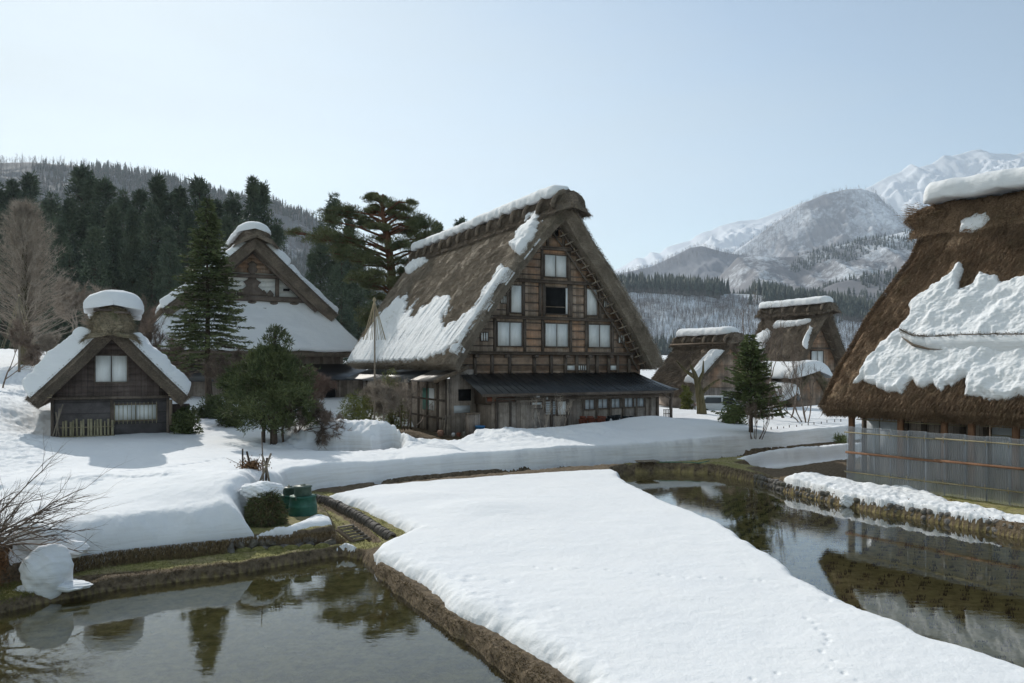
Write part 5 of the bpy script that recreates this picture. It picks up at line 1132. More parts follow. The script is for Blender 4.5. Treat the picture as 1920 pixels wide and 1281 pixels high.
mb = MB(); mb.box((-3.3, .6, .3), (3.3, 4.9, 2.7)); mb.build('wall', M['boards_wide'], eA)
mb = MB(); gable_wall(mb, lambda z: (-3.3*(1-(z-2.6)/3.4), 3.3*(1-(z-2.6)/3.4)+.02), .5, [2.6, 3.4, 4.2, 5., 5.8]); mb.build('gable_wall', M['boards_x'], eA)
verge_snow(rA2, eA, -1, .15, .75, .30, 19, .0, 1.2)

# small house at the extreme left edge far behind
def snowy_shed(px, py, D, w, h, lab, rz=ANG):
    X, Y, z = at(px, py, D); e = empty('shed', (X, Y, z), rz, label=lab, cat='shed')
    return e
# ================================================================ trees and bushes
def segs(mb, A, B, ra, rb, n=4):
    A = np.asarray(A, float); B = np.asarray(B, float); m_ = len(A); d = B-A; d /= np.linalg.norm(d, axis=1, keepdims=True)+1e-9
    ref = np.where(abs(d[:, 2:3]) < .9, np.array([[0, 0, 1.]]), np.array([[1., 0, 0]])); S = np.cross(d, ref); S /= np.linalg.norm(S, axis=1, keepdims=True)+1e-9; T = np.cross(d, S)
    th = np.arange(n)*2*math.pi/n; c = np.cos(th)[None, :, None]; s_ = np.sin(th)[None, :, None]
    ra = np.broadcast_to(ra, (m_,))[:, None, None]; rb = np.broadcast_to(rb, (m_,))[:, None, None]
    V = np.concatenate([A[:, None]+ra*(S[:, None]*c+T[:, None]*s_), B[:, None]+rb*(S[:, None]*c+T[:, None]*s_)], 1)
    o = (np.arange(m_)*2*n)[:, None]; j = np.arange(n)[None]; jn = (j+1) % n
    mb.add(V.reshape(-1, 3), np.stack([o+j, o+jn, o+n+jn, o+n+j], -1).reshape(-1, 4))
def unit(v): return v/(np.linalg.norm(v, axis=-1, keepdims=True)+1e-9)
def tree(name, loc, label, cat='tree', group=None): return empty(name, loc, 0, label=label, cat=cat, group=group)

def trunk_part(root, h, r0, r1, m='bark', bend=.02, seed=0, n=10, name='trunk', k=14):
    z = np.linspace(-.3, h, k); r = np.random.default_rng(seed)
    x = bend*h*np.interp(z, np.linspace(0, h, 5), np.cumsum(r.normal(size=5))*.5); y = bend*h*np.interp(z, np.linspace(0, h, 5), np.cumsum(r.normal(size=5))*.5); x -= x[0]; y -= y[0]
    mb = MB(); mb.tube(np.stack([x, y, z], -1), r0+(r1-r0)*(np.clip(z, 0, h)/h)**.8, n); mb.build(name, M[m], root, True); return lambda zz: (np.interp(zz, z, x), np.interp(zz, z, y))

def spruce(root, h, rad, m, seed, z0=.12, whorls=34, per=8, card=(.24, .07), droop=.35, dens=1., mbark='bark', shape=.85, dead=0., up=0.):
    r = np.random.default_rng(seed); tp = trunk_part(root, h*.98, h*.017+.03, .012, mbark, .006, seed); mbB = MB(); C = []; D = []; A_, B_ = [], []; deadA, deadB = [], []
    for w in range(whorls):
        t = z0+(1-z0)*(w/(whorls-1))**.92; z = h*t+r.normal()*.03*h/whorls*3; L0 = rad*((1-t)/(1-z0))**shape+.05*rad
        for b in range(per if t < .93 else 4):
            a = r.random()*6.28; L = L0*(.55+.55*r.random()); ns = 7; s_ = np.linspace(0, 1, ns); out = np.array((math.cos(a), math.sin(a), 0.)); cx, cy_ = tp(z)
            el = .25+.75*t+up; P = np.array((cx, cy_, z))+out*(L*s_)[:, None]; P[:, 2] += L*(el*s_*.5-droop*s_**1.7*1.2+droop*.45*s_**4)
            A_.append(P[:-1]); B_.append(P[1:])
            if t < z0+dead and r.random() < .75: continue
            k = int((14+L*34)*dens); q = r.random(k)**.75; i = np.minimum((q*(ns-1)).astype(int), ns-2); f = q*(ns-1)-i; pos = P[i]*(1-f)[:, None]+P[i+1]*f[:, None]
            side = np.cross(out, (0, 0, 1.)); sg = r.choice([-1, 1], k)[:, None]; sp = (.30*L*(1-q)*r.random(k)+.02)[:, None]
            pos = pos+side*sg*sp*1.2+out*sp*.4; C.append(pos+r.normal(size=(k, 3))*.02); dd = out*.75+side*sg*(.75)+r.normal(size=(k, 3))*.25; dd[:, 2] -= .22*r.random(k); D.append(dd)
    A_ = np.concatenate(A_); B_ = np.concatenate(B_); segs(mbB, A_, B_, .010+h*.0011, .006+h*.0006, 4); mbB.build('branches', M[mbark], root)
    C = np.concatenate(C); D = np.concatenate(D); mb = MB(); mb.cards(C, D, card[0]*(.6+.8*r.random(len(C))), card[1]); mb.build('crown', M[m], root); return root

def clump_cards(mb, centers, rads, per, L, Wd, r, flat_=.7, upb=.2):
    n = len(centers); c = np.repeat(centers, per, 0); rr = np.repeat(rads, per)[:, None]; v = unit(r.normal(size=(n*per, 3))); q = r.random((n*per, 1))**.45
    pos = c+v*rr*q*np.array((1, 1, flat_)); d = v+r.normal(size=v.shape)*.5; d[:, 2] += upb; mb.cards(pos, d, L*(.6+.8*r.random(n*per)), Wd)

def cedar(root, h, rad, seed, per=46, ncl=150, card=(.75, .17), low=.12, m='leaf_cedar', pointy=1.0):
    r = np.random.default_rng(seed); trunk_part(root, h*.97, h*.013, .05, 'bark', .004, seed, 7)
    t = low+(1-low)*r.random(ncl)**.9; lump = 1+.35*np.sin(t*19+seed)+.2*np.sin(t*43+seed*2)
    prof_ = np.where(t < .35, .72+.28*t/.35, np.clip((1-t)/.65, 0, 1)**(.62*pointy)); a = r.random(ncl)*6.28; q = r.random(ncl)**.4
    R_ = rad*prof_*(.80+.25*np.sin(a*3+t*13+seed))*q*(.85+.15*lump); cen = np.stack([R_*np.cos(a), R_*np.sin(a), h*t+r.normal(size=ncl)*.2], -1); rc = rad*(.20+.16*r.random(ncl))*(.65+.55*prof_)
    cen = np.concatenate([cen, np.array([[0, 0, h*(.93+.01*i)] for i in range(6)])+r.normal(size=(6, 3))*rad*.08]); rc = np.concatenate([rc, np.full(6, rad*.14)])
    mb = MB(); clump_cards(mb, cen, rc, per, card[0], card[1], r, .8, .35); mb.build('crown', M[m], root)
    k = ncl//2; mb = MB(); A = np.stack([0*t[:k], 0*t[:k], h*t[:k]-.6], -1); segs(mb, A, cen[:k]*np.array((.8, .8, 1)), .10, .03, 4); mb.build('branches', M['bark'], root)
    return root

def bare_tree(root, h, r0, seed, depth=5, m='twig_brown', spread=.6, up=.25, nsplit=3, first=.28, mtrunk=None, twl=.35, tw=.012, lens=.68, lean=(0, 0), ntw=5, stems=1, srad=.1):
    r = np.random.default_rng(seed); LA, LB, RA, RB = [], [], [], []; tips = []; main = []
    def grow(p, d, L, rad, k):
        n = 4; pts = [p]
        for i in range(n):
            d = unit(d+r.normal(size=3)*.13+np.array((0, 0, up*.10))); p = p+d*L/n; pts.append(p)
        q = np.array(pts); rr = np.linspace(rad, rad*.68, n+1)
        if k == depth: main.append((q, rr))
        else: LA.append(q[:-1]); LB.append(q[1:]); RA.append(rr[:-1]); RB.append(rr[1:])
        if k <= 1:
            tips.append(np.column_stack([q[1:], np.repeat(d[None], n, 0)])); 
        if k == 0: return
        for j in range(nsplit+(r.random() < .4)):
            f = .35+.65*r.random() if j else 1.; pp = q[min(n, int(round(f*n)))]; nd = unit(d+unit(r.normal(size=3))*spread+np.array((0, 0, up))); grow(pp, nd, L*lens*(.7+.5*r.random()), rad*.62*(.7+.4*r.random()), k-1)
    for s_ in range(stems):
        off = np.array((r.normal()*srad, r.normal()*srad, -.1)) if stems > 1 else np.array((0, 0, -.2)); grow(off, unit(np.array((lean[0]+off[0]*2, lean[1]+off[1]*2, 1.))), h*first*(.8+.4*r.random() if stems > 1 else 1), r0, depth)
    mb = MB()
    for q, rr in main: mb.tube(q, rr, 9)
    mb.build('trunk', M[mtrunk or m], root, True)
    mb = MB(); segs(mb, np.concatenate(LA), np.concatenate(LB), np.concatenate(RA), np.concatenate(RB), 4)
    T = np.repeat(np.concatenate(tips), ntw, 0); D = T[:, 3:]+r.normal(size=(len(T), 3))*.55; D[:, 2] += up*.6; mb.blades(T[:, :3], D, twl*(.4+.9*r.random(len(T))), tw); mb.build('crown', M[m], root)
    return root
def base(px, py, D): X, Y, z = at(px, py, D); return (X, Y, z)
def on_snow(px, D): X = (px-CX)/F*D; return (X, D, snow_z(X, D)-.05)

# cedars behind the hut and the temple
kinds = []
for i in range(5): kinds.append(cedar(tree('cedar_tree', (0, 0, 0), 'x'), 30, (3.4, 3.9, 3.2, 4.2, 3.6)[i], 100+i*7, pointy=(1., .8, 1.15, .9, .75)[i]))
spots = [(24, 346, 150, 2), (56, 334, 150, 0), (98, 373, 140, 1), (154, 322, 130, 4), (171, 340, 128, 0), (197, 342, 125, 3), (231, 366, 125, 1), (264, 362, 122, 3), (296, 338, 120, 2), (318, 372, 122, 4), (337, 360, 118, 0), (372, 339, 118, 3), (404, 384, 120, 4), (438, 372, 118, 1), (474, 341, 110, 2), (492, 352, 112, 0),
    (520, 420, 112, 1), (-6, 352, 150, 1), (-40, 340, 140, 3), (-80, 350, 140, 2), (130, 380, 122, 2), (212, 392, 112, 2), (248, 400, 110, 0), (284, 392, 108, 1), (352, 402, 106, 2), (390, 408, 106, 1), (425, 412, 104, 0), (455, 420, 100, 3), (75, 400, 120, 0), (40, 392, 122, 4), (5, 398, 120, 3), (110, 420, 108, 1), (180, 430, 104, 3), (318, 430, 100, 3),
    (626, 374, 98, 1), (600, 430, 96, 3), (655, 418, 98, 2), (584, 480, 95, 0), (640, 455, 92, 4), (672, 470, 95, 1), (820, 424, 105, 4), (800, 440, 105, 1), (866, 415, 105, 3), (690, 520, 110, 3)]
order_ = sorted(s_[0] for s_ in spots if s_[1] < 386)
ORD = 'first second third fourth fifth sixth seventh eighth ninth tenth eleventh twelfth thirteenth fourteenth fifteenth sixteenth seventeenth eighteenth nineteenth twentieth'.split()
where = ['behind the temple hall' if 380 < s_[0] < 560 else 'behind the red barked pine' if s_[0] > 560 else 'left of the temple hall' for s_ in spots]
for i, (px, py, D, k) in enumerate(spots):
    X = (px-CX)/F*D; zb = 2.5; top = H+(YH-py)*D/F; s_ = (top-zb)/30.; wid = s_*random.uniform(.85, 1.1)
    if i < 5 and False: pass
    src = kinds[k]; lab = {'behind the temple hall': 'dark cedar in the row of tall cedars behind the temple hall', 'behind the red barked pine': 'dark cedar in the clump behind the red barked pine', 'left of the temple hall': 'dark cedar in the long row behind the small hut'}[where[i]]
    if py < 386 and px > 0 and px < 560: lab = 'tall dark cedar, its tip the %s from the left along the skyline' % ORD[[q for q in order_ if q > 0].index(px)]
    if px == 626: lab = 'tallest dark cedar, left of and behind the red barked pine'
    e = dup(src, (X, D, zb), random.random()*6.28, (wid, wid, s_), label=lab, group={'b': 'cedars '+where[i], 'l': 'cedars in a row behind the hut'}[where[i][0]], cat='tree'); e.name = 'cedar_tree'
for t_ in kinds:
    for ch in list(t_.children): bpy.data.objects.remove(ch)
    bpy.data.objects.remove(t_)

# the tall spruce in front of the temple
spruce(tree('spruce_tree', on_snow(393, 46), 'tall narrow spruce with sparse drooping lower branches, left of the temple gable'), 12.7, 2.85, 'leaf_spruce', 3, .20, 52, 9, (.26, .06), .42, 1.15, dead=.12)
# the dense yew
yw = tree('yew_tree', on_snow(512, 31.8), 'dense dark green yew with a loose leading shoot, between the hut and the farmhouse')
r = np.random.default_rng(5)
mb = MB(); mb.tube([(0.05, 0, -.4), (.02, 0, .5), (.0, .05, 1.6), (-.05, 0, 2.8), (.05, 0, 4.0), (.12, 0, 4.6)], [.17, .14, .12, .09, .05, .02], 10); mb.build('trunk', M['bark'], yw, True)
for dx, rr in ((-.42, .09), (.35, .06)): mb = MB(); mb.tube([(dx*1.1, .2, -.4), (dx, .1, .6), (dx*1.6, .1, 1.6), (dx*2, 0, 2.4)], [rr, rr*.8, rr*.6, .02], 8); mb.build('trunk', M['bark'], yw, True)
n = 230; t = r.random(n)**.85; a = r.random(n)*6.28; q = r.random(n)**.33; z = .75+3.1*t
Rz = 1.75*np.interp(t, [0, .12, .4, .7, .88, 1], [.55, .9, 1., .82, .5, .18])*(1+.14*np.sin(a*4+t*9)+.1*np.sin(t*30+a)); cen = np.stack([Rz*q*np.cos(a)-.08, Rz*q*np.sin(a), z], -1); rc = .22+.17*r.random(n)
top = np.array([(.1, 0, 3.9), (.02, .05, 4.2), (.18, 0, 4.45), (.3, 0, 4.62), (-.22, 0, 4.30), (.5, 0, 4.42), (-.1, .1, 4.6), (.05, 0, 4.72), (.62, .0, 4.15)]); cen = np.concatenate([cen, top]); rc = np.concatenate([rc, np.full(len(top), .17)])
mb = MB(); clump_cards(mb, cen, rc, 130, .17, .036, r, .8, .5)
edge = cen[q.shape[0]-n:n][q > .8]; e2 = unit(edge-np.array((0, 0, 1.6))); C = np.repeat(edge, 26, 0)+r.normal(size=(len(edge)*26, 3))*.16; D = np.repeat(e2, 26, 0)+r.normal(size=C.shape)*.35+np.array((0, 0, .35)); mb.cards(C, D, .26, .04); mb.build('crown', M['leaf_yew'], yw)
mb = MB(); A = np.stack([0*cen[:90, 0], 0*cen[:90, 0], cen[:90, 2]-.5], -1); segs(mb, A, cen[:90], .025, .01, 4); mb.build('branches', M['bark'], yw)

# the red-barked pine
DP = 65.; pn = tree('pine_tree', (at(738, 620, DP)[0], DP, 2.2), 'old red pine with flat layered pads of needles, left of the farmhouse roof'); pb = np.array(pn.location)
def pp(px, py, dy=0.): q = np.array(at(px, py, DP+dy)); return q-pb
mb = MB(); mb.tube([np.array((0, 0, -.4)), pp(738, 610), pp(737, 560), pp(734, 510), pp(729, 465), pp(724, 430), pp(718, 405), pp(716, 385), pp(714, 374)], [.5, .44, .40, .36, .31, .24, .17, .1, .03], 12); mb.build('trunk', M['bark_pine'], pn, True)
pads = [(600, 447, 32, 9, -1), (632, 442, 40, 13, -1), (665, 455, 36, 12, 0), (622, 402, 24, 8, 1), (650, 396, 30, 8, .5), (668, 478, 34, 12, -1.5), (700, 492, 34, 10, -1), (640, 478, 22, 9, -1), (686, 420, 30, 6, 1), (700, 398, 22, 5, .5), (712, 377, 22, 4, 0), (698, 372, 16, 3, 0), (738, 386, 24, 7, 0), (758, 392, 22, 6, .5), (748, 408, 34, 9, 1), (780, 412, 28, 8, 0),
    (795, 424, 26, 9, -.5), (766, 436, 34, 11, 1.2), (796, 446, 28, 10, 0), (752, 460, 30, 10, -1), (786, 470, 30, 11, .6), (764, 494, 34, 11, 0), (778, 520, 30, 12, 1), (745, 530, 30, 9, -1), (700, 516, 36, 9, -1), (676, 524, 28, 8, -1), (715, 560, 22, 10, -1.5), (700, 585, 26, 13, -2), (690, 602, 20, 9, -2), (728, 588, 18, 10, -2), (775, 548, 24, 10, 1), (718, 450, 20, 6, 1), (708, 428, 22, 5, -1)]
r = np.random.default_rng(8); mb = MB(); A, B, ra, rb = [], [], [], []
for px, py, hw, hh, dy in pads+[(p_[0]+r.normal()*p_[2]*.9, p_[1]+r.normal()*p_[3]*.9, p_[2]*.45, p_[3]*.55, p_[4]+r.normal()*.6) for p_ in pads for _ in range(1)]:
    c = pp(px, py, dy); sx, sz = hw*DP/F, hh*DP/F; n = int(11*hw*1.2); v = r.normal(size=(n, 3)); v = unit(v)*r.random((n, 1))**.45; v = v*(1+.5*np.sin(np.arctan2(v[:, 1:2], v[:, 0:1])*4+px)); C = c+v*np.array((sx, sx*.95, sz)); C[:, 2] += .10*np.sin(C[:, 0]*3+dy)
    C = np.repeat(C, 6, 0); D = unit(r.normal(size=C.shape))+np.array((0, 0, .75)); mb.cards(C+r.normal(size=C.shape)*.03, D, .26+.1*r.random(len(C)), .035)
    tz = np.clip(c[2]-.3-abs(c[0])*.18, 3, 17.2); q0 = np.array((np.interp(tz, [0, 5, 11, 14, 17.5], [0, 0, -.4, -.8, -1.05]), 0, tz)); md = (q0+c)/2+np.array((0, 0, .25))+r.normal(size=3)*.15
    seq = [q0, q0*.75+md*.25, md, md*.4+c*.6, c-np.array((0, 0, sz*.5))]; 
    for i in range(4): A.append(seq[i]); B.append(seq[i+1]); ra.append(.13-.025*i); rb.append(.105-.025*i)
    for _ in range(9): e_ = c+np.array((r.normal()*sx*.6, r.normal()*sx*.6, 0)); A.append(seq[3]); B.append(e_); ra.append(.045); rb.append(.012)
mb.build('crown', M['leaf_pine'], pn); mb = MB(); segs(mb, A, B, np.array(ra), np.array(rb), 6)
for a_, b_ in (((716, 405), (668, 398)), ((718, 382), (690, 368)), ((720, 425), (660, 425)), ((724, 415), (752, 395)), ((730, 470), (690, 450)), ((729, 470), (760, 452)), ((733, 500), (680, 498))): segs(mb, [pp(*a_)], [pp(*b_)], .12, .05, 6)
mb.build('branches', M['bark_pine'], pn)

# young fir on the bank at right, and the leafless thickets round it
spruce(tree('fir_tree', on_snow(1408, 36), 'young green fir with a pointed top, standing among bare bushes right of the farmhouse'), 4.55, 1.55, 'leaf_fir', 17, .16, 30, 9, (.17, .05), .10, 1.2, shape=.75, up=.10)
BT = [('bare_bush', 1415, 835, 34.5, 1.6, .02, 6, 3, 'twig_brown', 'clump of leafless stems at the foot of the young fir', dict(stems=8, srad=.12, first=.5, spread=.3, up=.5, twl=.25, tw=.008, ntw=2, nsplit=2)),
    ('bare_tree', 1475, 795, 44, 6.6, .05, 31, 5, 'twig_brown', 'tall thin leafless tree between the young fir and the far right house', dict(stems=3, srad=.25, first=.34, spread=.45, up=.35, twl=.4, tw=.008, ntw=1, nsplit=2)),
    ('bare_tree', 1418, 780, 47, 7.2, .06, 33, 5, 'twig_brown', 'leafless tree rising behind the young fir', dict(stems=2, srad=.25, first=.34, spread=.4, up=.4, twl=.4, tw=.008, ntw=1, nsplit=2)),
    ('bare_bush', 1510, 795, 41, 3.4, .035, 34, 4, 'twig_brown', 'leafless bush in front of the low annex', dict(stems=5, srad=.25, first=.4, spread=.45, up=.3, twl=.3, tw=.008, ntw=2, nsplit=2)),
    ('bare_bush', 1445, 790, 43, 3.0, .035, 35, 4, 'twig_brown', 'leafless bush just right of the young fir', dict(stems=5, srad=.25, first=.4, spread=.5, up=.3, twl=.3, tw=.008, ntw=2, nsplit=2)),
    ('bare_tree', 150, 700, 78, 15., .16, 36, 6, 'twig_pale', 'pale spreading leafless tree behind the small hut', dict(first=.26, spread=.62, up=.22, twl=.6, tw=.03)),
    ('bare_tree', 205, 690, 82, 14., .14, 37, 6, 'twig_pale', 'pale leafless tree nearer the temple, behind the small hut', dict(first=.26, spread=.62, up=.22, twl=.6, tw=.03)),
    ('bare_tree', 285, 700, 75, 11.5, .12, 38, 6, 'twig_red', 'reddish leafless tree left of the temple roof', dict(first=.22, spread=.8, up=.12, twl=.6, tw=.03)),
    ('bare_tree', 325, 700, 72, 10.5, .12, 39, 6, 'twig_red', 'reddish leafless tree touching the temple roof', dict(first=.22, spread=.8, up=.12, twl=.6, tw=.03)),
    ('bare_tree', 300, 740, 52, 7.2, .07, 40, 5, 'twig_brown', 'thin leafless tree just right of the hut ridge', dict(first=.34, spread=.45, up=.3, twl=.4)),
    ('bare_tree', 345, 745, 50, 6., .06, 41, 5, 'twig_brown', 'leafless tree under the tall spruce', dict(first=.3, spread=.6, up=.3, twl=.4)),
    ('bare_tree', 425, 770, 42, 5., .07, 42, 5, 'twig_brown', 'leafless tree between the spruce and the yew', dict(first=.3, spread=.6, up=.3, twl=.3)),
    ('bare_tree', 720, 790, 38, 3.6, .05, 43, 5, 'twig_pale', 'small spreading leafless tree by the tall rope pole', dict(first=.3, spread=.75, up=.12, twl=.3)),
    ('bare_tree', 690, 790, 38.5, 3.4, .06, 44, 5, 'twig_pale', 'small leafless tree left of the tall rope pole', dict(first=.28, spread=.8, up=.10, twl=.3)),
    ('bare_bush', 760, 790, 39, 3.2, .03, 45, 4, 'twig_brown', 'tangled leafless bush against the farmhouse side wall', dict(stems=5, srad=.3, first=.4, spread=.6, up=.2, twl=.3, tw=.008, ntw=2, nsplit=2)),
    ('bare_bush', 560, 805, 33, 1.8, .03, 46, 4, 'twig_brown', 'bent brown bush on the snow mound right of the yew', dict(stems=5, srad=.2, first=.5, spread=.7, up=-.05, lean=(.8, 0), twl=.2)),
    ('bare_bush', 590, 745, 45, 3.6, .04, 47, 5, 'twig_red', 'pinkish leafless bush in front of the temple wall', dict(stems=4, srad=.2, first=.34, spread=.7, up=.15, twl=.3)),
    ('bare_tree', 5, 700, 45, 5.2, .05, 48, 5, 'twig_brown', 'leafless sapling on the snow slope at the left edge', dict(first=.3, spread=.55, up=.25, twl=.35)),
    ('bare_tree', 90, 690, 62, 6.2, .06, 49, 5, 'twig_pale', 'low leafless tree right of the giant bare tree', dict(first=.25, spread=.8, up=.1, twl=.4)),
    ('bare_tree', 700, 640, 120, 14, .12, 50, 5, 'twig_pale', 'far leafless tree seen under the pine', dict(first=.28, spread=.5, up=.35, twl=.7, tw=.03))]
for nm, px, py, D, h, r0, sd, dp, m, lab, kw in BT:
    g = tree(nm, on_snow(px, D), lab, 'bush' if 'bush' in nm else 'tree'); bare_tree(g, h, r0, sd, dp-1 if dp > 5 else dp, m, **kw)
# giant bare conical tree at the left
gt = tree('bare_tree', on_snow(48, 70), 'giant leafless tree with a pale conical crown at the left edge'); r = np.random.default_rng(77)
trunk_part(gt, 14.6, .62, .04, 'bark_moss', .006, 5); A, B, ra, rb, T = [], [], [], [], []
for i in range(620):
    t = .12+.88*r.random()**.8; z = 15.*t; L = (1.+5.2*(1-t)**.8)*(.6+.5*r.random()); a = r.random()*6.28; o_ = np.array((math.cos(a), math.sin(a), 0)); p = np.array((0, 0, z*.93)); d = unit(o_+np.array((0, 0, .30+.75*t)))
    for s_ in range(5): q_ = p+d*L/5; A.append(p); B.append(q_); ra.append(.05*(1-s_/6)*(1.2-t)); rb.append(.05*(1-(s_+1)/6)*(1.2-t)); d = unit(d+r.normal(size=3)*.12+np.array((0, 0, .05))); p = q_; T.append((*p, *d))
mb = MB(); segs(mb, A, B, np.array(ra), np.array(rb), 3); T = np.repeat(np.array(T), 9, 0); mb.blades(T[:, :3], T[:, 3:]+r.normal(size=(len(T), 3))*.55+np.array((0, 0, .15)), .35+.5*r.random(len(T)), .022); mb.build('crown', M['twig_pale'], gt)
for px, py, D, s_, lab in ((-30, 700, 60, 1.0, 'leafless conical tree cut by the left edge of the picture'),): pass
# leafy shrubs
def shrub(name, loc, lab, sx, sz, m, n=70, per=70, L=.12, Wd=.05, seed=1):
    r = np.random.default_rng(seed); e = tree(name, loc, lab, 'shrub'); v = unit(r.normal(size=(n, 3)))*r.random((n, 1))**.5; v[:, 2] = abs(v[:, 2]); cen = v*np.array((sx, sx, sz)); mb = MB(); clump_cards(mb, cen, np.full(n, sx*.22), per, L, Wd, r, .9, .3); mb.build('leaves', M[m], e)
    mb = MB(); segs(mb, np.zeros((min(20, n), 3))-np.array((0, 0, .2)), cen[:20], .02, .006, 4); mb.build('stems', M['bark'], e)
q_ = FH.w(np.array((2.75, .7, 1.35))); shrub('evergreen_shrub', tuple(q_), 'dark broad leaved shrub against the right wall of the small hut', .55, 1.15, 'leaf_yew', 60, 60, .14, .07, 2)
shrub('evergreen_shrub', on_snow(672, 38), 'yellow green pine shrub left of the tall rope pole', .95, 1.6, 'leaf_yellow', 60, 60, .2, .03, 3)
shrub('evergreen_shrub', on_snow(735, 41), 'yellow green treetop against the farmhouse eave by the rope pole', .9, 3.0, 'leaf_yellow', 50, 50, .2, .03, 4)
shrub('evergreen_shrub', on_snow(1287, 52), 'slim conical green shrub beside the low mossy house', .42, 1.9, 'leaf_yellow', 60, 60, .14, .05, 5)
shrub('evergreen_shrub', on_snow(398, 39), 'low dark shrub in the shade below the tall spruce', .9, 1.3, 'leaf_spruce', 60, 60, .15, .05, 6)
shrub('evergreen_shrub', on_snow(440, 36), 'low dark shrub left of the yew', .8, 1.5, 'leaf_yew', 60, 60, .15, .05, 7)
shrub('evergreen_shrub', on_snow(480, 40), 'broad shrub hidden partly by the yew', 1.2, 1.9, 'leaf_spruce', 60, 60, .15, .05, 8)
shrub('evergreen_shrub', on_snow(1376, 40), 'low fir seedling left of the young fir', .7, .9, 'leaf_fir', 50, 60, .15, .05, 9)
# the old gnarled trunk beside the low house
ot = tree('old_tree', on_snow(1312, 47), 'gnarled pollarded trunk with a mossy stub, in front of the low mossy house'); mb = MB()
mb.tube([(0.15, 0, -.3), (.1, 0, .5), (.0, 0, 1.2), (-.15, 0, 2.0), (-.35, 0, 2.6), (-.6, 0, 3.1)], [.34, .28, .25, .19, .12, .04], 12); mb.build('trunk', M['bark_moss'], ot, True)
for q_ in ([(.0, 0, 1.2), (.5, 0, 1.7), (.95, 0, 2.05), (1.2, 0, 2.15)], [(-.1, 0, 1.9), (.2, 0, 2.6), (.25, .1, 3.3)], [(-.3, 0, 2.3), (-.9, 0, 2.7), (-1.4, .1, 3.3)]): mb = MB(); mb.tube(q_, np.linspace(.14, .03, len(q_)), 9); mb.build('limb', M['bark_moss'], ot, True)

# snow-rope poles
def rope_pole(px, D, py_top, spread, length, lab, r0=.05):
    X, Y, zt = at(px, py_top, D); zb = snow_z(X, Y)-.1; e = empty('rope_pole', (X, Y, zb), 0, label=lab, cat='pole'); mb = MB(); mb.tube([(0, 0, 0), (.02, 0, (zt-zb)*.5), (0, 0, zt-zb)], [r0, r0*.85, r0*.6], 8); mb.build('pole', M['log'], e, True)
    for i in range(12):
        a = i*math.pi/6; mb = MB(); mb.tube([(0, 0, zt-zb-.05), (spread*math.cos(a), spread*math.sin(a), zt-zb-length)], .013, 4); mb.build('rope', M['rope'], e)
    mb = MB(); mb.lathe((0, 0, zt-zb-.14), [(.05, 0), (.09, .05), (.07, .14), (.02, .2)], 8); mb.build('knot', M['rope'], e)
rope_pole(702, 37.5, 560, .55, 2.0, 'tall pole with a cone of ropes in front of the farmhouse eave'); rope_pole(36, 58, 553, 1.15, 4.0, 'pole with a cone of ropes in front of the giant bare tree', .09)
# ================================================================ small things
# stones ------------------------------------------------------------------------------------------------
def stone_mesh(seed):
    u = np.linspace(0, math.pi, 13)[:, None]; v = np.linspace(0, 2*math.pi, 19)[None]; P = np.stack([np.sin(u)*np.cos(v), np.sin(u)*np.sin(v), np.cos(u)+0*v], -1)
    k = 1+.22*np.sin(P[..., 0]*2.3+seed)*np.cos(P[..., 1]*2.1+seed*2)+.12*np.sin(P[..., 2]*3+P[..., 0]*3+seed); P = np.sign(P)*abs(P)**.85*k[..., None]; P[:, -1] = P[:, 0]; mb = MB(); mb.grid(P, None, None, False); return mb.data('stone', M['stone'], True)
k = NM('stone', .8, .3); p = k.co(); n1 = k.noise(p, 2.2, 6, .65); n2 = k.noise(k.pos(), 3, 3); c = k.mix(k.ramp(n1, [(.3, 0), (.7, 1)]), (.10, .092, .085), (.30, .28, .26)); c = k.mix(k.ramp(n2, [(.5, 0), (.7, .6)]), c, (.10, .10, .045)); M['stone'] = k.done(c, nrm=k.bump(n1, .6, .15))
SM = [stone_mesh(i*1.7+.3) for i in range(6)]
def stone(x, y, z, s, rz, mesh, lab, grp, sq=(1, 1, .8)):
    o = bpy.data.objects.new('stone', mesh); COL.objects.link(o); o.location = (x, y, z); o.rotation_euler = (random.uniform(-.2, .2), random.uniform(-.2, .2), rz); o.scale = (s*sq[0], s*sq[1], s*sq[2]); tag(o, lab, 'stone', grp)
edge = np.array(G([(1415, 906), (1470, 923), (1560, 944), (1640, 961), (1700, 970), (1780, 985), (1860, 999), (1960, 1020), (2150, 1058)], 0)); seg = np.linalg.norm(np.diff(edge, axis=0), axis=1); cum = np.concatenate([[0], np.cumsum(seg)])
s_ = 0.; i = 0
while s_ < cum[-1]:
    w_ = random.uniform(.13, .24); x = np.interp(s_, cum, edge[:, 0])+.10; y = np.interp(s_, cum, edge[:, 1])+.10
    for lv in range(2): stone(x+random.uniform(-.03, .03)+lv*.04, y+random.uniform(-.02, .02)+lv*.04, .05+lv*.16, w_*.62, random.random()*3, SM[i % 6], 'rounded stone in the low retaining wall of the right paddy', 'stones of the right paddy wall', (1, .8, .75)); i += 1
    s_ += w_*1.12
for row, (z, jy) in enumerate(((.04, 0), (.19, .04), (.33, .07))):
    for px in np.arange(425, 626, 13.5):
        pxx = px+random.uniform(-3, 3)+row*5
        if random.random() < .16: continue
        pyw = np.interp(pxx, [420, 470, 538, 587, 627, 655], [1007, 1001, 998, 994, 990, 1014]); x, y = ground(pxx, pyw+4, .48); stone(x+.02, y-.10+jy, z, random.uniform(.06, .12), random.random()*3, SM[i % 6], 'rounded stone in the bank above the ditch', 'stones of the ditch bank', (1.1, .8, .9)); i += 1
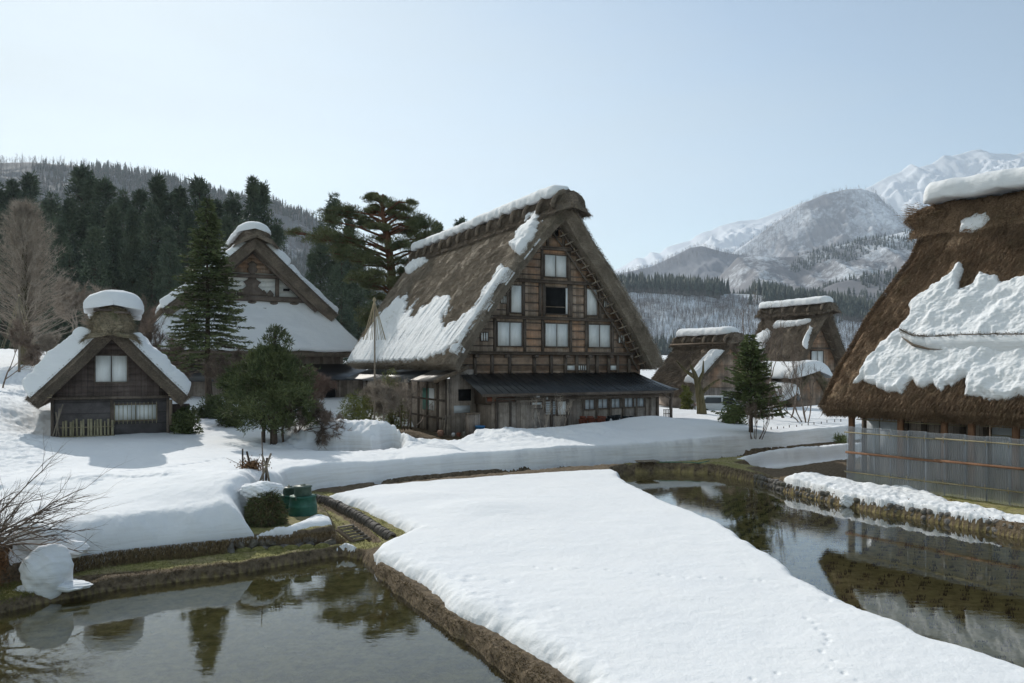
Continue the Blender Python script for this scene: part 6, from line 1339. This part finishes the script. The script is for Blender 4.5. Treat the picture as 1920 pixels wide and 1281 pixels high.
# hanging dry grass over the left part of the ditch bank
mb = MB(); t_ = np.random.default_rng(4).random(9000); pxx = 60+t_*585; pyw = np.interp(pxx, [60, 142, 208, 297, 420, 470, 538, 587, 627, 655], [1052, 1041, 1029, 1019, 1007, 1001, 998, 994, 990, 1012]); q_ = np.array([ground(a, b+4, .48) for a, b in zip(pxx, pyw)])
zz_ = .49-.45*rng.random(len(q_))**1.5; C = np.column_stack([q_[:, 0]+.0, q_[:, 1]-.03-.10*(zz_ < .4)-.05*rng.random(len(q_)), zz_]); D = np.stack([rng.normal(size=len(q_))*.3, -.35-.2*rng.random(len(q_)), -1+.5*rng.random(len(q_))], -1); kp = (pxx < 430) | (zz_ > .42); mb.blades(C[kp], D[kp], .10+.12*rng.random(kp.sum()), .012)
tag(mb.build('dry_grass', M['dead_grass']), 'dry grass hanging over the bank above the ditch', 'grass', kind='stuff')
# edging tiles -------------------------------------------------------------------------------------------
k = NM('tile', .7, .3); n1 = k.noise(k.pos(), 12, 5, .7); M['tile'] = k.done(k.mix(k.ramp(n1, [(.35, 0), (.7, 1)]), (.045, .040, .036), (.16, .14, .12)), nrm=k.bump(n1, .5, .02))
k = NM('tile_moss', .9, .1); n1 = k.noise(k.pos(), 16, 5, .7); M['tile_moss'] = k.done(k.mix(k.ramp(n1, [(.35, 0), (.7, 1)]), (.12, .12, .04), (.32, .29, .13)), nrm=k.bump(n1, .7, .03))
mb = MB(); a = np.linspace(-.2, math.pi+.2, 15)[None]; y_ = np.linspace(-.035, .035, 3)[:, None]; ro, ri = .15, .115
Po = np.stack([ro*np.cos(a)+0*y_, y_+0*a, ro*np.sin(a)*1.2+0*y_], -1); Pi = np.stack([ri*np.cos(a)+0*y_, y_+0*a, ri*np.sin(a)*1.2+0*y_], -1); mb.grid(Po); mb.grid(Pi, None, None, True)
for j in (0, -1): mb.grid(np.stack([Po[j], Pi[j]]), None, None, j == 0)
tile = mb.data('edging_tile', M['tile'], False)
row = [(592, 936), (612, 941), (640, 953), (668, 968), (690, 982), (710, 996), (728, 1008), (736, 1012)]; rw = np.array(G(row, .2)); sg_ = np.linalg.norm(np.diff(rw, axis=0), axis=1); cu = np.concatenate([[0], np.cumsum(sg_)])
n = int(cu[-1]/.155)
for j in range(n):
    s_ = (j+.5)*.155; x = np.interp(s_, cu, rw[:, 0]); y = np.interp(s_, cu, rw[:, 1]); x2 = np.interp(s_+.1, cu, rw[:, 0]); y2 = np.interp(s_+.1, cu, rw[:, 1]); o = bpy.data.objects.new('edging_tile', tile); COL.objects.link(o)
    o.location = (x, y, .17); o.rotation_euler = (random.uniform(-.25, -.1), 0, math.atan2(y2-y, x2-x)-math.pi/2+.35); o.scale = (1, 1, .95+.2*random.random()); tag(o, 'dark curved tile standing on edge along the little gutter', 'tile', 'curved tiles edging the gutter')
mb = MB(); mb.lathe((0, 0, -.12), [(.17, 0), (.17, .10), (.13, .17), (.06, .20), (.0, .205)], 14, 1, .5); cap = mb.data('edging_tile', M['tile_moss'], True)
rw = np.array(G([(165, 1063), (240, 1054), (300, 1047), (375, 1040), (450, 1032), (520, 1029), (600, 1025), (640, 1020)], .2)); sg_ = np.linalg.norm(np.diff(rw, axis=0), axis=1); cu = np.concatenate([[0], np.cumsum(sg_)])
for j in range(int(cu[-1]/.33)):
    s_ = j*.33; x = np.interp(s_, cu, rw[:, 0]); y = np.interp(s_, cu, rw[:, 1]); o = bpy.data.objects.new('edging_tile', cap); COL.objects.link(o); o.location = (x, y-.03, .20); o.rotation_euler = (0, 0, .28); o.scale = (1.1, 1.1, .9); tag(o, 'mossy scalloped tile end along the ditch side of the grassy verge', 'tile', 'mossy tiles along the ditch')
# wooden foot ramp -------------------------------------------------------------------------------------------
g0 = np.array(ground(632, 992, .47)+(.47,)); g1 = np.array(ground(666, 1020, .16)+(.16,)); g2 = np.array(ground(695, 1014, .16)+(.16,)); g3 = np.array(ground(661, 987, .47)+(.47,))
rp = empty('foot_ramp', tuple(g0), 0, label='small slatted wooden ramp over the ditch, left of the curved tiles', cat='ramp'); L0 = lambda v: v-g0
for a, b in ((g0, g1), (g3, g2)): mb = MB(); mb.beam(L0(a), L0(b), .05, .08); mb.build('side_rail', M['beam_pale'], rp)
for j in range(6):
    t_ = .06+.175*j; a = g0+(g1-g0)*t_; b = g3+(g2-g3)*t_; mb = MB(); mb.beam(L0(a)+np.array((0, 0, .055)), L0(b)+np.array((0, 0, .055)), .085, .03); mb.build('slat', M['log'], rp)
# compost bins -------------------------------------------------------------------------------------------
k = NM('bin_green', .5, .4); n1 = k.noise(k.co(), 5, 6, .65); M['bin_green'] = k.done(k.mix(k.ramp(n1, [(.35, 0), (.7, 1)]), (.016, .085, .062), (.040, .150, .110)))
k = NM('bin_dark', .5, .4); n1 = k.noise(k.co(), 5, 6, .65); M['bin_dark'] = k.done(k.mix(k.ramp(n1, [(.35, 0), (.7, 1)]), (.045, .075, .060), (.12, .17, .14)))
def bin_(px, py, z, sc, lab, big=True):
    x, y = ground(px, py, z); e = empty('compost_bin', (x, y, z), .2, label=lab, cat='compost bin'); mb = MB(); mb.lathe((0, 0, 0), [(.36*sc, 0), (.35*sc, .03), (.345*sc, .27*sc), (.35*sc, .28*sc), (.34*sc, .30*sc), (.31*sc, .50*sc), (.325*sc, .505*sc), (.32*sc, .53*sc), (.05, .54*sc)], 28); b = mb.build('body', M['bin_green'], e, True)
    mb = MB(); h0 = .535*sc; mb.lathe((0, 0, h0), [(.20*sc, 0), (.215*sc, .02), (.205*sc, .20*sc), (.225*sc, .21*sc), (.225*sc, .235*sc), (.05, .25*sc)], 24); mb.build('lid', M['bin_dark'], e, True)
    mb = MB(); mb.box((-.06, -.03, h0+.245*sc), (.06, .03, h0+.275*sc)); mb.build('handle', M['bin_dark'], e)
    for a in (0, 2.1, 4.2): mb = MB(); mb.box((.315*sc*math.cos(a)-.02, .315*sc*math.sin(a)-.02, .46*sc), (.315*sc*math.cos(a)+.02, .315*sc*math.sin(a)+.02, .56*sc)); mb.build('clip', M['bin_dark'], e)
bin_(568, 969, .42, 1.0, 'green plastic compost bin with a dark lid, at the end of the snow bank'); bin_(543, 958, .48, .78, 'smaller green compost bin half hidden between the large bin and the brush pile')
mb = MB(); mb.tube([(0, 0, -.1), (.01, 0, .75)], .016, 6); o = mb.build('stake', M['bamboo']); o.location = ground(541, 962, .45)+(.42,); tag(o, 'thin stake beside the smaller compost bin', 'stake')
# brush pile and sticks ---------------------------------------------------------------------------------------
x, y = ground(497, 972, .62); bp_ = empty('brush_pile', (x, y, .52), 0, label='heap of garden trimmings under a cap of snow, left of the green bins', cat='brush pile'); r = np.random.default_rng(12)
n = 900; v = unit(r.normal(size=(n, 3))); v[:, 2] = abs(v[:, 2]); c_ = v*np.array((.42, .34, .72))*(.65+.35*r.random((n, 1))); D = np.stack([r.normal(size=n)*.7, -.3+r.normal(size=n)*.3, -.5+r.normal(size=n)*.5], -1); mb = MB(); segs(mb, c_, c_+unit(D)*.3*r.random((n, 1)), .008, .003, 3); u = np.linspace(0, math.pi, 12)[:, None]; w = np.linspace(0, 2*math.pi, 20)[None]; mb.build('twigs', M['twig_brown'], bp_)
P = np.stack([.38*np.sin(u)*np.cos(w), .30*np.sin(u)*np.sin(w), .66*np.cos(u)+0*w], -1); P = P*(1+.12*fbm(w*2+0*u, u*3, 3))[..., None]; mb = MB(); mb.grid(P); mb.build('core', M['soil'], bp_, True)
n = 5200; v = unit(r.normal(size=(n, 3))); v[:, 2] = abs(v[:, 2]); c_ = v*np.array((.44, .36, .74))*(.8+.22*r.random((n, 1))); D = v*.5+r.normal(size=(n, 3))*.5; D[:, 2] -= .5; mb = MB(); mb.cards(c_, D, .10+.08*r.random(n), .022); mb.build('leaves', M['leaf_yew'], bp_)
n = 3000; v = unit(r.normal(size=(n, 3))); v[:, 2] = abs(v[:, 2]); c_ = v*np.array((.45, .37, .72))*(.85+.22*r.random((n, 1))); mb = MB(); mb.blades(c_, r.normal(size=(n, 3))*.5-np.array((0, 0, .6)), .16, .014); mb.build('straw', M['dead_grass'], bp_)
def snow_blob(name, loc, R_, lab, seed, m='snow', parent=None, cat='snow lump', amp=1.):
    u = np.linspace(0, math.pi, 60)[:, None]; v = np.linspace(0, 2*math.pi, 90)[None]; d = np.stack([np.sin(u)*np.cos(v), np.sin(u)*np.sin(v), np.cos(u)+0*v], -1); x, y, z = d[..., 0], d[..., 1], d[..., 2]
    n_ = .28*np.sin(x*2.3+seed)*np.cos(y*2.7+seed*1.3)*np.cos(z*2+seed)+.12*np.sin(x*5+z*4+seed*2)*np.cos(y*5.3-z*3)+.04*np.sin(x*11+seed)*np.sin(z*13+y*9)+.02*np.sin(x*25)*np.sin(y*23+z*19); P = d*np.array(R_)*(1+n_*amp)[..., None]; P[:, -1] = P[:, 0]
    mb = MB(); mb.grid(P, None, None, True); o = mb.build(name, M[m], parent, True); o.location = loc
    if parent is None: tag(o, lab, cat)
    return o
snow_blob('snow_cap', (-.14, .22, .72), (.42, .40, .20), '', 3, 'snow', bp_)
def stick(pts, r0, r1, m, nm, lab, px, py, z):
    x, y = ground(px, py, z); mb = MB(); mb.tube(pts, np.linspace(r0, r1, len(pts)), 7); o = mb.build(nm, M[m], None, True); o.location = (x, y, z); tag(o, lab, 'stick')
stick([(0, 0, -.3), (-.02, 0, .5), (-.05, 0, 1.15)], .024, .010, 'twig_brown', 'garden_pole', 'tall thin pole standing up from the snow mound behind the brush pile', 494, 893, 1.35)
stick([(-.16, 0, -.2), (.05, 0, .3), (.16, .02, .62)], .030, .026, 'log', 'crossed_stake', 'pale stake leaning right in the crossed bundle on the snow mound', 496, 896, 1.32)
stick([(.12, .02, -.2), (.02, .03, .3), (-.10, .05, .60)], .028, .024, 'log', 'crossed_stake', 'pale stake leaning left in the crossed bundle on the snow mound', 497, 896, 1.32)
stick([(.02, 0, -.2), (.05, 0, .5)], .03, .028, 'bark', 'crossed_stake', 'dark stake upright in the crossed bundle on the snow mound', 497, 895, 1.32)
stick([(0, 0, -.2), (0, 0, .55)], .028, .022, 'bark', 'stake', 'grey upright stake at the left of the dry plant on the snow mound', 455, 880, 1.40)
stick([(.14, 0, -.2), (.04, 0, .25), (-.02, 0, .48)], .032, .026, 'bark', 'stake', 'broken leaning stake in the dry plant on the snow mound', 464, 880, 1.40)
x, y = ground(474, 880, 1.40); e = empty('dry_plant', (x, y, 1.36), 0, label='dead brown plant tied between the stakes on the snow mound', cat='plant'); n = 900; r = np.random.default_rng(9); c_ = r.normal(size=(n, 3))*np.array((.17, .12, .08))+np.array((0, 0, .12)); mb = MB(); mb.cards(c_, r.normal(size=(n, 3)), .07, .03)
k = NM('dead_leaf', .9, .1); M['dead_leaf'] = k.done(k.mix(k.noise(k.pos(), 20, 2), (.10, .05, .025), (.33, .19, .10))); mb.build('dead_leaves', M['dead_leaf'], e); mb = MB(); segs(mb, np.zeros((20, 3)), r.normal(size=(20, 3))*np.array((.25, .15, .08))+np.array((0, 0, .28)), .012, .004, 4); mb.build('stems', M['bark'], e)
mb = MB(); mb.tube([(math.cos(a)*.075, math.sin(a)*.06, .30+.02*math.sin(a*2)) for a in np.linspace(0, 6.28, 14)], .012, 5); o = mb.build('tie', M['rope']); x, y = ground(497, 896, 1.32); o.location = (x+.04, y, 1.34); tag(o, 'cord tied round the crossed stakes', 'cord')
# lumps of snow ----------------------------------------------------------------------------------------------------
x, y = ground(88, 1100, .2); snow_blob('snow_lump', (x, y, .46), (.42, .38, .47), 'big fallen lump of snow on the grassy verge, left foreground', 1., amp=.62)
snow_blob('snow_lump', (x+.12, y+.02, .20), (.58, .34, .09), 'low spill of snow at the foot of the big lump', 4.)
x, y = ground(150, 1040, .55); snow_blob('snow_lump', (x-.25, y+.08, .62), (.36, .22, .15), 'small heap of snow on the bank just behind the big lump', 7.)
x, y = ground(60, 1045, .55); snow_blob('snow_lump', (x, y+.25, .75), (.5, .3, .35), 'snow heap under the bare bush at the left edge', 8.)
x, y = ground(1592, 950, 0); snow_blob('snow_lump', (x, y+.05, .13), (.24, .2, .19), 'round ball of snow fallen into the right paddy', 2.); snow_blob('snow_lump', (x+.42, y-.08, .07), (.3, .16, .10), 'flat broken snow beside the round ball in the paddy', 5.)
# foreground bush at the left ------------------------------------------------------------------------------------
x, y = ground(-30, 1075, .5); fb = empty('bare_bush', (x, y, .45), 0, label='leafless arching bush reaching in from the left foreground', cat='bush'); r = np.random.default_rng(31); LA, LB, RA, RB, T = [], [], [], [], []
def cane(p, d, L, rad, k, grav):
    n = 9 if k == 2 else 6; pts = [p]
    for i in range(n): d = unit(d+r.normal(size=3)*.09+np.array((0, 0, grav))); p = p+d*L/n; pts.append(p)
    q = np.array(pts); rr = np.linspace(rad, rad*.35, n+1); LA.append(q[:-1]); LB.append(q[1:]); RA.append(rr[:-1]); RB.append(rr[1:])
    if k: 
        for j in range(7 if k == 2 else 4): i = r.integers(2, n+1); cane(q[i], unit(d+unit(r.normal(size=3))*np.array((1, .7, 1))*.7+np.array((.2, 0, .25))), L*(.25+.3*r.random()), rr[i]*.7, k-1, grav*.6)
    else: T.append((*q[-1], *d))
for i in range(15): a = r.uniform(-.1, .95); cane(np.array((r.normal()*.12, r.normal()*.12, .4+.3*r.random())), unit(np.array((math.cos(a), r.normal()*.45, math.sin(a)*1.2+.15))), r.uniform(.9, 1.75), .013+.008*r.random(), 2, -.05+.02*r.random())
for i in range(8): cane(np.array((.1, 0, .5)), unit(np.array((r.uniform(.0, .6), r.normal()*.4, 1.))), r.uniform(.7, 1.25), .010, 2, .01)
mb = MB(); segs(mb, np.concatenate(LA), np.concatenate(LB), np.concatenate(RA), np.concatenate(RB), 4); mb.build('canes', M['twig_brown'], fb)
mb = MB(); mb.tube([(0, 0, -.5), (-.02, 0, 0), (.05, 0, .4), (.12, 0, .75)], [.17, .15, .12, .05], 9); mb.build('stump', M['bark'], fb, True)
n = 3400; c_ = r.normal(size=(n, 3))*np.array((.16, .16, .30))+np.array((.0, 0, .35)); mb = MB(); mb.blades(c_, r.normal(size=(n, 3))*.6+np.array((0, 0, -.2)), .14, .014); mb.cards(c_[:700], r.normal(size=(700, 3)), .06, .03); mb.build('dead_leaves', M['dead_leaf'], fb)
x, y = ground(-5, 1065, .4); e = empty('stone_post', (x, y, 0), .3, label='rough weathered stone block at the left edge below the bare bush', cat='stone'); mb = MB(); P = np.stack([np.stack([(.22+.05*math.sin(a*3+z_*6))*math.cos(a)*1.0*np.ones(1)[0] for a in np.linspace(0, 6.283, 18)]) for z_ in np.linspace(0, 1, 8)]); Q = np.stack([np.stack([(.22+.05*math.sin(a*3+z_*6))*math.sin(a) for a in np.linspace(0, 6.283, 18)]) for z_ in np.linspace(0, 1, 8)]); mb.grid(np.stack([P, Q, np.linspace(0, .8, 8)[:, None]+0*P], -1)); mb.add([(P[-1, j], Q[-1, j], .8) for j in range(18)], np.arange(18)[None]); mb.build('block', M['bark'], e, True)
# farmhouse yard things ------------------------------------------------------------------------------------
bn = FM.w(np.array((3.2, -1.75, .0))); zb_ = FM.hit(1140, 796, y=-1.9)[1]
sh = empty('plant_shelf', (bn[0], bn[1], float(zb_)), ANG, label='long low shelf of pots along the farmhouse front wall', cat='shelf'); xa = float(FM.hit(1084, 796, y=-1.75)[0])-3.2; xb = float(FM.hit(1200, 790, y=-1.75)[0])-3.2
mb = MB(); mb.box((xa, -.25, .0), (xb, .25, .05)); mb.build('board', M['beam_pale'], sh)
for x_ in (xa+.1, 0, xb-.1): mb = MB(); mb.box((x_-.04, -.2, -.6), (x_+.04, .2, -.002)); mb.build('leg', M['beam'], sh)
def world_on(fr, x_, y_, z_): q = fr.w(np.array((x_, y_, z_))); return (float(q[0]), float(q[1]), float(q[2]))
pots = []
mb = MB(); mb.lathe((0, 0, 0), [(.09, 0), (.13, .22), (.145, .22), (.145, .27), (.12, .27), (.10, .2)], 16); pot_me = mb.data('flower_pot', M['terracotta'], True); mb = MB(); mb.lathe((0, 0, 0), [(.1, 0), (.11, .3), (.12, .3), (.12, .33), (.02, .34)], 16); potb = mb.data('plastic_pot', M['dark_plastic'], True)
for j in range(9): o = bpy.data.objects.new('flower_pot', pot_me); COL.objects.link(o); o.location = world_on(FM, 3.2+xa+.15+j*.17+random.uniform(-.02, .02), -1.75+random.uniform(-.12, .12), float(zb_)+.05); s_ = random.uniform(.75, 1.35); o.scale = (s_*.9, s_*.9, s_*1.2); tag(o, 'terracotta pot on the left half of the long shelf by the farmhouse', 'pot', 'terracotta pots on the shelf')
for j in range(8): o = bpy.data.objects.new('plastic_pot', potb); COL.objects.link(o); o.location = world_on(FM, 3.2+xa+1.75+j*.22, -1.75+random.uniform(-.12, .12), float(zb_)+.05); s_ = random.uniform(.8, 1.4); o.scale = (s_, s_, s_); tag(o, 'black plastic tub on the right half of the long shelf by the farmhouse', 'pot', 'black tubs on the shelf')
for j, x_ in enumerate((1.9, 2.45)): mb = MB(); mb.lathe((0, 0, 0), [(.07, 0), (.08, .18), (.04, .22), (.03, .26)], 12); o = mb.build('bottle', M['white_plastic'], None, True); o.location = world_on(FM, 3.2+xa+x_, -1.95, float(zb_)+.05); tag(o, ('white' if j else 'small white')+' bottle among the black tubs, '+('nearer the right end' if j else 'just right of the terracotta pots'), 'bottle')
gz = .66
x_ = float(FM.hit(900, 800, y=-1.9)[0]); mb = MB(); mb.lathe((0, 0, 0), [(.20, 0), (.24, .36), (.26, .36), (.26, .40), (.05, .42)], 20); o = mb.build('blue_tub', M['blue_plastic'], None, True); o.location = world_on(FM, x_, -1.9, gz+.2); tag(o, 'bright blue plastic tub by the farmhouse corner', 'tub')
x_ = float(FM.hit(888, 790, y=-1.6)[0]); e = empty('crate', world_on(FM, x_, -1.5, gz), ANG, label='tall pale wooden box with a lid by the farmhouse corner', cat='crate'); mb = MB(); mb.box((-.3, -.2, 0), (.3, .2, 1.15)); mb.build('body', M['boards_wide'], e); mb = MB(); mb.box((-.34, -.24, 1.152), (.34, .24, 1.21)); mb.build('lid', M['beam_pale'], e)
for px, D, s_, m, lab in ((826, 38.7, .17, 'clay', 'round clay jar on the bare ground by the farmhouse corner'), (860, 38.4, .12, 'terracotta', 'small red pot on the bare ground by the farmhouse corner'), (872, 38.2, .16, 'stone', 'grey basin beside the blue tub'), (850, 38.6, .10, 'white_plastic', 'small white container on the bare ground by the farmhouse corner')):
    X = (px-CX)/F*D; mb = MB(); mb.lathe((0, 0, 0), [(s_*.7, 0), (s_, s_*.8), (s_*.9, s_*1.5), (s_*.6, s_*1.7)], 14); o = mb.build('jar', M[m], None, True); o.location = (X, D, gz); tag(o, lab, 'jar')
x0_, y0_ = (836-CX)/F*38.9, 38.9; e = empty('firewood_bundle', (x0_, y0_, gz), 0, label='bundle of sticks leaning on the farmhouse end wall', cat='firewood')
for j in range(9): mb = MB(); mb.tube([(-.25+.06*j, 0, 0), (-.12+.035*j+random.uniform(-.05, .05), .3, .95+random.uniform(-.1, .1))], .018, 5); mb.build('stick', M['log'], e)
for px, D, lab in ((1016, 36.8, 'thin dry stalks in front of the grey lattice window'), (1040, 37, 'thin dry stalks below the white window of the lean-to')):
    g = tree('dry_stalks', on_snow(px, D), lab, 'plant'); bare_tree(g, 1.3, .012, px, 2, 'twig_pale', .35, .5, 3, .7, None, .2, .008, .6, (0, 0), 2, 5, .2)
# the parked car, half hidden
X, Y, z = at(1350, 768, 51); cr = empty('parked_car', (X, Y, snow_z(X, Y)-.40), R(172), label='small pale car parked in the snow beside the low mossy house', cat='car')
cr.scale = (.9, .9, .9)
def car_body():
    prof_ = [(-1.75, .25), (-1.8, .6), (-1.7, .85), (-1.25, .95), (-.85, 1.42), (-.6, 1.5), (.9, 1.5), (1.25, 1.42), (1.62, .98), (1.75, .85), (1.78, .35), (1.7, .22)]; n = len(prof_); mb = MB(); V = []
    for y_, sc in ((-.78, .94), (-.74, 1.), (.74, 1.), (.78, .94)):
        for x_, z_ in prof_: V.append((x_*(.985 if abs(y_) > .75 else 1), y_*(1-.16*max(0, z_-.9)), .22+(z_-.22)*sc))
    F4 = [(k_*n+j, k_*n+(j+1) % n, (k_+1)*n+(j+1) % n, (k_+1)*n+j) for k_ in range(3) for j in range(n)]; mb.add(V, [np.array(F4), np.arange(n)[None, ::-1].copy(), (np.arange(n)+3*n)[None]]); return mb
k = NM('car_paint', .25, .5); M['car_paint'] = k.done(k.mix(k.noise(k.co(), 3, 3), (.52, .55, .56), (.62, .65, .66))); k = NM('glass_dark', .08, .6); M['glass_dark'] = k.done(k.mix(k.noise(k.co(), 2, 2), (.02, .025, .03), (.05, .06, .065)))
car_body().build('body', M['car_paint'], cr)
for sg in (-1, 1):
    for a, b in (((-1.08, .98), (-.08, 1.40)), ((.0, .98), (1.1, 1.40))):
        mb = MB(); y_ = sg*.80; mb.add([(a[0], y_, a[1]), (b[0]+(.25 if a[0] > -.5 else 0), y_, a[1]), (b[0]-.05, y_*.93, b[1]), (a[0]+(.32 if a[0] < -.5 else 0), y_*.93, b[1])], np.array([(0, 1, 2, 3)])); mb.build('window', M['glass_dark'], cr)
    for x_ in (-1.1, 1.12): mb = MB(); mb.tube([(x_, sg*.62, .30), (x_, sg*.80, .30)], .30, 20); w_ = mb.build('wheel', M['rubber'], cr, True); mb = MB(); mb.tube([(x_, sg*.79, .30), (x_, sg*.812, .30)], .17, 16); mb.build('rim', M['white_plastic'], w_, True)
    mb = MB(); mb.box((-1.83, sg*.5-.14, .62), (-1.765, sg*.5+.14, .76)); mb.build('headlight', M['white_plastic'], cr); mb = MB(); mb.box((1.77, sg*.6-.1, .75), (1.80, sg*.6+.1, .95)); mb.build('tail_light', M['terracotta'], cr)
mb = MB(); mb.add([(-1.24, -.66, 1.0), (-1.24, .66, 1.0), (-.88, .60, 1.43), (-.88, -.60, 1.43)], np.array([(0, 1, 2, 3)])); mb.build('windscreen', M['glass_dark'], cr)
# bits by the back ditch: hose, mats, stakes in the snow
mb = MB(); pts = [ground(px, py, .34)+(.37,) for px, py in ((1235, 868), (1262, 868), (1290, 868), (1310, 870), (1330, 866))]; mb.tube(pts, .018, 6); tag(mb.build('garden_hose', M['green_paint']), 'thin green hose lying on the verge behind the right paddy', 'hose')
x, y = ground(1212, 868, .35); e = empty('pallet', (x, y, .36), .3, label='small weathered board frame lying on the verge behind the right paddy', cat='board')
for j in range(4): mb = MB(); mb.box((-.45+.02*j, -.25+j*.13, .05), (.45, -.15+j*.13, .08)); mb.build('board', M['log'], e)
mb = MB(); mb.box((-.3, -.28, 0), (-.22, .3, .048)); mb.build('bearer', M['beam'], e); mb = MB(); mb.box((.2, -.28, 0), (.28, .3, .048)); mb.build('bearer', M['beam'], e)
for j in range(13):
    px = 1432+j*12+random.uniform(-2, 2); X, Y = ground(px, 806-j*.9, 1.12); mb = MB(); mb.tube([(0, 0, -.2), (0, 0, .12+.05*random.random())], .022, 5); o = mb.build('stake', M['bark']); o.location = (X, Y, snow_z(X, Y)); tag(o, 'short dark stake poking out of the snow, in a row right of the young fir', 'stake', 'row of short stakes in the snow')
x, y = ground(1578, 832, .5); shrub('evergreen_sprig', (x, y, .6), 'dark green sprig beside the left end of the clear screen', .28, .30, 'leaf_fir', 14, 30, .2, .03, 44)
snow_bits = None
# leaf litter and melt rubble on the right bank
mb = MB(); q_ = scatter_in(G([(1560, 898), (1640, 905), (1760, 920), (1960, 965), (1990, 985), (1800, 950), (1700, 930), (1600, 915), (1560, 925), (1490, 920), (1430, 905), (1500, 895)], .5), 5200, 61, 0); z = soil_height(q_[:, 0], q_[:, 1]); D = rng.normal(size=(len(q_), 3)); D[:, 2] *= .3; mb.cards(np.column_stack([q_, z+.015]), D, .05+.05*rng.random(len(q_)), .03)
tag(mb.build('leaf_litter', M['dead_leaf']), 'brown leaf litter along the foot of the clear screen', 'leaves', kind='stuff')
